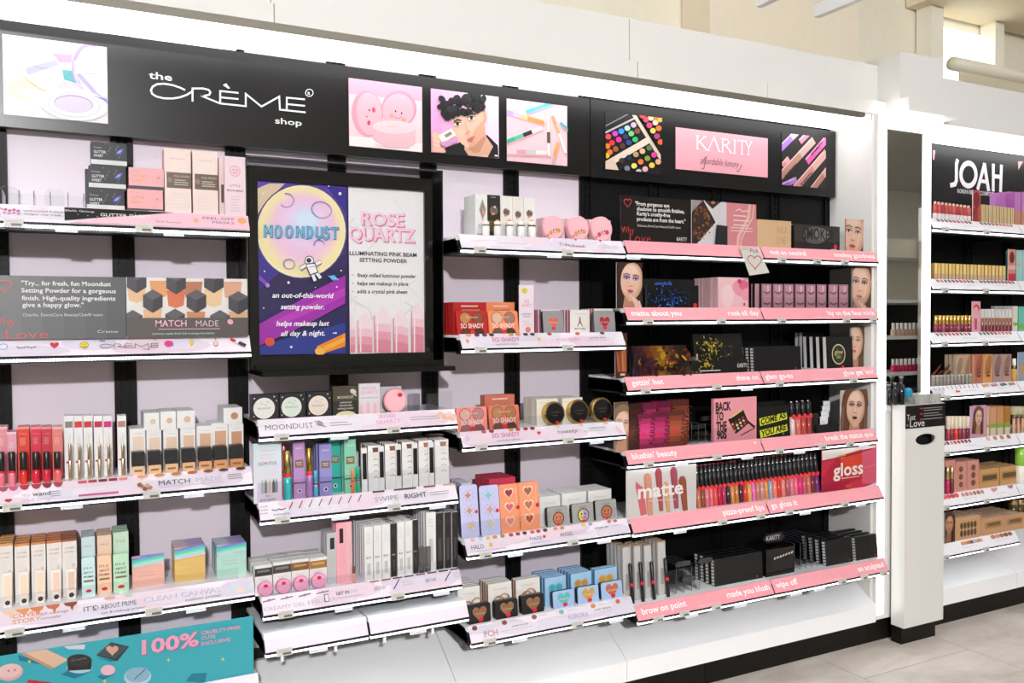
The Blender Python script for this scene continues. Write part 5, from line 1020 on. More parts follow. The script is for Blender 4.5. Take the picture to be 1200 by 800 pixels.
# turquoise board
def blue(c):
    c.crop(0, 600, 4); TQ = '#3fb0bd'
    c.poly([(0, 670), (1190, 490), (1190, 800), (0, 800)], TQ)
    for sh in ([(85, 670), (200, 700), (280, 730), (230, 720), (90, 695)], [(285, 760), (330, 735), (420, 750), (350, 780)], [(455, 770), (500, 750), (540, 760), (480, 785)], [(870, 790), (900, 755), (970, 752), (960, 800)], [(450, 680), (560, 695), (520, 700)]): c.poly(sh, '#1f7f96')
    c.poly([(110, 655), (215, 640), (320, 690), (255, 728)], '#e8c0a4'); c.poly([(110, 655), (255, 728), (240, 735), (100, 665)], '#c89a7c')
    c.ell(48, 750, 62, 38, '#e8b0b0', -.2); c.ell(45, 742, 58, 32, '#f0c8c4', -.2); c.ell(40, 742, 4, 5, '#c03a3a'); c.ell(70, 738, 4, 5, '#c03a3a')
    c.ell(372, 728, 60, 26, '#b8d4dc'); c.poly([(315, 695), (430, 690), (428, 735), (318, 742)], '#2c2a2c'); c.ell(372, 692, 58, 28, '#383436'); c.text('Creme', 335, 698, 14, '#8a8484', wid=76)
    c.poly([(455, 672), (520, 608), (605, 628), (550, 695)], '#2f3a40'); c.poly([(450, 668), (515, 612), (598, 630), (540, 685)], '#4a5458'); P = [(x, -y) for x, y in heart_pts(526, -648, 62, 48)]; c.poly(P, '#e0a890')
    c.poly([(473, 745), (540, 732), (538, 758), (476, 768)], '#6a8ac8'); c.ell(506, 738, 34, 24, '#f0c0cc', -.1)
    c.ell(645, 768, 64, 44, '#b8dce8', -.1); c.ell(645, 760, 58, 36, '#8fb8cc', -.1); c.line([(630, 780), (680, 735)], 5, '#3a5a6a')
    c.poly([(130, 782), (240, 795), (240, 805), (130, 800)], '#c8283a'); c.poly([(290, 622), (400, 618), (395, 640), (320, 640)], '#d8dce0')
    for x, y in ((138, 697), (789, 690), (1044, 687), (490, 790)): c.poly([(x-9, y), (x-3, y-3), (x, y-10), (x+3, y-3), (x+10, y), (x+3, y+3), (x, y+10), (x-3, y+3)], '#e8e040')
    for d, col in ((3, '#b8506a'), (0, '#f0a8c4')):
        A = c.A; A.n += 1; v, f, x0, x1, y0, y1 = text_geo('100%', .03); k = 268/(x1-x0)
        A.mb.add([A._p(*c.q(664+d+(p[0]-x0)*k, 664+d-(p[0]-x0)*k*.16-p[1]*92)) for p in v], f, col)
    for t_, y, w_ in (('CRUELTY-FREE', 572, 182), ('CUTE', 596, 66), ('INCLUSIVE', 622, 134)):
        A = c.A; A.n += 1; v, f, x0, x1, y0, y1 = text_geo(t_, .03); k = w_/(x1-x0)
        A.mb.add([A._p(*c.q(943+(p[0]-x0)*k, y-(p[0]-x0)*k*.16-p[1]*22)) for p in v], f, '#e0a0bc')
traced_board('A5', [(-8, 768.5), (297, 723), (297, 790), (-8, 830)], -.252, '#3fb0bd', blue, 'turquoise promotional board with pink percentage lettering and compacts')
# ------------------------------------------------------------------ bay S
def moon(col):
    def f(A):
        A.ell(46, A.H*.54, 40, 40, '#f2efe8', n=26); A.ell(46, A.H*.54, 37, 37, col, n=26); A.text('MOONDUST', 46, A.H*.58, 7, '#6a6468', 'c', wid=50)
        for x, y in ((38, .36), (52, .42), (60, .3)): A.ell(x, A.H*y, 6, 4, mix(col, '#c0b8d8', .5), n=10)
        for x, y, c_ in ((10, .14, '#e8e4ea'), (92, .26, '#f0a878'), (84, .1, '#d8d4da'), (8, .84, '#f0a878')): A.ell(x, A.H*y, 3, 3, c_, n=8)
    return f
for i, (u0, u1, vt, col) in enumerate(((295, 326.5, 462, '#eceae2'), (328, 357.5, 460.5, '#dfe9dc'), (360, 388.5, 459, '#eedfd0'))):
    stand('S1', u0, u1, vt, .042, B('powder_box', .035, '#242226', moon(col), side='#1a181b', top='#2e2c30'), 'black box with round %s powder lid' % ('white', 'pale green', 'pale peach')[i], 'box', 'moon powder boxes')
def mdk(A):
    A.rect(0, 0, 100, A.H*.5, '#4a4236'); A.ell(80, A.H*.2, 13, 9, '#d8d4c8', .5); A.line([(76, A.H*.24), (92, A.H*.34)], 6, '#cfcabc'); A.text('MOONDUST', 50, A.H*.42, 10, '#d8d0c0', 'c', wid=64, bold=.01)
    for k in range(3): A.text(('universal', 'translucent', 'setting powder')[k], 50, A.H*(.58+.1*k), 8, '#d8d2c4', 'c', wid=(44, 52, 64)[k], bold=.01)
    A.ell(50, A.H*1.0, 40, 18, '#e6dfae')
stand('S1', 390, 420, 452, .036, B('powder_box', .02, '#2c2824', mdk, side='#1a181a', top='#3a342c'), 'dark olive powder box with small astronaut', 'box', 'moon powder boxes')
def rq(A):
    A.text('ROSE', 50, A.H*.2, 14, '#e8a0c0', 'c', wid=62, bold=.01); A.text('QUARTZ', 50, A.H*.34, 14, '#e8a0c0', 'c', wid=84, bold=.01); A.text('illuminating pink', 50, A.H*.48, 6, '#7a7078', 'c', wid=80)
    for k in range(6): A.poly([(4+16*k, A.H), (4+16*k, A.H*(.72-.04*(k % 3))), (11+16*k, A.H*(.64-.04*(k % 3))), (18+16*k, A.H*.72), (18+16*k, A.H)], ('#f0c0cc', '#f4d4dc')[k % 2])
stand('S1', 420.5, 445.5, 449, .037, B('powder_card', .006, '#e2dee2', rq, side='#ccc'), 'pale marble rose powder card standing beside the olive box', 'card')
stand('S1', 446, 470.5, 452.5, .09, B('powder_box', .03, '#d6d2d6', side='#c4c0c4', top='#8a8086'), 'grey marble powder box behind the round pink compact', 'box', 'moon powder boxes')
stand('S1', 450.5, 477.5, 459, .040, disc('powder_compact', .014, '#f0b4bc', '#eaa6b0', lambda A: (A.ell(70, 28, 11, 9, '#e02a38'), A.line([(20, 40), (40, 60), (70, 74)], 2, '#f6d0d4'), A.line([(30, 70), (60, 44)], 2, '#f6d0d4')), m='satin'), 'round pink marbled powder compact with a red sticker', 'compact', tilt=.1)
for u0, u1 in ((478, 492), (500, 514)): stand('S1', u0, u1, 461, .05, R_('shelf_pusher', .004, '#dfe3e8', r=.006, m='frost'), 'empty clear shelf pusher at the end of the powder shelf', 'pusher', 'clear shelf pushers')
def glow(A):
    H = A.H; A.bands(0, 0, 100, H, ramp('#d8e8ea', '#ecdcec', 6), True); A.text('GLOW STICK', 50, H*.37, 12, '#5a5660', 'c', wid=66); A.micro(24, H*.12, 78, 4, 13, 5, '#e8bcd4', 2)
    for x, c_ in ((30, '#b8c0c0'), (42, '#8a9090'), (56, '#d8c8b0'), (70, '#6a6a6c'), (80, '#9a9aa0')): A.poly([(x-5, H*.84), (x-5, H*.68), (x, H*.6), (x+5, H*.68), (x+5, H*.84)], c_)
    A.text('be a', 50, H*.9, 8, '#4a4048', 'c'); A.text('glow getter', 50, H*.96, 8, '#4a4048', 'c', wid=58)
stand('S2', 297, 330, 519, .034, B('glow_card', .004, '#dfe4ea', glow, side='#eee'), 'tall iridescent glow stick card at the end of the mascara shelf', 'card', tilt=.02)
def mbx(col, txt='#6a5a48'):
    def f(A): A.rect(14, A.H*.32, 86, A.H*.46, '#8a7448'); A.rect(24, A.H*.36, 74, A.H*.38, mix(col, '#ffffff', .4)); A.rect(28, A.H*.40, 70, A.H*.415, mix(col, '#ffffff', .4)); A.rect(20, A.H*.1, 80, A.H*.13, mix(col, '#ffffff', .4)); A.rect(0, A.H*.72, 100, A.H*.74, '#3a3440'); A.ell(50, A.H*.87, 18, 18, '#f0e8d8'); A.ell(50, A.H*.87, 10, 12, '#3a3034')
    return f
for u0, u1, vt, dy, col, lb_, dp in ((344, 357.5, 517.6, .05, '#c596cf', 'lilac mascara box with gold band', 1), (374.6, 388.8, 520.6, .045, '#9a92d2', 'periwinkle mascara box with gold band', 3), (386, 399.5, 513, .075, '#2fb5a8', 'teal mascara box with dark band', 2), (404, 417.5, 514.5, .05, '#8fd6b8', 'mint mascara box with grey band', 3)):
    stand('S2', u0, u1, vt, dy, B('mascara_box', .018, col, mbx(col), side=col, top=mix(col, '#ffffff', .25)), lb_, 'box', 'mascara boxes', deep=dp, pitch=.03, tilt=.03)
for u0, u1, vt, c1, c2, cn in ((332.5, 341.5, 528, '#35b8bc', '#b09858', 'turquoise'), (359, 366.5, 525, '#b078b8', '#a8843c', 'purple'), (367.5, 373, 551, '#58b0d0', '#4aa0c4', 'sky blue'), (411.5, 415.5, 549, '#e8764a', '#e08a58', 'orange'), (417, 422.5, 547, '#3aa884', '#2f9c78', 'emerald'), (331, 335.5, 521, '#f0808c', '#e86a78', 'coral')):
    stand('S2', u0, u1, vt, .038 if vt > 522 else .07, tube('mascara_tester', (('body', 1, 0, .52, c1, 'gloss'), ('cap', .92, .5, 1, c2, 'metal' if c2[1] in 'ba' else 'gloss'), ('sticker', 1.08, .46, .53, '#e02838', 'paper'))), cn+' mascara tube tester', 'mascara', 'mascara testers', tilt=.05)
for i, (u0, u1, vt, col) in enumerate(((431.5, 446, 522, '#6a4a38'), (451.5, 466, 520, '#9a6644'), (471.5, 486, 517.6, '#7a5440'), (491, 506.6, 516, '#b87448'), (510, 526, 515, '#a8846a'))):
    cn = ('dark brown', 'chestnut', 'brown', 'auburn', 'taupe')[i]
    def lb(A, col=col):
        H = A.H; A.rect(0, H*.02, 100, H*.12, '#fbfafa'); A.poly([(36, H*.05), (86, H*.05), (80, H*.15), (42, H*.15)], col)
        for k in range(4): A.line([(44, H*(.32+.13*k)), (62, H*(.29+.13*k)), (84, H*(.33+.13*k))], 5, mix(col, '#ffffff', .35))
        A.micro(40, H*.2, 88, 2, 10, 4, '#cfc8c4', 1)
    stand('S2', u0, u1, vt, .045, B('brow_box', .016, '#eeebe9', lb, side=mix(col, '#ffffff', .2), top='#f6f4f3'), 'white brow pen box with %s corner flag' % cn, 'box', 'brow pen boxes', deep=4, pitch=.022, tilt=.03)
    stand('S2', u0-7.5, u0-1, vt+3, .04, lambda w_, h: [o := MB().box(-w_/2, 0, 0, w_/2, .01, h, '#f0eeed').build('brow_pen_pack', 'paper'), MB().box(-w_*.34, -.004, h*.3, w_*.34, 0, h*.88, '#242022').build('pen', 'gloss', o)][0], 'black brow pen blister beside the %s box' % cn, 'pen', 'brow pen blisters', tilt=.03)
for i, (u0, u1, vt) in enumerate(((482, 499, 512), (503, 520, 509))): stand('S2', u0, u1, vt, .14, B('brow_box', .016, '#eeebe9', lambda A: A.rect(0, A.H*.02, 100, A.H*.1, '#8a6a58'), side='#b89078', top='#f6f4f3'), 'white brow pen box in the back row', 'box', 'brow pen boxes', deep=2, pitch=.02)
# S3
for i, (u0, u1, vt, band) in enumerate(((298.7, 319, 662, '#3a3634'), (320, 341.2, 658, '#4a443e'), (341.8, 362, 655, '#8a5c2c'), (363, 383, 653, '#b07c34'))):
    cn = ('black', 'charcoal', 'bronze', 'gold')[i]
    def lb(A, band=band): A.rect(0, A.H*.1, 100, A.H*.36, band); A.rect(14, A.H*.16, 86, A.H*.24, mix(band, '#ffffff', .35)); A.text('Creme', 26, A.H*.5, 8, '#b0aaa8', wid=50); A.ell(50, A.H*.66, 24, 18, '#221e20')
    stand('S3', u0, u1, vt, .055, B('eyeliner_box', .03, '#efedea', lb, side='#d8d5d2', top='#f8f7f6'), 'white gel eyeliner box with %s band' % cn, 'box', 'gel eyeliner boxes', deep=3, pitch=.036)
    uc = (312, 333, 353.6, 374.6)[i]; vc = (694.5, 690, 687, 683.5)[i]
    stand('S3', uc-9.2, uc+9.2, vc-9, .034, disc('eyeliner_pot', .012, '#e7a0c0', '#d88ab0', lambda A: (A.ell(50, 30, 14, 11, '#e02838')) if 1 else None, m='satin'), 'round pink eyeliner pot before the %s banded box' % cn, 'compact', 'gel eyeliner testers', tilt=.15)
stand('S3', 383, 395.6, 624, .06, B('eyeliner_box', .02, '#c8c6c8', lambda A: (A.rect(30, A.H*.1, 70, A.H*.32, '#2a282a'), A.micro(30, A.H*.4, 72, 7, 20, 6, '#aaa6a8', 1)), side='#b4b2b4', top='#dcdadc'), 'silver grey eyeliner carton beside the pink pack', 'box', 'tall eyeliner cartons', deep=3, pitch=.024)
stand('S3', 394.5, 413, 612, .055, B('eyeliner_pack', .02, '#e9a4ac', lambda A: (A.rect(20, A.H*.1, 44, A.H*.34, '#2a2224'), A.rect(60, A.H*.02, 96, A.H*.9, '#f0bcc0'), A.micro(16, A.H*.45, 60, 6, 18, 5, '#d88a94', 2)), side='#d88c98', top='#f0c0c4', m='gloss'), 'glossy pink eyeliner pack with a dark window', 'pack', deep=2, pitch=.03, tilt=.03, group='glossy pink eyeliner packs')
stand('S3', 413, 417, 664, .04, tube('eyeliner_pen', (('body', 1, 0, .6, '#e8a098', 'gloss'), ('cap', .9, .6, 1, '#6a4a44', 'gloss'))), 'thin coral eyeliner pen before the pink pack', 'pen', tilt=.08)
for i, (u0, u1, vt, dk) in enumerate(((427, 437, 617, 0), (437.7, 447, 615.5, 0), (447.5, 457, 614, 0), (457.8, 464.8, 613, 1), (465.8, 474, 611.5, 0), (474.6, 483, 610, 0), (484, 490, 609, 1))):
    col = '#2a2628' if dk else '#efedeb'; c2 = ('#a87444', '#b85040', '#8a5c3c', '#5a4438', '#8a5444', '#7a4a3a', '#4a3a34')[i]
    cn = ('tan', 'red brown', 'hazel', 'black', 'mahogany', 'dark hazel', 'jet black')[i]
    def lb(A, col=col, c2=c2, dk=dk): A.text('BROW', 20, A.H*.6, 26, c2 if not dk else '#cfc8c4', wid=56, bold=.02); A.micro(24, A.H*.1, 76, 5, 30, 10, mix(col, '#888888', .35), 1); A.rect(30, A.H*.68, 70, A.H*.9, mix(col, '#808080', .3))
    stand('S3', u0, u1, vt, .045, B('brow_pencil_box', .012, col, lb, side='#e4e2e0', top='#f2f0ee' if not dk else '#fff'), '%s brow pencil box, tall and slim, beside the pink pack' % cn, 'box', 'slim brow pencil boxes', deep=6, pitch=.021)
for i, (u0, u1, vt, dk) in enumerate(((499.5, 510.5, 600, 0), (511, 519.5, 601, 1), (521, 528.5, 600, 1), (530, 536.5, 600, 1))):
    col = '#2a2628' if dk else '#efedeb'
    stand('S3', u0, u1, vt, .05, B('brow_pencil_box', .012, col, lambda A, col=col: (A.micro(24, A.H*.12, 76, 3, 30, 10, mix(col, '#888888', .4), 1), A.rect(30, A.H*.45, 70, A.H*.85, mix(col, '#909090', .35))), side='#e8e6e4', top='#f6f4f2'), ('white', 'black', 'black', 'black')[i]+' slim brow pencil box at the end of the brow shelf', 'box', 'brow pencil boxes at the shelf end', deep=6, pitch=.02)
for u0, u1 in ((491.5, 497.5), (498.5, 505)): stand('S3', u0, u1, 640, .04, R_('shelf_pusher', .004, '#dfe3e8', r=.004, m='frost'), 'small clear pusher between the brow pencil boxes', 'pusher', 'clear shelf pushers')
# ------------------------------------------------------------------ bay M
def oval(col, ring, H0=.38):
    def f(A): A.ell(50, A.H*H0, 30, 30, ring); A.ell(50, A.H*H0, 25, 26, '#6a6264'); A.ell(44, A.H*(H0+.08), 14, 9, '#e0906a', -.3); A.ell(58, A.H*(H0-.08), 8, 9, '#d8d4d4'); A.micro(20, A.H*.72, 84, 4, 10, 4, '#bdb6b8', 2); A.micro(24, A.H*.05, 76, 1, 8, 3, '#d8d2d2', 1)
    return f
def diam(A): A.poly([(60, A.H*.1), (92, A.H*.36), (60, A.H*.62), (30, A.H*.36)], '#c9a888'); A.poly([(60, A.H*.16), (82, A.H*.36), (60, A.H*.55), (40, A.H*.36)], '#8a8488'); A.poly([(60, A.H*.3), (74, A.H*.4), (60, A.H*.5)], '#e0b090'); A.micro(20, A.H*.7, 90, 3, 12, 5, '#9ac0c8', 1); A.rect(8, A.H*.92, 70, A.H*.97, '#e88a70')
def oval_b(A): oval('#fff', '#b09048', .36)(A); A.rect(0, A.H*.6, 100, A.H*.86, '#6a5a30')
G = 'glow bullet boxes on the top shelf'
for i, (u0, u1, vt, col, fn, sd, cn) in enumerate(((557, 571, 227.5, '#eef0ef', diam, '#c8e0e4', 'ice blue sided box with diamond window'), (571.3, 586, 228.5, '#2e2a26', oval_b, '#1c1a1a', 'black and gold box with oval window'), (586.5, 600.3, 229.5, '#f1ede6', oval('#fff', '#e0a888'), '#d8d4d0', 'cream box with peach ringed window'), (600.7, 613.5, 230.5, '#f1ece4', oval('#fff', '#c8b098', .42), '#d8d4d0', 'cream box with sand ringed window'), (614, 627, 231.5, '#f1efec', oval('#fff', '#e8a058'), '#d8d4d0', 'cream box with orange ringed window'))):
    stand('M1', u0, u1, vt, .060, B('highlighter_box', .085, col, fn, side=sd, top='#f6f4f2'), 'tall '+cn+' behind the bullet sticks', 'box', G)
    uc = (569.4, 583, 597, 610.6, 623.4)[i]
    stand('M1', uc-4.2, uc+4.2, 257.5, .036, tube('glow_stick', (('body', .95, 0, .64, '#eceae8', 'gloss'), ('collar', 1, .64, .70, '#3a3634', 'gloss'), ('cap', .9, .70, .9, '#f0e6dc', 'gloss'), ('tip', .5, .9, 1, ('#e8e0d8', '#e8905a', '#e8804a', '#dcd0e0', '#f0a090')[i], 'gloss'))), 'white glow stick with %s tip' % ('ivory', 'orange', 'amber', 'lilac', 'coral')[i], 'stick', 'glow stick testers')
    stand('M1', uc-9, uc-5, 262, .046, R_('shelf_divider', .003, '#ffffff', r=.004, m='acrylic'), 'clear divider between the glow sticks', 'divider', 'clear dividers between glow sticks')
for i, (uc, vc) in enumerate(((649, 272.5), (678.4, 274), (705.6, 274))):
    stand('M1', uc-13+(0, 0, -8)[i]*.3, uc+(9, 6, 6)[i]+4, (255.6, 256.5, 257.6)[i], .075, B('cheek_box', .045, '#f0cdd0', lambda A: (A.rect(14, A.H*.14, 90, A.H*.22, '#e8b8bc'), A.rect(20, A.H*.3, 86, A.H*.95, '#e4b0b8'), A.ell(40, A.H*.6, 14, 18, '#d86a70')), side='#e8bcc2', top='#f6dcde'), 'pale pink cheek colour box behind the %s cheeked compact' % ('orange', 'amber', 'red')[i], 'box', 'cheek colour boxes')
    cc = ('#f0a040', '#f0a050', '#e04858')[i]
    stand('M1', uc-12.4, uc+12.4, vc-12.6, .040, disc('cheek_compact', .022, '#efb9c2', '#eab0ba', lambda A, cc=cc: (A.ell(36, 72, 9, 9, cc), A.ell(72, 62, 9, 9, cc), A.ell(48, 62, 3, 4, '#5a3a40'), A.ell(60, 58, 3, 4, '#5a3a40'), A.ring(55, 66, 6, 5, 2, '#8a4a54', 8, 20, 160), A.ell(22, 82, 6, 5, '#e89080')), m='satin'), 'round pink compact with smiling face and %s cheeks' % ('orange', 'amber', 'red')[i], 'compact', 'smiling cheek compacts')
# M2
def shady(cols, base):
    def f(A):
        H = A.H
        for k, (x, y) in enumerate(((29, H*.3), (71, H*.3), (29, H*.96), (71, H*.96))): A.ell(x, y, 20, 19, mix(base, '#300808', .35)); A.ell(x, y, 17.5, 16.5, cols[k])
        A.text('Creme', 30, H*.3, 6, '#f0d8d0', wid=40); A.text('SO SHADY', 50, H*.72, 15, '#f6ece8', 'c', wid=76, bold=.015); A.ell(50, H*.88, 8, 6, '#e8283a')
    return f
def shadybox(A): A.rect(26, A.H*.22, 82, A.H*.42, '#b08468'); A.text('Creme', 34, A.H*.36, 7, '#f0e0d8', wid=40); A.rect(24, A.H*.1, 76, A.H*.14, '#f4d0c4')
for key, u0, u1, vt, b0, b1, bv, col, cols, cn, dp in (('M2', 536, 571.5, 364, 531, 569, 354, '#b9201f', ('#c08a50', '#8a5038', '#6a3828', '#4a2a20'), 'red', 6), ('M2', 573.5, 608, 364, 570, 603, 354, '#ee8a5a', ('#e8bca0', '#a87a70', '#6a5044', '#3a3230'), 'orange', 3), ('M3', 536, 571.5, 477, 0, 0, 0, '#e88c80', ('#e0b0a4', '#c08888', '#a06a68', '#8a5050'), 'coral', 0), ('M3', 574, 609.5, 475, 568, 603, 462.5, '#d4735c', ('#c08a5c', '#b07850', '#7a5040', '#5a3830'), 'terracotta', 2)):
    stand(key, u0, u1, vt, .034, R_('eyeshadow_palette', .009, col, shady(cols, col), side=col, r=.006), 'glossy %s four pan eyeshadow palette' % cn, 'palette', 'four pan eyeshadow palettes', tilt=.14)
    if dp: stand(key, b0, b1, bv, .07, B('palette_box', .014, col, shadybox, side=col, top=col), '%s eyeshadow palette carton behind its open tester' % cn, 'box', 'eyeshadow palette cartons', deep=dp, pitch=.017)
def socard(A): H = A.H; A.ell(36, H*.11, 20, 18, '#d8d048'); A.text('SO', 50, H*.36, 20, '#e8a8b8', 'c', wid=34, bold=.02); A.text('SHADY', 50, H*.44, 20, '#e8a8b8', 'c', wid=72, bold=.02); A.text('eyeshadow', 50, H*.6, 9, '#6a5a62', 'c', wid=70, bold=.01); A.text('palette', 50, H*.65, 9, '#6a5a62', 'c', wid=44, bold=.01); A.micro(20, H*.73, 82, 3, 12, 4, '#c8b0bc', 1); A.ell(58, H*.91, 18, 18, '#e88a70')
stand('M2', 608.5, 625.5, 334, .034, B('name_card', .004, '#f0dfe8', socard, side='#ddd'), 'slim pale card with yellow face between palettes and blush', 'card')
def blushc(col):
    def f(A): A.heart(50, A.H*.54, 62, 58, '#b8a09c'); A.heart(50, A.H*.54, 54, 50, col); A.text('Creme', 30, A.H*.54, 7, '#f0d0c8', wid=40); A.ell(50, A.H*.76, 10, 7, '#e8283a')
    return f
for i, (u0, u1, vt, col) in enumerate(((637, 661, 364, '#d8725c'), (697, 721.5, 364, '#a83238'))):
    stand('M2', u0, u1, vt, .036, R_('blush_compact', .014, '#8f8d8f', blushc(col), side='#2c2a2c', r=.007), 'grey square blush compact with %s heart' % ('coral', 'dark red')[i], 'compact', 'heart blush compacts', tilt=.1)
def paris(A): H = A.H; A.text('Creme', 26, H*.2, 7, '#b8b0ac', wid=50); A.line([(50, H*.3), (48, H*.5), (38, H*.7)], 4, '#9a2a3c'); A.line([(50, H*.3), (52, H*.5), (62, H*.7)], 4, '#9a2a3c'); A.line([(44, H*.56), (56, H*.56)], 4, '#9a2a3c'); A.text('MON CHERI', 50, H*.84, 8, '#a83a4a', 'c', wid=52, bold=.01)
for i, (u0, u1, vt) in enumerate(((634, 656, 362.5), (668, 691, 363), (696, 718, 361.5))):
    stand('M2', u0, u1, vt, .062, B('blush_box', .012, '#eeebe4', paris, side=('#e0809a', '#eeeae4')[0], top='#f4f2ee'), 'ivory blush box with little tower print, %s' % ('behind the coral heart compact', 'between the two heart compacts', 'behind the dark red heart compact')[i], 'box', 'ivory blush boxes', deep=5, pitch=.018)
# M3
for i, (u0, u1, vt) in enumerate(((629, 653.6, 467), (659, 682.6, 466))):
    stand('M3', u0, u1, vt, .062, B('bronzer_box', .02, '#eee7d8', lambda A: (A.text('Creme', 24, A.H*.3, 8, '#c8bca8', wid=54), A.rect(10, A.H*.14, 90, A.H*.16, '#d8ccb8')), side='#ddd4c2', top='#f4efe4'), 'cream cushion bronzer box, %s' % ('beside the palettes', 'behind the middle compact')[i], 'box', 'cream bronzer boxes', deep=4, pitch=.024)
for i, (uc, vc) in enumerate(((651, 490), (679.5, 489), (707, 487))):
    stand('M3', uc-12.2, uc+12.2, vc-12, .036, disc('bronzer_compact', .02, '#191618', '#c9a860', lambda A: (A.text('CREME', 50, 48, 7, '#5a4a30', 'c', wid=40), A.rect(36, 57, 64, 60, '#5a4a30'), A.ell(58, 88, 9, 6, '#e8283a')), rm='metal'), 'round black compact with gold rim, %s' % ('beside the terracotta palette', 'before the second cream box', 'alone at the shelf end')[i], 'compact', 'gold rimmed black compacts', tilt=.1)
# M4
def stars(cs):
    def f(A):
        for k, c_ in enumerate(cs):
            cx, cy = 46+3*k, A.H*(.2+.29*k); A.poly([(cx, cy-22), (cx+6, cy-7), (cx+20, cy), (cx+6, cy+7), (cx, cy+22), (cx-6, cy+7), (cx-20, cy), (cx-6, cy-7)], c_); A.poly([(cx-15, cy), (cx, cy-15), (cx+15, cy), (cx, cy+15)], c_)
            for a in range(8): t = a*PI/4+.4; A.ell(cx+27*math.cos(t), cy+26*math.sin(t), 3, 3, c_, n=6)
        A.ell(86, A.H*.52, 8, 9, '#e8283a')
    return f
for i, (u0, u1, vt, cs) in enumerate(((541, 562, 569, ('#dc9068', '#d89c60', '#ecc880')), (564, 587, 569.5, ('#8ad8d0', '#e0a890', '#e8d4a0')))):
    stand('M4', u0, u1, vt, .036, R_('highlighter_palette', .012, '#c2c2e6', stars(cs), side='#3a3644', r=.008), 'lavender highlighter palette with %s stars' % ('orange', 'turquoise')[i], 'palette', 'lavender star palettes', tilt=.12)
stand('M4', 541, 552, 566, .075, B('palette_carton', .02, '#e6e4f0', side='#d0d0e4', top='#f4f4fa'), 'pale lavender carton behind the lavender star palettes', 'box', deep=4, pitch=.025, group='pale lavender cartons')
def hearts(cs):
    def f(A):
        for k, c_ in enumerate(cs): A.heart(48, A.H*(.2+.29*k), 52, 50, '#f4e4dc'); A.heart(48, A.H*(.2+.29*k), 40, 38, c_)
        A.ell(90, A.H*.5, 9, 9, '#e8283a'); A.micro(82, A.H*.1, 88, 6, 12, 6, '#f4c8b0', 1)
    return f
for i, (u0, u1, vt, cs) in enumerate(((587.5, 610.5, 568, ('#a83c48', '#e87078', '#f08c84')), (609.5, 633.5, 565.5, ('#b86850', '#cc7c58', '#c85a34')))):
    stand('M4', u0, u1, vt, .036, R_('blush_palette', .012, '#ee9870', hearts(cs), side='#b83a44', r=.006), 'orange blush palette with %s hearts' % ('pink', 'brown')[i], 'palette', 'orange heart palettes', tilt=.12)
stand('M4', 573, 604, 560, .075, B('palette_carton', .014, '#cf3a54', side='#b82a48', top='#c4304c'), 'crimson palette carton behind the orange heart palettes', 'box', 'crimson palette cartons', deep=6, pitch=.018)
for i, (u0, u1, vt, c0, c1, c2, v2, fc) in enumerate(((633, 657, 581, 642, 666.5, '#d8875c', 594, '#d8875c'), (659, 687, 577, 671, 696, '#b0a0d8', 590, '#e8d070'), (690, 717, 574, 698.5, 723, '#cc7c58', 586, '#cc7c58'))):
    cn = ('copper', 'yellow and lilac', 'bronze')[i]
    stand('M4', u0, u1, vt, .070, B('highlighter_carton', .010, '#efedeb', lambda A: (A.text('Creme', 24, A.H*.28, 8, '#c4c0be', wid=52), A.ring(50, A.H*.62, 20, 18, 3, '#4a4444', 14, 180, 360)), side='#e2e0de', top='#f7f6f5'), 'white highlighter duo carton behind the %s face compact' % cn, 'box', 'white highlighter duo cartons', deep=7, pitch=.015, tilt=.04)
    def fa(A, c2=c2, fc=fc): A.text('Creme', 34, A.H*.22, 6, '#5a5854', wid=34); A.ell(52, A.H*.6, 27, 27, '#2c2828'); A.ell(52, A.H*.6, 23, 23, fc); A.poly([(52, A.H*.6-23), (68, A.H*.6-16), (75, A.H*.6), (68, A.H*.6+16), (52, A.H*.6+23)], c2); A.ell(44, A.H*.54, 3, 4, '#3a2a28'); A.ell(60, A.H*.54, 3, 4, '#3a2a28'); A.ring(52, A.H*.62, 12, 10, 2.4, '#3a2a28', 10, 15, 165); A.ell(52, A.H*.9, 9, 6, '#e8283a')
    stand('M4', c0, c1, v2, .036, R_('highlighter_compact', .014, '#9d9c99', fa, side='#242224', r=.006), 'square grey compact with %s smiling face' % cn, 'compact', 'smiling face compacts', tilt=.1)
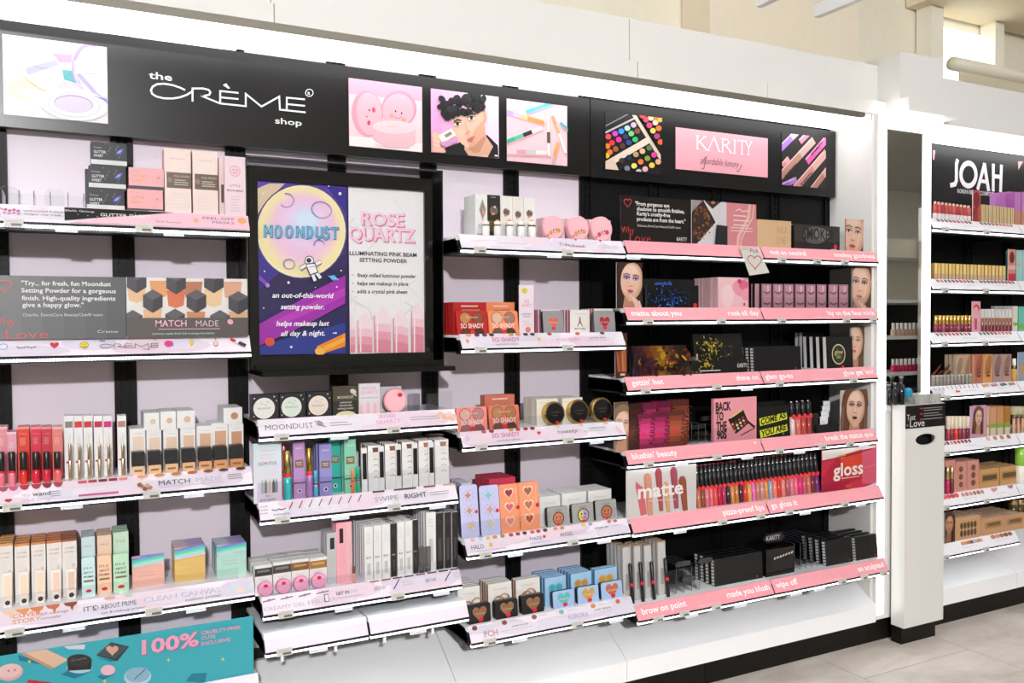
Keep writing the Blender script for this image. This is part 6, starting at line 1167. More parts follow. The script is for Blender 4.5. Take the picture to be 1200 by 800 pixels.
# M5
def hcomp(col, hc, tx):
    def f(A): A.heart(52, A.H*.54, 66, 58, mix(hc, '#ffffff', .15)); A.heart(52, A.H*.54, 60, 52, hc); A.text('Creme', 32, A.H*.55, 8, tx, wid=44); A.ell(56, A.H*.84, 11, 8, '#e8283a')
    return f
for i, (b0, b1, bv, c0, c1, cv, dp) in enumerate(((537, 563, 688, 548.5, 575.5, 708, 6), (572.5, 600, 683, 581, 607.3, 703, 4), (605, 633, 678, 612, 638, 697, 2))):
    pl_ = ('at the shelf end', 'in the middle', 'beside the blue boxes')[i]
    stand('M5', b0, b1, bv, .072, B('bronzer_carton', .012, '#f0ece6', lambda A: (A.text('Creme', 24, A.H*.22, 8, '#c4beb8', wid=52), A.ring(44, A.H*.6, 22, 22, 6, '#b08058', 14, 180, 360)), side='#b8845c' if i else '#f0ece6', top='#f7f5f2'), 'white powder bronzer carton, file %s' % pl_, 'box', 'white bronzer cartons', deep=dp, pitch=.018, tilt=.04)
    stand('M5', c0, c1, cv, .036, (lambda w_, h: [o := R_('bronzer_bag_compact', .02, '#1d1a1c', hcomp('#111', '#9a6a4a', '#d8b8a0'), side='#0f0e0f', r=.006)(w_, h), MB().lathe([(w_*.2, -.002), (w_*.235, -.002), (w_*.235, .002), (w_*.2, .002), (w_*.2, -.002)], 18, '#b07848', 0, .010, h, axis='y', cap=False).build('handle', 'satin', o)][0]), 'black bag shaped compact with brown heart and handle, %s' % pl_, 'compact', 'bag shaped bronzer compacts', tilt=.1)
for i, (b0, b1, bv, c0, c1, cv, hc, dp) in enumerate(((639, 663.5, 676, 648.5, 673.5, 692, '#6ac0c4', 5), (669.5, 693.5, 671, 677.5, 702, 687, '#d8a858', 5), (697.5, 723.5, 666, 705, 729.5, 681.6, '#c46c50', 2))):
    cn = ('aqua', 'gold', 'copper')[i]; hb = ('#4ab0b8', '#c09850', '#d0a048')[i]
    stand('M5', b0, b1, bv, .072, B('highlighter_carton', .012, '#a8d0f0', lambda A, hb=hb: (A.ell(34, A.H*.38, 18, 17, mix(hb, '#ffffff', .2)), A.ell(66, A.H*.38, 18, 17, mix(hb, '#ffffff', .2)), A.ell(34, A.H*.38, 13, 12, hb), A.ell(66, A.H*.38, 13, 12, hb), A.text('Creme', 28, A.H*.7, 7, '#e0f0fa', wid=46)), side='#6aaae4', top='#c4e0f6'), 'sky blue highlighter carton with %s window' % cn, 'box', 'blue highlighter cartons', deep=dp, pitch=.019, tilt=.04)
    stand('M5', c0, c1, cv, .036, R_('highlighter_compact', .016, '#9fb9de', hcomp('#111', hc, '#f4e4d8'), side='#2a3040', r=.006), 'pale blue square compact with %s heart' % cn, 'compact', 'blue heart compacts', tilt=.1)
# ------------------------------------------------------------------ bay K
GF = 'portrait cards in the black bay'
def gloss(col, tip=True):
    def f(w_, h):
        r = w_/2; o = MB().lathe([(r*.9, 0), (r*.95, .001), (r*.95, h*.54), (r*.8, h*.545)], 8, col).build('lip_gloss', 'gloss')
        MB().lathe([(r*.9, h*.54), (r, h*.545), (r*.96, h*.93), (r*.8, h*.94)], 8, '#131113').build('cap', 'satin', o)
        MB().lathe([(r*.3, h*.94), (r*.5, h*.96), (r*.5, h*.99), (r*.2, h)], 6, '#c8c4c4').build('tip', 'metal', o)
        MB().lathe([(0, -.0006), (r*.8, -.0006), (r*.8, .0006), (0, .0006)], 10, '#f03c42', 0, -r, h*.54, axis='y', smooth=False).build('sticker', 'ink', o)
        return o
    return f
def sgn(c):
    c.crop(720, 220, 6.667); X = '#f0eeec'
    P = [(x, -y) for x, y in heart_pts(104, -120, 62, 66, 22)]; c.line(P+P[:1], 5, '#d0453e')
    for t_, x, y, w_ in (('"From gorgeous eye', 162, 136, 278), ('shadows to smooth finishes,', 176, 176, 390), ("Karity's cruelty-free", 176, 214, 270), ('products are from the heart."', 176, 256, 398)): c.text(t_, x, y, 26, X, wid=w_, bold=.02)
    c.text('Rebecca, ExtraCare BeautyClub® team', 180, 302, 16, '#d8d4d2', wid=352); c.text('Why', 52, 352, 46, '#d0453e', wid=100, bold=-.01); c.text('Love', 118, 420, 56, '#d0453e', wid=168, bold=-.01); c.text('KARITY', 486, 414, 26, '#e8e6e2', wid=86)
traced_board('K10', [(726.5, 228.5), (809, 234), (809.5, 286), (728, 283)], -.212, '#1e1a1a', sgn, 'black testimonial sign with white lettering and red love script on the pink stripped top shelf')
def ph(c):
    c.crop(720, 220, 6.667); c.poly([(604, 92), (875, 110), (875, 460), (604, 450)], '#d9d4d8')
    c.poly([(604, 130), (700, 95), (790, 270), (640, 440), (604, 440)], '#3a2a26'); c.poly([(604, 92), (690, 98), (604, 190)], '#a89aa4'); c.poly([(700, 98), (840, 105), (765, 165)], '#3a3030'); R = random.Random(2)
    for i in range(70): x, y = R.uniform(612, 770), R.uniform(150, 420); c.ell(x, y, 9, 9, R.choice(['#7a4a30', '#8a5a38', '#5a3424', '#a06a40', '#4a3a30']), n=8) if abs(y-280) < 60+ (775-x)*.9 and x < 775-abs(y-275)*.5 else None
    c.poly([(775, 450), (790, 290), (875, 300), (875, 460)], '#2b282c'); c.line([(690, 100), (790, 275), (640, 445)], 8, '#e6e2e4'); c.ell(760, 118, 16, 12, '#c07038')
picture_y = -.212
traced_board('K10', [(810.5, 234), (851, 237), (851, 290), (810.5, 287)], -.212, '#d9d4d8', ph, 'picture card of dark eyeshadow palettes on the top shelf beside the black testimonial')
def pkc(A): A.rect(0, 0, 100, A.H, '#d88a90'); A.line([(78, 0), (74, A.H*.3), (40, A.H*.75), (36, A.H)], 9, '#eabcae'); A.line([(92, 0), (88, A.H*.3), (50, A.H*.8), (46, A.H)], 3, '#f0d0c4'); A.line([(30, A.H*.17), (44, A.H*.13), (52, A.H*.18), (78, A.H*.15)], 3, '#f0d0c8'); A.micro(22, A.H*.27, 78, 3, 12, 4, '#eec4bc', 1); A.micro(12, A.H*.55, 88, 2, 8, 3, '#eab8b4', 2)
photo_board('K10', (851.5, 238.5, 886, 290), .050, '#d88a90', pkc, 'plain rose pink product card beside the palette picture')
stand('K11', 887.5, 927, 258, .055, B('nude_palette', .014, '#d9b48c', lambda A: (A.text('NU', 58, A.H*.45, 16, '#c49c74', wid=26), A.text('DE', 58, A.H*.82, 16, '#c49c74', wid=26)), side='#c09870', top='#e4c6a4'), 'sand coloured nude palette carton, front of its file', 'box', 'nude palette cartons', deep=4, pitch=.018, dlabel='sand coloured nude palette carton standing behind the front one')
def smoke(A):
    A.rect(0, A.H*.65, 100, A.H, '#2a2426'); A.ell(45, A.H*.4, 26, 14, '#5a5a56'); A.ell(60, A.H*.35, 16, 10, '#7a7a74'); A.text('SMOKEY', 18, A.H*.56, 18, '#1a1818', wid=70, bold=.02); A.ell(90, A.H*.82, 4, 4, '#e0283a'); A.micro(80, A.H*.92, 96, 1, 4, 2, '#c8c4c4', 1)
stand('K11', 931, 984, 264, .045, B('smokey_palette', .012, '#3a3634', smoke, side='#1c1a1a', top='#4a4644', m='gloss'), 'dark smoky eyeshadow palette beside the nude cartons', 'palette', deep=2, pitch=.016, group='smoky eyeshadow palettes')
stand('K11', 929, 941, 262, .062, B('plastic_sleeve', .004, '#e6e6ea', side='#d8d8dc', m='gloss'), 'crumpled clear plastic sleeve tucked behind the smoky palette', 'sleeve', tilt=.2)
photo_board('K11', (990, 257, 1011, 294), .05, '#caa', lambda A: face(A, cx=46, rx=62, cy=A.H*.45, hair='#3a2a28', bg='#c0b0a8', seed=1), 'portrait card of a cheek in soft light on the top pink stripped shelf', 'photo', GF)
# heart tag clipped over the strip edge
p = Py(883, 305, -.268); ht = MB().prism([(-.066, .050), (.024, .044), (.070, -.044), (-.026, -.056)][::-1], 0, .0015, '#d9d6cf').build('shelf_talker', 'paper'); ht.location = (p.x, -.271, p.z); ht.rotation_euler = (math.radians(-6), 0, 0)
A = Art(.12, .10, 120, 100, -.06, -.05, -.0003); A.micro(4, 6, 38, 2, 5, 2.4, '#8a8684', 2); A.text('Pick', 44, 22, 15, '#3a3634', wid=40); A.heart_line(62, 58, 70, 50, 3.4, '#c83a44'); A.micro(30, 50, 60, 3, 7, 2, '#b8b4ae', 1); A.build('print', ht)
tag(ht, 'white paper tag with red heart outline clipped to the top pink strip', 'tag')
# K2
photo_board('K20', (722.5, 307.5, 752, 362), .035, '#caa', lambda A: face(A, cx=58, rx=44, cy=A.H*.40, hair='#3a2820', lid='#7a5ab0', lip='#b05058', bg='#5a4438', hand=True, seed=2), 'portrait card of a woman with purple eyelids and a hand at her chin', 'photo', GF)
def mattep(A):
    A.rect(0, 0, 100, A.H, '#0b0c10'); A.spray(38, A.H*.62, 46, A.H*.5, 130, ['#22408a', '#2f62c4', '#18306c', '#4a80dc', '#1c3a80'], .6, 3.2, 5)
    A.text('MATTE', 14, A.H*.9, 24, '#07080a', wid=66, bold=.0); A.text('TTE', 52, A.H*.9, 24, '#23283a', wid=28, bold=-.02); A.ell(88, A.H*.86, 3.5, 3.5, '#e0283a')
stand('K20', 758, 818.5, 334, .04, B('matte_palette', .010, '#0d0d10', mattep, side='#0a0a0c', top='#1a1a1e', m='gloss'), 'black eyeshadow palette with blue powder burst', 'palette', 'blue burst palettes')
stand('K20', 751, 814, 327, .075, B('matte_palette', .012, '#0f0f12', lambda A: [A.ell(30+8*i, A.H*.18, 6, 3, '#3a5ab0', .3*i, 8) for i in range(4)], side='#0a0a0c', top='#1c1c20'), 'black eyeshadow palette carton behind the blue burst one', 'box', 'blue burst palettes', deep=2, pitch=.02)
def rose(A):
    A.rect(0, 0, 100, A.H, '#eec0c4'); A.ell(72, A.H*.35, 26, 20, '#e89aa8', .4); A.ell(84, A.H*.24, 16, 13, '#e06a88', .2); A.ell(70, A.H*.12, 7, 6, '#c83a64'); A.ell(90, A.H*.55, 14, 16, '#ee9cae'); A.ell(86, A.H*.86, 4, 4, '#e0283a'); A.ell(30, A.H*.6, 20, 30, '#f2ced0')
stand('K20', 841.5, 877, 325, .042, B('rose_palette', .012, '#eec0c4', rose, side='#f0d4d6', top='#f6e0e0'), 'pink watercolour rose palette carton in its file', 'box', 'rose palette cartons', deep=8, pitch=.0175)
def lash(A):
    A.rect(0, 0, 100, A.H, '#a87684'); A.rect(14, A.H*.06, 92, A.H*.94, '#c290a0'); A.rect(60, A.H*.06, 68, A.H*.3, '#f4e8ec')
    for y in (.28, .72):
        A.ring(52, A.H*y, 30, 16, 5, '#241c20', 10, 10, 170)
        for a in range(8): t = math.radians(20+20*a); A.line([(52+30*math.cos(t), A.H*y+16*math.sin(t)), (52+38*math.cos(t), A.H*y+30*math.sin(t))], 3.4, '#241c20')
lx = (678, 725, 770, 816, 861, 906, 954, 997)
for i, x in enumerate(lx):
    u0 = 700+x/3.524; u1 = 700+(x+41-i*.4)/3.524; vt = 332.5+.12*i
    stand('K20' if i == -1 else 'K21', u0, u1, vt, .045, B('lash_box', .012, '#b07f8c', lash, side='#1c181a', top='#d8b0ba', m='gloss'), 'pink false lash box in the row of eight', 'box', 'false lash boxes', deep=4 if i < 3 else 2, pitch=.016)
stand('K21', 884.6, 892, 332.5, .060, B('lash_box', .012, '#b88a96', None, side='#1c181a', top='#d8b0ba', m='gloss'), 'dark edged lash box at the start of the lash row', 'box', 'false lash boxes', deep=4, pitch=.018)
photo_board('K21', (998.5, 314, 1020.5, 362), .036, '#caa', lambda A: face(A, cx=42, rx=56, cy=A.H*.42, hair='#6a4a34', lip='#c8788a', lid='#8a6a60', bg='#c8bcb4', hand=True, seed=3), 'portrait card of a wide eyed woman beside the lash boxes', 'photo', GF)
# K3
photo_board('K30', (721, 390, 735, 440), .035, '#8a4a30', lambda A: (A.rect(0, 0, 100, A.H, '#4a2418'), [A.line([(10+22*k, A.H*.2), (30+18*k, A.H*.85)], 18, ('#a85a38', '#8a4428', '#c07048')[k % 3]) for k in range(4)], A.rect(40, A.H*.9, 80, A.H*.95, '#d8c8b8')), 'narrow brown picture card of fingers beside the fiery palette', 'photo', GF)
def pic(A):
    A.bands(0, 0, 100, A.H, ['#2e1420', '#4a1c1c', '#6a3018', '#7a4a18', '#8a6a1c', '#6a4a1c', '#4a2a1c', '#2c1c18', '#241614'])
    A.spray(55, A.H*.45, 50, A.H*.5, 90, ['#b8841c', '#8a4a14', '#d0a02c', '#6a2a14', '#3a1612', '#96701c'], 1.5, 8, 8); A.spray(20, A.H*.5, 26, A.H*.5, 30, ['#3a1224', '#5a1c24', '#241018'], 2, 8, 9); A.spray(86, A.H*.7, 20, A.H*.4, 30, ['#2a1812', '#1c100e', '#4a2a14'], 2, 8, 3)
    A.text('picante', 34, A.H*.74, 13, '#120a0a', wid=44, shear=.3, bold=.01); A.line([(66, A.H*.62), (90, A.H*.5)], 1.2, '#120a0a')
stand('K30', 743, 807, 411.5, .036, B('picante_palette', .010, '#7a3c1c', pic, side='#2a1410', top='#3a2018', m='gloss'), 'fiery orange and gold eyeshadow palette', 'palette', 'fiery palettes')
stand('K30', 740, 803, 405, .062, B('picante_palette', .014, '#4a2a1c', pic, side='#1a100c', top='#3a2820'), 'darker carton behind the fiery orange palette', 'box', 'fiery palettes')
def frost(A):
    A.rect(0, 0, 100, A.H, '#171616'); A.spray(30, A.H*.42, 26, A.H*.42, 130, ['#c8b02c', '#a89024', '#e6d858', '#847020', '#d8c448'], .6, 3, 3)
    A.text('FROST', 10, A.H*.62, 20, '#1b1917', wid=66, bold=.0); A.text('ST', 54, A.H*.62, 20, '#4a4538', wid=22, bold=-.02); A.micro(14, A.H*.86, 60, 1, 4, 2, '#a8a4a0', 1); A.text('KARITY', 80, A.H*.88, 6, '#e8e4e0', wid=17); A.ell(91, A.H*.72, 3.4, 3.4, '#e0283a')
frb = B('frost_palette', .012, '#1a1919', frost, side='#121111', top='#2c2a2a', m='gloss')
stand('K30', 809.5, 876, 421.5, .038, B('frost_palette', .012, '#1a1919', lambda A: (A.spray(26, A.H*.3, 16, A.H*.5, 40, ['#a89024', '#c8b02c', '#6a5c1c'], .6, 2.4, 4), A.micro(14, A.H*.7, 60, 1, 4, 2, '#a8a4a0', 1), A.text('KARITY', 80, A.H*.6, 6, '#e8e4e0', wid=17)), side='#121111', top='#2c2a2a', m='gloss'), 'low black palette lying before the gold burst palette', 'palette', 'gold burst palettes')
stand('K30', 815, 872.5, 391, .075, frb, 'black palette with gold powder burst standing upright', 'palette', 'gold burst palettes', tilt=.12)
stand('K30', 807, 822, 418, .034, R_('plastic_sleeve', .004, '#dcdce0', r=.004, m='frost'), 'crumpled clear sleeve beside the gold burst palette', 'sleeve', tilt=.3)
def spine(A): [A.rect(0, A.H*(.04+.12*k), 100, A.H*(.12+.12*k), '#e8e6e4') for k in range(8)]
def dark(name, sp=True, dp_=.02):
    def f(w_, h):
        o = MB().box(-w_/2, 0, 0, w_/2, dp_, h, None, ['#131214']*6).build(name, 'satin')
        if sp:
            q = MB()
            for k in range(8): q.box(-w_/2-.0006, .003, h*(.04+.12*k), -w_/2+.0001, dp_-.003, h*(.12+.12*k), '#e6e4e2')
            q.box(-w_/2, -.0004, 0, -w_/2+.006, .0001, h, '#2a282a'); q.build('lettered_spine', 'ink', o)
        MB().lathe([(0, -.0006), (.0035, -.0006), (.0035, 0), (0, 0)], 10, '#e0283a', w_*.38, 0, h*.1, axis='y').build('sticker', 'ink', o)
        return o
    return f
stand('K31', 884, 939, 406, .04, dark('black_palette'), 'plain black palette with white lettered spine beside the glow palettes', 'palette', 'plain black palettes', deep=3, pitch=.026, tilt=.06)
def glowp(w_, h):
    o = MB().box(-w_/2, 0, 0, w_/2, .016, h, None, ['#151416', '#e4e2e0', '#151416', '#e4e2e0', '#151416', '#151416']).build('glow_palette', 'satin')
    A = Art(w_, h, 100, None, -w_/2, 0, -.0002); A.ring(46, A.H*.55, 24, 26, 3, '#d8d49a', 20); A.ell(46, A.H*.55, 20, 22, '#3a3a2c'); A.text('glow', 46, A.H*.54, 12, '#e6e2a8', 'c', wid=30, shear=.2); A.text('GO', 46, A.H*.68, 9, '#e6e2a8', 'c', wid=16); A.ell(60, A.H*.95, 6, 4, '#e0283a'); A.build('printed_face', o); return o
stand('K31', 969, 1000, 394.5, .036, glowp, 'black glow palette with pale spine and round gold mark', 'palette', 'glow palettes', deep=4, pitch=.034, tilt=.05)
stand('K31', 940, 966, 389.5, .17, B('glow_palette', .016, '#151416', None, side='#e4e2e0', top='#2a282a'), 'black glow palette in the back row', 'palette', 'glow palettes', deep=2, pitch=.022)
photo_board('K31', (996.5, 382.5, 1012, 430), .075, '#caa', lambda A: face(A, cx=30, rx=62, cy=A.H*.38, hair='#6a4a38', lip='#c06a64', bg='#d8ccc4', seed=4), 'narrow portrait card behind the glow palettes', 'photo', GF)
# K4
photo_board('K40', (720, 471, 736, 527), .034, '#a87', lambda A: face(A, cx=60, rx=60, cy=A.H*.45, hair='#8a7058', lip='#d8785a', bg='#6a5444', seed=5), 'narrow portrait card with short curly hair beside the blush boxes', 'photo', GF)
for i, (u0, u1, vt, col) in enumerate(((732, 749.5, 486, '#5a2c22'), (750.3, 766.8, 485, '#d8387a'), (767.6, 784.2, 483, '#c02c6a'), (785, 805, 481, '#a84e34'))):
    cn = ('chocolate', 'hot pink', 'magenta', 'terracotta')[i]
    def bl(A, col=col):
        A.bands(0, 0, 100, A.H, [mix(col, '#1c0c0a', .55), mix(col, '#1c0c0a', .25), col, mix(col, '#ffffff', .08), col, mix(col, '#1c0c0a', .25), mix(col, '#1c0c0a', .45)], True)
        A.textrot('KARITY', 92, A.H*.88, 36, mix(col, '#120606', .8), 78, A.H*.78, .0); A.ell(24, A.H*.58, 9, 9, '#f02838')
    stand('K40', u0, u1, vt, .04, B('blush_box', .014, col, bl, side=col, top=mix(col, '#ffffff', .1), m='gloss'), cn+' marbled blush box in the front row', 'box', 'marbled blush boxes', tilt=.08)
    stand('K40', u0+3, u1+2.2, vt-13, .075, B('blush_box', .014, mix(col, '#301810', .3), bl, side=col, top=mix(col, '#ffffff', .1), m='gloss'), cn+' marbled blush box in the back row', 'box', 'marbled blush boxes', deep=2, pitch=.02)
at_ = tag(empty('acrylic_tray', (2.05, -.2, SH['K40']['z'])), 'empty clear acrylic tray holding a plastic sleeve beside the pink nineties box', 'tray')
for k in range(4): x = Py(808+8*k, 500, -.19).x; divider(at_, x, -.2, -.08, SH['K40']['z'], .955-.004*k)
for u, v in ((818, 500), (830, 490), (822, 508)): p = Py(u, v, -.2); MB().prism(rrect(p.x-.03, p.z-.008, p.x+.03, p.z+.008, .006), -.2, -.19, '#d8d8dc').build('plastic_sleeve', 'frost', at_).location = -at_.location
def nine(c):
    c.crop(700, 440, 3.333)
    for t_, x, y, w_ in (('BACK', 462, 138, 70), ('TO', 462, 176, 36), ('THE', 464, 214, 48), ('90S', 466, 248, 46)): c.text(t_, x, y, 30, '#1d1718', wid=w_, bold=.045)
    c.poly([(510, 172), (568, 130), (592, 185), (540, 228)], '#241c1e'); c.line([(520, 165), (566, 134)], 4, '#e8e040'); R = random.Random(1)
    for i in range(3):
        for j in range(4): c.ell(528+13*j+4*i, 190-9*j+12*i, 5, 5, R.choice(['#c83a3a', '#e8a040', '#8a5030', '#e8d8b0', '#6a2a3a', '#d88a60']), n=8)
    c.line([(575, 170), (612, 200)], 9, '#4a2a2c'); c.line([(560, 232), (612, 205)], 4, '#7a3a34')
traced_board('K40', [(836.5, 467.5), (886.5, 464), (886.5, 514), (836.5, 519)], -.222, '#df939c', nine, 'dusty pink palette box with nineties lettering and a drawn palette', 'box', 'nineties_box', th=.014)
def come(A):
    A.rect(0, 0, 100, A.H, '#141313'); Y = '#d8dc30'
    for k, t_ in enumerate(('COME AS', 'YOU ARE')): A.poly([(4, A.H*(.36+.38*k)), (90, A.H*(.22+.38*k)), (92, A.H*(.44+.38*k)), (6, A.H*(.6+.38*k))], Y); A.n += 1; v, f, x0, x1, y0, y1 = text_geo(t_, .04); kk = 80/(x1-x0); A.mb.add([A._p(8+(p[0]-x0)*kk, A.H*(.57+.38*k)-(p[0]-x0)*kk*.16-p[1]*20) for p in v], f, '#161414')
    A.ell(78, A.H*.9, 3, 3, '#2a9a6a')
cb = B('slogan_palette', .014, '#141313', come, side='#2a2a18', top='#2a2928')
stand('K41', 889, 926, 476, .04, cb, 'black palette box with yellow slanted slogan, front one', 'box', 'yellow slogan palette boxes', tilt=.05)
stand('K41', 888, 922, 471, .07, cb, 'black palette box with yellow slanted slogan, standing behind', 'box', 'yellow slogan palette boxes', deep=2, pitch=.02, tilt=.05)
for i, u in enumerate((928.5, 935, 941.5, 948)): stand('K41', u-2.8, u+2.8, 470-i*.5, .05, gloss(('#d8c0bc', '#c86a64', '#b84a44', '#a03a38')[i]), 'black capped gloss beside the yellow slogan boxes', 'lip gloss', 'glosses beside the slogan boxes', tilt=.06)
stand('K41', 952, 959, 484, .045, R_('shelf_pusher', .004, '#b8bcc2', r=.006, m='frost'), 'clear pusher beside the white label stack', 'pusher', 'clear shelf pushers')
for i in range(4): stand('K41', 961+i*1.2, 969+i*1.2, (488.5-i*6.2), .045+i*.012, B('white_sample_box', .012, '#e8e8ea', lambda A: A.micro(16, A.H*.3, 84, 2, 20, 8, '#b8b8bc', 1), side='#17171a'), 'small white fronted sample box in the dark stepped tray', 'box', 'small white sample boxes', z0=SH['K41']['z']+.012+i*.022)
stand('K41', 957, 983, 497, .04, B('stepped_tray', .10, '#17171a', side='#121214', top='#202024'), 'dark stepped tray under the small white sample boxes', 'tray')
photo_board('K41', (985, 456.5, 1016.5, 505), .036, '#caa', lambda A: face(A, cx=54, rx=34, cy=A.H*.44, hair='#6a4430', lip='#4a1a2c', lid='#7a5a4c', skin='#e2bca2', bg='#bfae9c', seed=6), 'portrait card of a woman with dark plum lips and wavy hair', 'photo', GF)
# K5
def matte(c):
    c.crop(720, 530, 6.667); c.poly([(80, 120), (640, 80), (640, 480), (90, 520)], '#d8d5d2')
    c.poly([(165, 225), (225, 275), (255, 480), (205, 495), (165, 270)], '#d86a74')
    for x0, x1, yt, yb_, col in ((225, 290, 160, 490, '#dc9a80'), (315, 370, 118, 455, '#b05058'), (375, 425, 225, 465, '#e2ac80'), (432, 490, 110, 435, '#a85060'), (498, 560, 182, 450, '#a0523c')): c.poly([(x0, yt+40), (x0+12, yt+8), ((x0+x1)/2, yt), (x1-10, yt+10), (x1, yt+40), (x1+12, yb_), (x0+35, yb_+5)], col); c.line([(x0+14, yt+20), (x0+34, yb_-10)], 3, mix(col, '#401010', .4))
    c.text('matte', 182, 362, 96, '#f6f2f0', wid=372, bold=.022); c.line([(265, 378), (475, 366)], 5, '#ead8d0')
traced_board('K50', [(733, 552), (815.5, 543), (816.5, 594), (735, 606)], -.252, '#d8d5d2', matte, 'white picture sign with lipstick smears and the word matte')
def glossb(c):
    c.crop(880, 470, 6.156); c.poly([(512, 355), (905, 322), (905, 605), (515, 655)], '#c9304a')
    c.poly([(512, 350), (905, 320), (890, 335), (700, 392), (512, 430)], '#dcd6ce'); c.poly([(620, 400), (800, 345), (800, 560), (560, 640), (512, 560)], '#b81f3c'); c.poly([(640, 405), (800, 350), (800, 470), (680, 500)], '#d8432c'); c.poly([(800, 350), (905, 330), (905, 600), (800, 590)], '#d85a74'); c.ell(655, 398, 34, 12, '#e0a030', -.2); c.line([(512, 432), (700, 392), (880, 338)], 7, '#8a1a28'); c.poly([(760, 640), (905, 585), (905, 610), (800, 655)], '#e6dedc'); c.poly([(515, 600), (700, 570), (720, 650), (515, 660)], '#a8183a'); c.ell(705, 612, 26, 12, '#c8582a')
    c.line([(820, 480), (905, 455)], 3, '#e890a0'); c.text('gloss', 592, 546, 78, '#f4e8dc', wid=246, bold=.022); c.line([(650, 556), (780, 540)], 5, '#e8c8b0')
traced_board('K51', [(963, 527.5), (1027.5, 522), (1027.5, 569), (963.5, 577)], -.252, '#c9304a', glossb, 'red glossy picture sign with the word gloss')
LP = ('#c07058', '#8a4a38', '#d87080', '#d06a74', '#e0504a', '#a82440', '#b02a58', '#22242a', '#c8824a', '#b8703c', '#4a2440', '#c83a28', '#d89858', '#d868a8', '#b87858', '#c8848c', '#c88a4a', '#8a9ab0', '#e87868', '#c83a28', '#d07a70', '#a85058', '#c87a84', '#d8647c', '#d82a7a', '#b85058', '#c06a5c', '#6a2a28', '#7a2a70')
LN = ('clay', 'cocoa', 'rose', 'dusty rose', 'coral red', 'wine', 'berry', 'black', 'caramel', 'toffee', 'aubergine', 'brick red', 'apricot', 'orchid pink', 'nude brown', 'mauve', 'honey', 'grey blue', 'salmon', 'tomato red', 'blush', 'maroon rose', 'antique pink', 'raspberry', 'hot pink', 'brick rose', 'terracotta', 'dark brown', 'violet')
for i, col in enumerate(LP):
    u = 819+i*4.95; key = 'K50' if u < 897 else 'K51'; vt = 553-i*.62
    stand(key, u-2.35, u+2.35, vt, .042, gloss(col), 'black capped %s lip gloss in the long row between the two word signs' % LN[i], 'lip gloss', 'lip glosses in the long row', tilt=.1)
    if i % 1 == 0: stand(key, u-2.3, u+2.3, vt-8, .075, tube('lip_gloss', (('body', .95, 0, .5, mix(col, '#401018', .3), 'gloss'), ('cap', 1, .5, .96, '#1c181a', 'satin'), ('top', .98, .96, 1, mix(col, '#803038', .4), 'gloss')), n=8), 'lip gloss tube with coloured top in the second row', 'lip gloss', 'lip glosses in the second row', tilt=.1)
# K6
for i, (u0, u1, vt) in enumerate(((731, 739.5, 640), (744.5, 751.5, 638.5), (756.5, 764.5, 638), (772, 781, 634))):
    def sb(A): A.rect(0, 0, 100, A.H*.03, '#b89878'); A.micro(24, A.H*.1, 70, 4, 40, 16, '#b8b4b2', 1); A.rect(30, A.H*.5, 70, A.H*.8, '#a8a4a2')
    stand('K60', u0, u1, vt, .06, B('brow_carton', .012, '#cfccca', sb, side='#e4e2e0', top='#c8a888', m='paper'), 'tall silver brow carton, %s file' % ('end', 'second', 'third', 'fourth')[i], 'box', 'silver brow cartons', deep=5 if i in (0, 3) else 3, pitch=.022, tilt=.04)
    stand('K60', u1+.5, u1+4.0, vt+21, .036, tube('brow_pencil', (('body', 1, 0, .98, '#161416', 'satin'), ('tip', .5, .98, 1, '#3a2a20', 'satin'), ('sticker', 1.15, .42, .50, '#e8283a', 'paper')), n=8), 'black brow pencil leaning by the %s silver file' % ('end', 'second', 'third', 'fourth')[i], 'pencil', 'black brow pencils', tilt=.14)
at2 = tag(empty('acrylic_tray', (2.05, -.2, SH['K60']['z'])), 'clear acrylic tray with empty sleeves beside the silver brow cartons', 'tray')
for k in range(4): x = Py(790+9*k, 665, -.24).x; divider(at2, x, -.25, -.10, SH['K60']['z'], .47-.006*k)
for u, v in ((800, 660), (806, 678), (826, 656)): p = Py(u, v, -.24); MB().prism(rrect(p.x-.032, p.z-.009, p.x+.032, p.z+.009, .007), -.245, -.235, '#d8d8dc').build('plastic_sleeve', 'frost', at2).location = -at2.location
stand('K60', 838, 894, 651, .045, dark('blush_palette_box'), 'wide black palette box with white lettered spine on the lowest shelf', 'box', 'wide black palette boxes', deep=4, pitch=.03, tilt=.06)
t_ = stand('K61', 898, 931, 642, .05, B('makeup_wipe_box', .09, '#121113', lambda A: [A.poly([(26+10*i, A.H*(.40-.022*i)), (32+10*i, A.H*(.385-.022*i)), (34+10*i, A.H*(.31-.022*i)), (28+10*i, A.H*(.325-.022*i))], '#d8d4d2') for i in range(7)], side='#0d0c0e', top='#1c1b1e', m='gloss'), 'black cuboid wipe box with slanted white marks', 'box', 'black wipe boxes', tilt=0)
stand('K61', 896, 916, 622, .09, lambda w_, h: [o := MB().prism([(-w_*.6, h*.5), (-w_*.35, h*.2), (w_*.45, h*.2), (w_*.7, h*.5), (w_*.45, h*.85), (-w_*.35, h*.85)], 0, .008, '#141315').build('name_tag', 'satin'), (lambda A: (A.text('KARITY', 50, A.H*.62, 22, '#e8e6e4', 'c', wid=80), A.build('print', o)))(Art(w_, h, 100, None, -w_/2, 0, -.0002))][0], 'black lozenge shaped name tag above the wipe box', 'tag', z0=t_)
at3 = tag(empty('acrylic_tray', (2.5, -.2, SH['K61']['z'])), 'empty clear acrylic tray with thin dividers beside the wipe box', 'tray')
for k in range(6): x = Py(926+7*k, 640, -.22).x; divider(at3, x, -.24, -.08, SH['K61']['z'], .47)
stand('K61', 969, 1000, 632, .045, dark('contour_palette'), 'black contour palette with white lettered spine, file next to the tray', 'palette', 'black contour palettes', deep=4, pitch=.034, tilt=.1)
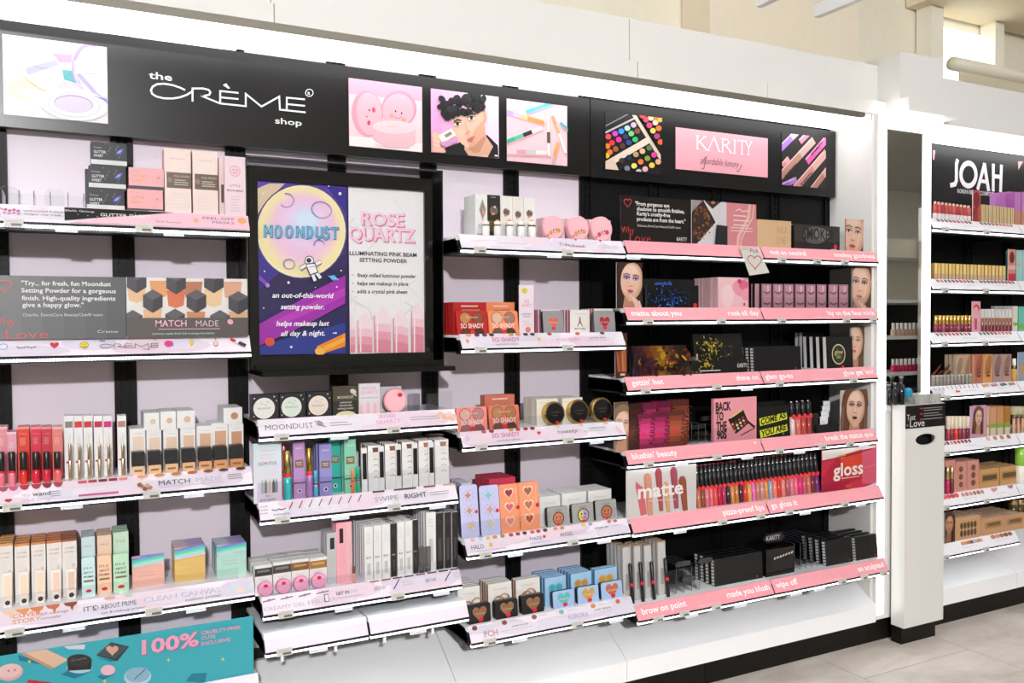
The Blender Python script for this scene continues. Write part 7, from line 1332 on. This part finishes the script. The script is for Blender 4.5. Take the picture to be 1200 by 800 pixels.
stand('K61', 1004, 1029, 628, .045, dark('contour_palette'), 'black contour palette with white lettered spine, file by the end panel', 'palette', 'black contour palettes', deep=4, pitch=.034, tilt=.1)
# ------------------------------------------------------------------ bay J and kiosk goods
GJ = 'beyond the mirror pillar'
for i in range(10): stand('J10', 1095.5+i*4.35-1.9, 1095.5+i*4.35+1.9, 236+i*.55, .042, tube('lip_tint', (('body', 1, 0, .36, '#d8cfd0', 'gloss'), ('middle', .98, .36, .86, ('#b8484a', '#c05a54', '#a83a44', '#b05048')[i % 4], 'gloss'), ('tip', .5, .86, 1, '#d8b898', 'satin')), n=8), 'small red and clear lip tint on the topmost shelf past the pillar', 'lip tint', 'lip tints past the pillar')
photo_board('J10', (1140, 223, 1149, 258), .04, '#b03a34', lambda A: (A.rect(0, 0, 100, A.H, '#c05a4c'), A.ell(50, A.H*.3, 40, 70, '#8a2424'), A.rect(0, A.H*.55, 60, A.H, '#a03030')), 'tall red picture card among the lip tints')
for i in range(9): stand('J10', 1150.5+i*4.3, 1153.7+i*4.3, 239.5+i*.5, .045, B('lip_carton', .03, '#e8d8ae', lambda A: A.rect(30, 0, 62, A.H, '#c8a060'), side='#b88a58', top='#c04038'), 'slim gold lip carton with red top in the topmost row', 'box', 'gold lip cartons')
for i in range(4): stand('J10', 1167+i*5.2, 1171.6+i*5.2, 226-i*.5, .10, B('purple_carton', .03, '#c27cc0', None, side='#a860a8', top='#d8a878'), 'purple carton with tan top behind the gold lip cartons', 'box', 'purple cartons')
for i in range(2): stand('J11', 1189+i*8, 1196+i*8, 225, .06, B('purple_carton', .05, '#c884c4', lambda A: A.rect(0, A.H*.55, 100, A.H, '#d09070'), side='#a860a8', top='#d8a878'), 'large purple and tan carton at the far end of the topmost shelf', 'box', 'purple cartons')
for i in range(20): stand('J20', 1095+i*4.22, 1098.2+i*4.22, 308.2+i*.17, .045, B('lipstick_carton', .03, ('#e6c878', '#d8b058')[i % 2], lambda A: (A.rect(0, A.H*.62, 100, A.H, '#d8b8a0'), A.rect(36, 0, 60, A.H*.6, '#f4e6b4')), side='#a87c38', top='#b84038', m='satin'), 'gold lipstick carton in the long row past the pillar', 'box', 'gold lipstick cartons')
photo_board('J20', (1181.5, 292, 1190, 327), .04, '#c8484c', lambda A: (A.rect(0, 0, 100, A.H, '#d88a80'), A.ell(50, A.H*.25, 34, 50, '#7a2a24'), A.rect(0, A.H*.5, 100, A.H*.62, '#e8c0b0'), A.rect(0, A.H*.75, 100, A.H, '#c83a4c')), 'pink and red picture card beside the teal cartons')
for i in range(2): stand('J21' if i else 'J20', 1190.8+i*8, 1198.5+i*8, 293, .06, B('teal_carton', .05, '#a8d0cc', lambda A: A.rect(14, A.H*.42, 70, A.H*.5, '#e0a898'), side='#5aa0a8', top='#d8c088'), 'teal carton with gold top beside the picture card', 'box', 'teal cartons')
for i in range(10): stand('J30', 1094.5+i*4.35, 1098.3+i*4.35, 369.5, .042, tube('lip_gloss', (('body', 1, 0, .5, ('#8a3448', '#7a2a3c', '#a0485a', '#6a2430')[i % 4], 'gloss'), ('cap', .92, .5, 1, '#d8b060', 'metal')), n=8), 'gold capped plum lip gloss on the third shelf past the pillar', 'lip gloss', 'gold capped glosses')
photo_board('J30', (1139, 353, 1148.8, 389), .04, '#e8a0b0', lambda A: (A.rect(0, 0, 100, A.H, '#ecaebc'), A.ell(52, A.H*.22, 36, 30, '#b83040'), A.ell(46, A.H*.3, 26, 34, '#e8b0a8'), A.rect(30, A.H*.55, 60, A.H*.9, '#c84a5c')), 'tall pink portrait card between the glosses and white cartons')
for i in range(9): stand('J30', 1149.5+i*4.1, 1153+i*4.1, 362, .05, B('white_lip_carton', .02, '#dcd8d6', lambda A: (A.rect(0, A.H*.38, 100, A.H*.55, '#b07050'), A.rect(0, A.H*.55, 100, A.H, '#8a3038'), A.ell(50, A.H*.62, 22, 40, '#d8c0bc')), side='#c4c0be', top='#eeecea'), 'white topped lip carton with maroon base', 'box', 'white and maroon lip cartons')
for i in range(4): stand('J30', 1166+i*5, 1170.4+i*5, 358.5, .12, B('white_lip_carton', .02, '#d8d6d2', None, side='#c4c0be', top='#eeecea'), 'plain white carton in the back row of the third shelf', 'box', 'plain white cartons')
stand('J30', 1187, 1192.5, 358.5, .05, B('green_carton', .03, '#e6dccc', lambda A: A.ell(50, A.H*.7, 50, 24, '#8ab84a'), side='#c8c0b0'), 'cream carton with green leaf print', 'box')
stand('J31', 1193.5, 1201, 359, .05, B('mint_carton', .03, '#6ac8b0', lambda A: A.ell(50, A.H*.8, 50, 24, '#8ab84a'), side='#3aa890', top='#e8e0a0'), 'bright mint carton beside the green leaf carton', 'box')
for i in range(11): stand('J40', 1091.5+i*4.3, 1095+i*4.3, 439.5-i*.2, .042, tube('pencil_cap', (('body', 1, 0, .8, '#8a8078', 'gloss'), ('cap', .9, .8, 1, '#a89c92', 'gloss')), n=8), 'grey clear eyeliner tube in the row under the brown pencils', 'eyeliner', 'grey eyeliner tubes')
for i in range(12):
    p = Py(1093+i*3.4, 431-(i % 3)*2.2, -.17); o = MB().lathe([(.002, -.035), (.0045, -.02), (.0045, .035), (.003, .036)], 8, '#7a3424' if i < 6 else '#1e1a1c', axis='x').build('eye_pencil', 'gloss'); o.location = (p.x, -.175+.004*(i % 4), SH['J40']['z']+.052+.009*(i % 3)); o.rotation_euler = (0, -.25-.1*(i % 3), .35)
    MB().lathe([(.0048, .012), (.0048, .016)], 8, '#d8c8a8', axis='x').build('band', 'metal', o)
    tag(o, ('russet brown' if i < 6 else 'black')+' eye pencil lying in the loose pile past the pillar', 'pencil', 'loose eye pencils')
for i, (u0, u1, vt, col) in enumerate(((1120, 1129, 415.5, '#d0b89a'), (1130, 1141, 415, '#cdb08c'), (1142, 1152, 415, '#c87a5c'), (1153, 1163, 415, '#e0a060'), (1164, 1174, 415, '#b89a94'), (1175, 1185, 415, '#c09c8e'))):
    def pa(A, col=col, i=i): A.rect(0, 0, 100, A.H, col); A.ell(50, A.H*.4, 34, 80, mix(col, '#5a3028', .35), .3); [A.rect(28, A.H*(.34+.12*k), 72, A.H*(.42+.12*k), mix(col, '#2a2020', .3+.12*k)) for k in range(4)] if i > 1 else None
    stand('J40', u0, u1, vt, .05 if i > 1 else .075, B('shadow_palette', .014, col, pa, side=mix(col, '#ffffff', .25), top='#e8dcc8', m='gloss'), 'tall %s shadow palette past the pillar' % ('beige', 'sand', 'brick', 'amber', 'mauve', 'taupe')[i], 'palette', 'tall shadow palettes', deep=3 if i < 2 else 2, pitch=.02)
stand('J40', 1186, 1190.5, 420, .05, tube('dropper_bottle', (('body', 1, 0, .55, '#c89a50', 'gloss'), ('neck', .5, .55, .7, '#c8a468', 'metal'), ('bulb', .6, .7, 1, '#f0eeea', 'satin'))), 'small amber dropper bottle beside the taupe palette', 'bottle')
photo_board('J41', (1193, 412.5, 1202, 452), .04, '#8aa0b8', lambda A: (A.rect(0, 0, 100, A.H, '#8fa4bc'), A.ell(80, A.H*.6, 50, 60, '#c89468')), 'blue picture card at the end of the fourth shelf')
for i in range(6): stand('J50', 1109+i*4.5, 1112.8+i*4.5, 487.5, .042, tube('lip_cream', (('body', 1, 0, .48, ('#9a3a48', '#8a2c3c', '#d8382c', '#7a3040', '#8a3a4c', '#6a2c3c')[i], 'gloss'), ('cap', .95, .48, 1, '#d8cab4', 'satin')), n=8), 'cream capped lip colour past the tester bin', 'lip colour', 'cream capped lip colours')
photo_board('J50', (1137, 475, 1155.5, 511), .04, '#d8a0b8', lambda A: face(A, cx=50, rx=22, cy=A.H*.36, hair='#7a5238', lip='#b84a5c', bg='#d8a0c0', seed=7), 'portrait card of a long haired woman on mauve past the tester bin', 'photo')
for i, (u0, u1, col) in enumerate(((1156, 1159.5, '#e0b49c'), (1160, 1167.5, '#d29a74'), (1168, 1176, '#cc9460'), (1176.8, 1184, '#b87a40'))): stand('J50', u0, u1, 476, .05, B('leaf_foundation_box', .03, col, lambda A: (A.ell(50, A.H*.66, 46, 26, '#8ab84a'), A.rect(10, A.H*.74, 90, A.H, '#d8d0c0')), side=col, top=mix(col, '#ffffff', .3)), '%s foundation box with green leaf cap' % ('blush', 'tan', 'honey', 'bronze')[i], 'box', 'leaf foundation boxes', deep=2, pitch=.035)
for i in range(3): stand('J50' if i < 2 else 'J51', 1186+i*5, 1190+i*5, 476, .05, tube('makeup_brush', (('handle', .6, 0, .6, '#d8a488', 'satin'), ('ferrule', 1.5, .58, .7, '#7a745c', 'metal'), ('bristles', 1.7, .7, 1, '#b0a888', 'matte')), n=8), 'makeup brush with flat bristles beside the leaf boxes', 'brush', 'makeup brushes')
for i, (u0, u1, vt) in enumerate(((1107.5, 1119, 539), (1120, 1132, 541), (1134, 1147, 539))): stand('J60', u0, u1, vt, .05, B('pink_palette_box', .016, '#dc9484', lambda A: [A.ell(50, A.H*(.25+.26*k), 20, 18, '#7a5a44') for k in range(3)], side='#ecb4b0', top='#f0c4c0'), 'salmon palette box with three brown windows, %s' % ('behind the two lipsticks', 'middle file', 'beside the tan palettes')[i], 'box', 'salmon palette boxes', deep=4, pitch=.022)
for i in range(2): stand('J60', 1108.5+i*5, 1112+i*5, 547, .036, tube('lipstick', (('body', 1, 0, .55, ('#c02c5a', '#6a3430')[i], 'gloss'), ('cap', .9, .55, 1, '#c8b080', 'metal')), n=8), ('crimson', 'brown')[i]+' lipstick tester before the salmon boxes', 'lipstick', 'two lipstick testers')
for i, (u0, u1) in enumerate(((1148.5, 1170.5), (1172, 1194.5))): stand('J60', u0, u1, 549-i*3, .045, B('tan_palette_box', .016, '#cfa068', lambda A: (A.rect(8, A.H*.25, 92, A.H*.7, '#b88850'), A.rect(14, A.H*.34, 88, A.H*.6, '#6a5038')), side='#a87c48', top='#dcb888'), 'tan palette box with dark window, %s' % ('beside the salmon boxes', 'by the green jar')[i], 'box', 'tan palette boxes', deep=5, pitch=.028)
stand('J61', 1192, 1199, 524, .04, tube('cream_jar', (('body', 1, 0, .5, '#e8e4d8', 'gloss'), ('lid', 1.05, .5, 1, '#8ac048', 'gloss'))), 'small jar with bright green lid at the end of the sixth shelf', 'jar')
photo_board('J70', (1107.3, 600, 1119, 636), .034, '#c89', lambda A: face(A, cx=40, rx=40, cy=A.H*.38, hair='#4a3426', lip='#a8504c', skin='#c8906c', shade='#a87050', bg='#5a4436', seed=8), 'portrait card of a dark haired woman on the lowest shelf past the bin', 'photo')
for i, (u0, u1, vt) in enumerate(((1120.5, 1148.5, 605), (1151.5, 1176, 606), (1178, 1200, 602.5))):
    stand('J70', u0, u1, vt, .04, B('peach_palette_box', .018, '#d2a072', (lambda A: [A.ell(22+14*k, A.H*(.38+.34*j), 6, 9, '#5a4a34') for k in range(5) for j in range(2)]) if i == 0 else (lambda A: (A.rect(10, A.H*.25, 90, A.H*.62, '#b08658'), A.rect(24, A.H*.3, 82, A.H*.5, '#7a6040'))), side='#e8bca0', top='#f0d0c0'), 'peach palette box with %s' % ('ten small windows', 'one long window', 'one greyish window')[i], 'box', 'peach palette boxes', deep=6, pitch=.028)
for i in range(3): stand('J70', 1184+i*7.5, 1190+i*7.5, 583, .17, tube('gold_jar', (('body', 1, 0, .7, '#5a4a28', 'gloss'), ('lid', 1.05, .7, 1, '#d8b890', 'metal'))), 'dark gold lidded jar at the back of the lowest shelf', 'jar', 'dark gold jars')
# kiosk goods: tester tools standing in the acrylic tray
kz = .978
def kput(o, u, v, label, cat, group=None, y=-.285, z=kz):
    p = Py(u, v, y); o.location = (p.x, y, z); tag(o, label, cat, group)
for i, (u, h, r) in enumerate(((1042, .085, .010), (1049, .09, .011), (1056, .115, .013))):
    kput(tube('sprayer_bottle', (('body', 1, 0, .7, '#1c1a1c', 'gloss'), ('collar', .6, .7, .78, '#6a6a6e', 'metal'), ('pump', .5, .78, .92, '#2c2c30', 'satin'), ('nozzle', .8, .92, 1, '#8a8a8e', 'metal')))(r*2, h), u, 460, 'dark sanitising spray bottle standing in the tester bin tray', 'bottle', 'dark spray bottles', y=-.272)
o = MB().lathe([(.0, 0), (.014, 0), (.017, .014), (.016, .028), (.009, .036), (0, .037)], 14, '#2aa0c4').build('makeup_sponge', 'matte'); kput(o, 1064, 460, 'bright blue rounded sponge on top of the tester tray', 'sponge', z=kz+.03)
for i in range(5): kput(R_('tissue_packet', .012, '#d8d4ca', lambda A: A.micro(20, A.H*.3, 80, 2, 14, 4, '#c8c6c0', 1), r=.006, m='paper')(.034, .036), 1076+i*6, 460, 'white tissue packet standing in the tester bin tray', 'packet', 'white tissue packets', y=-.292+.006*(i % 2))
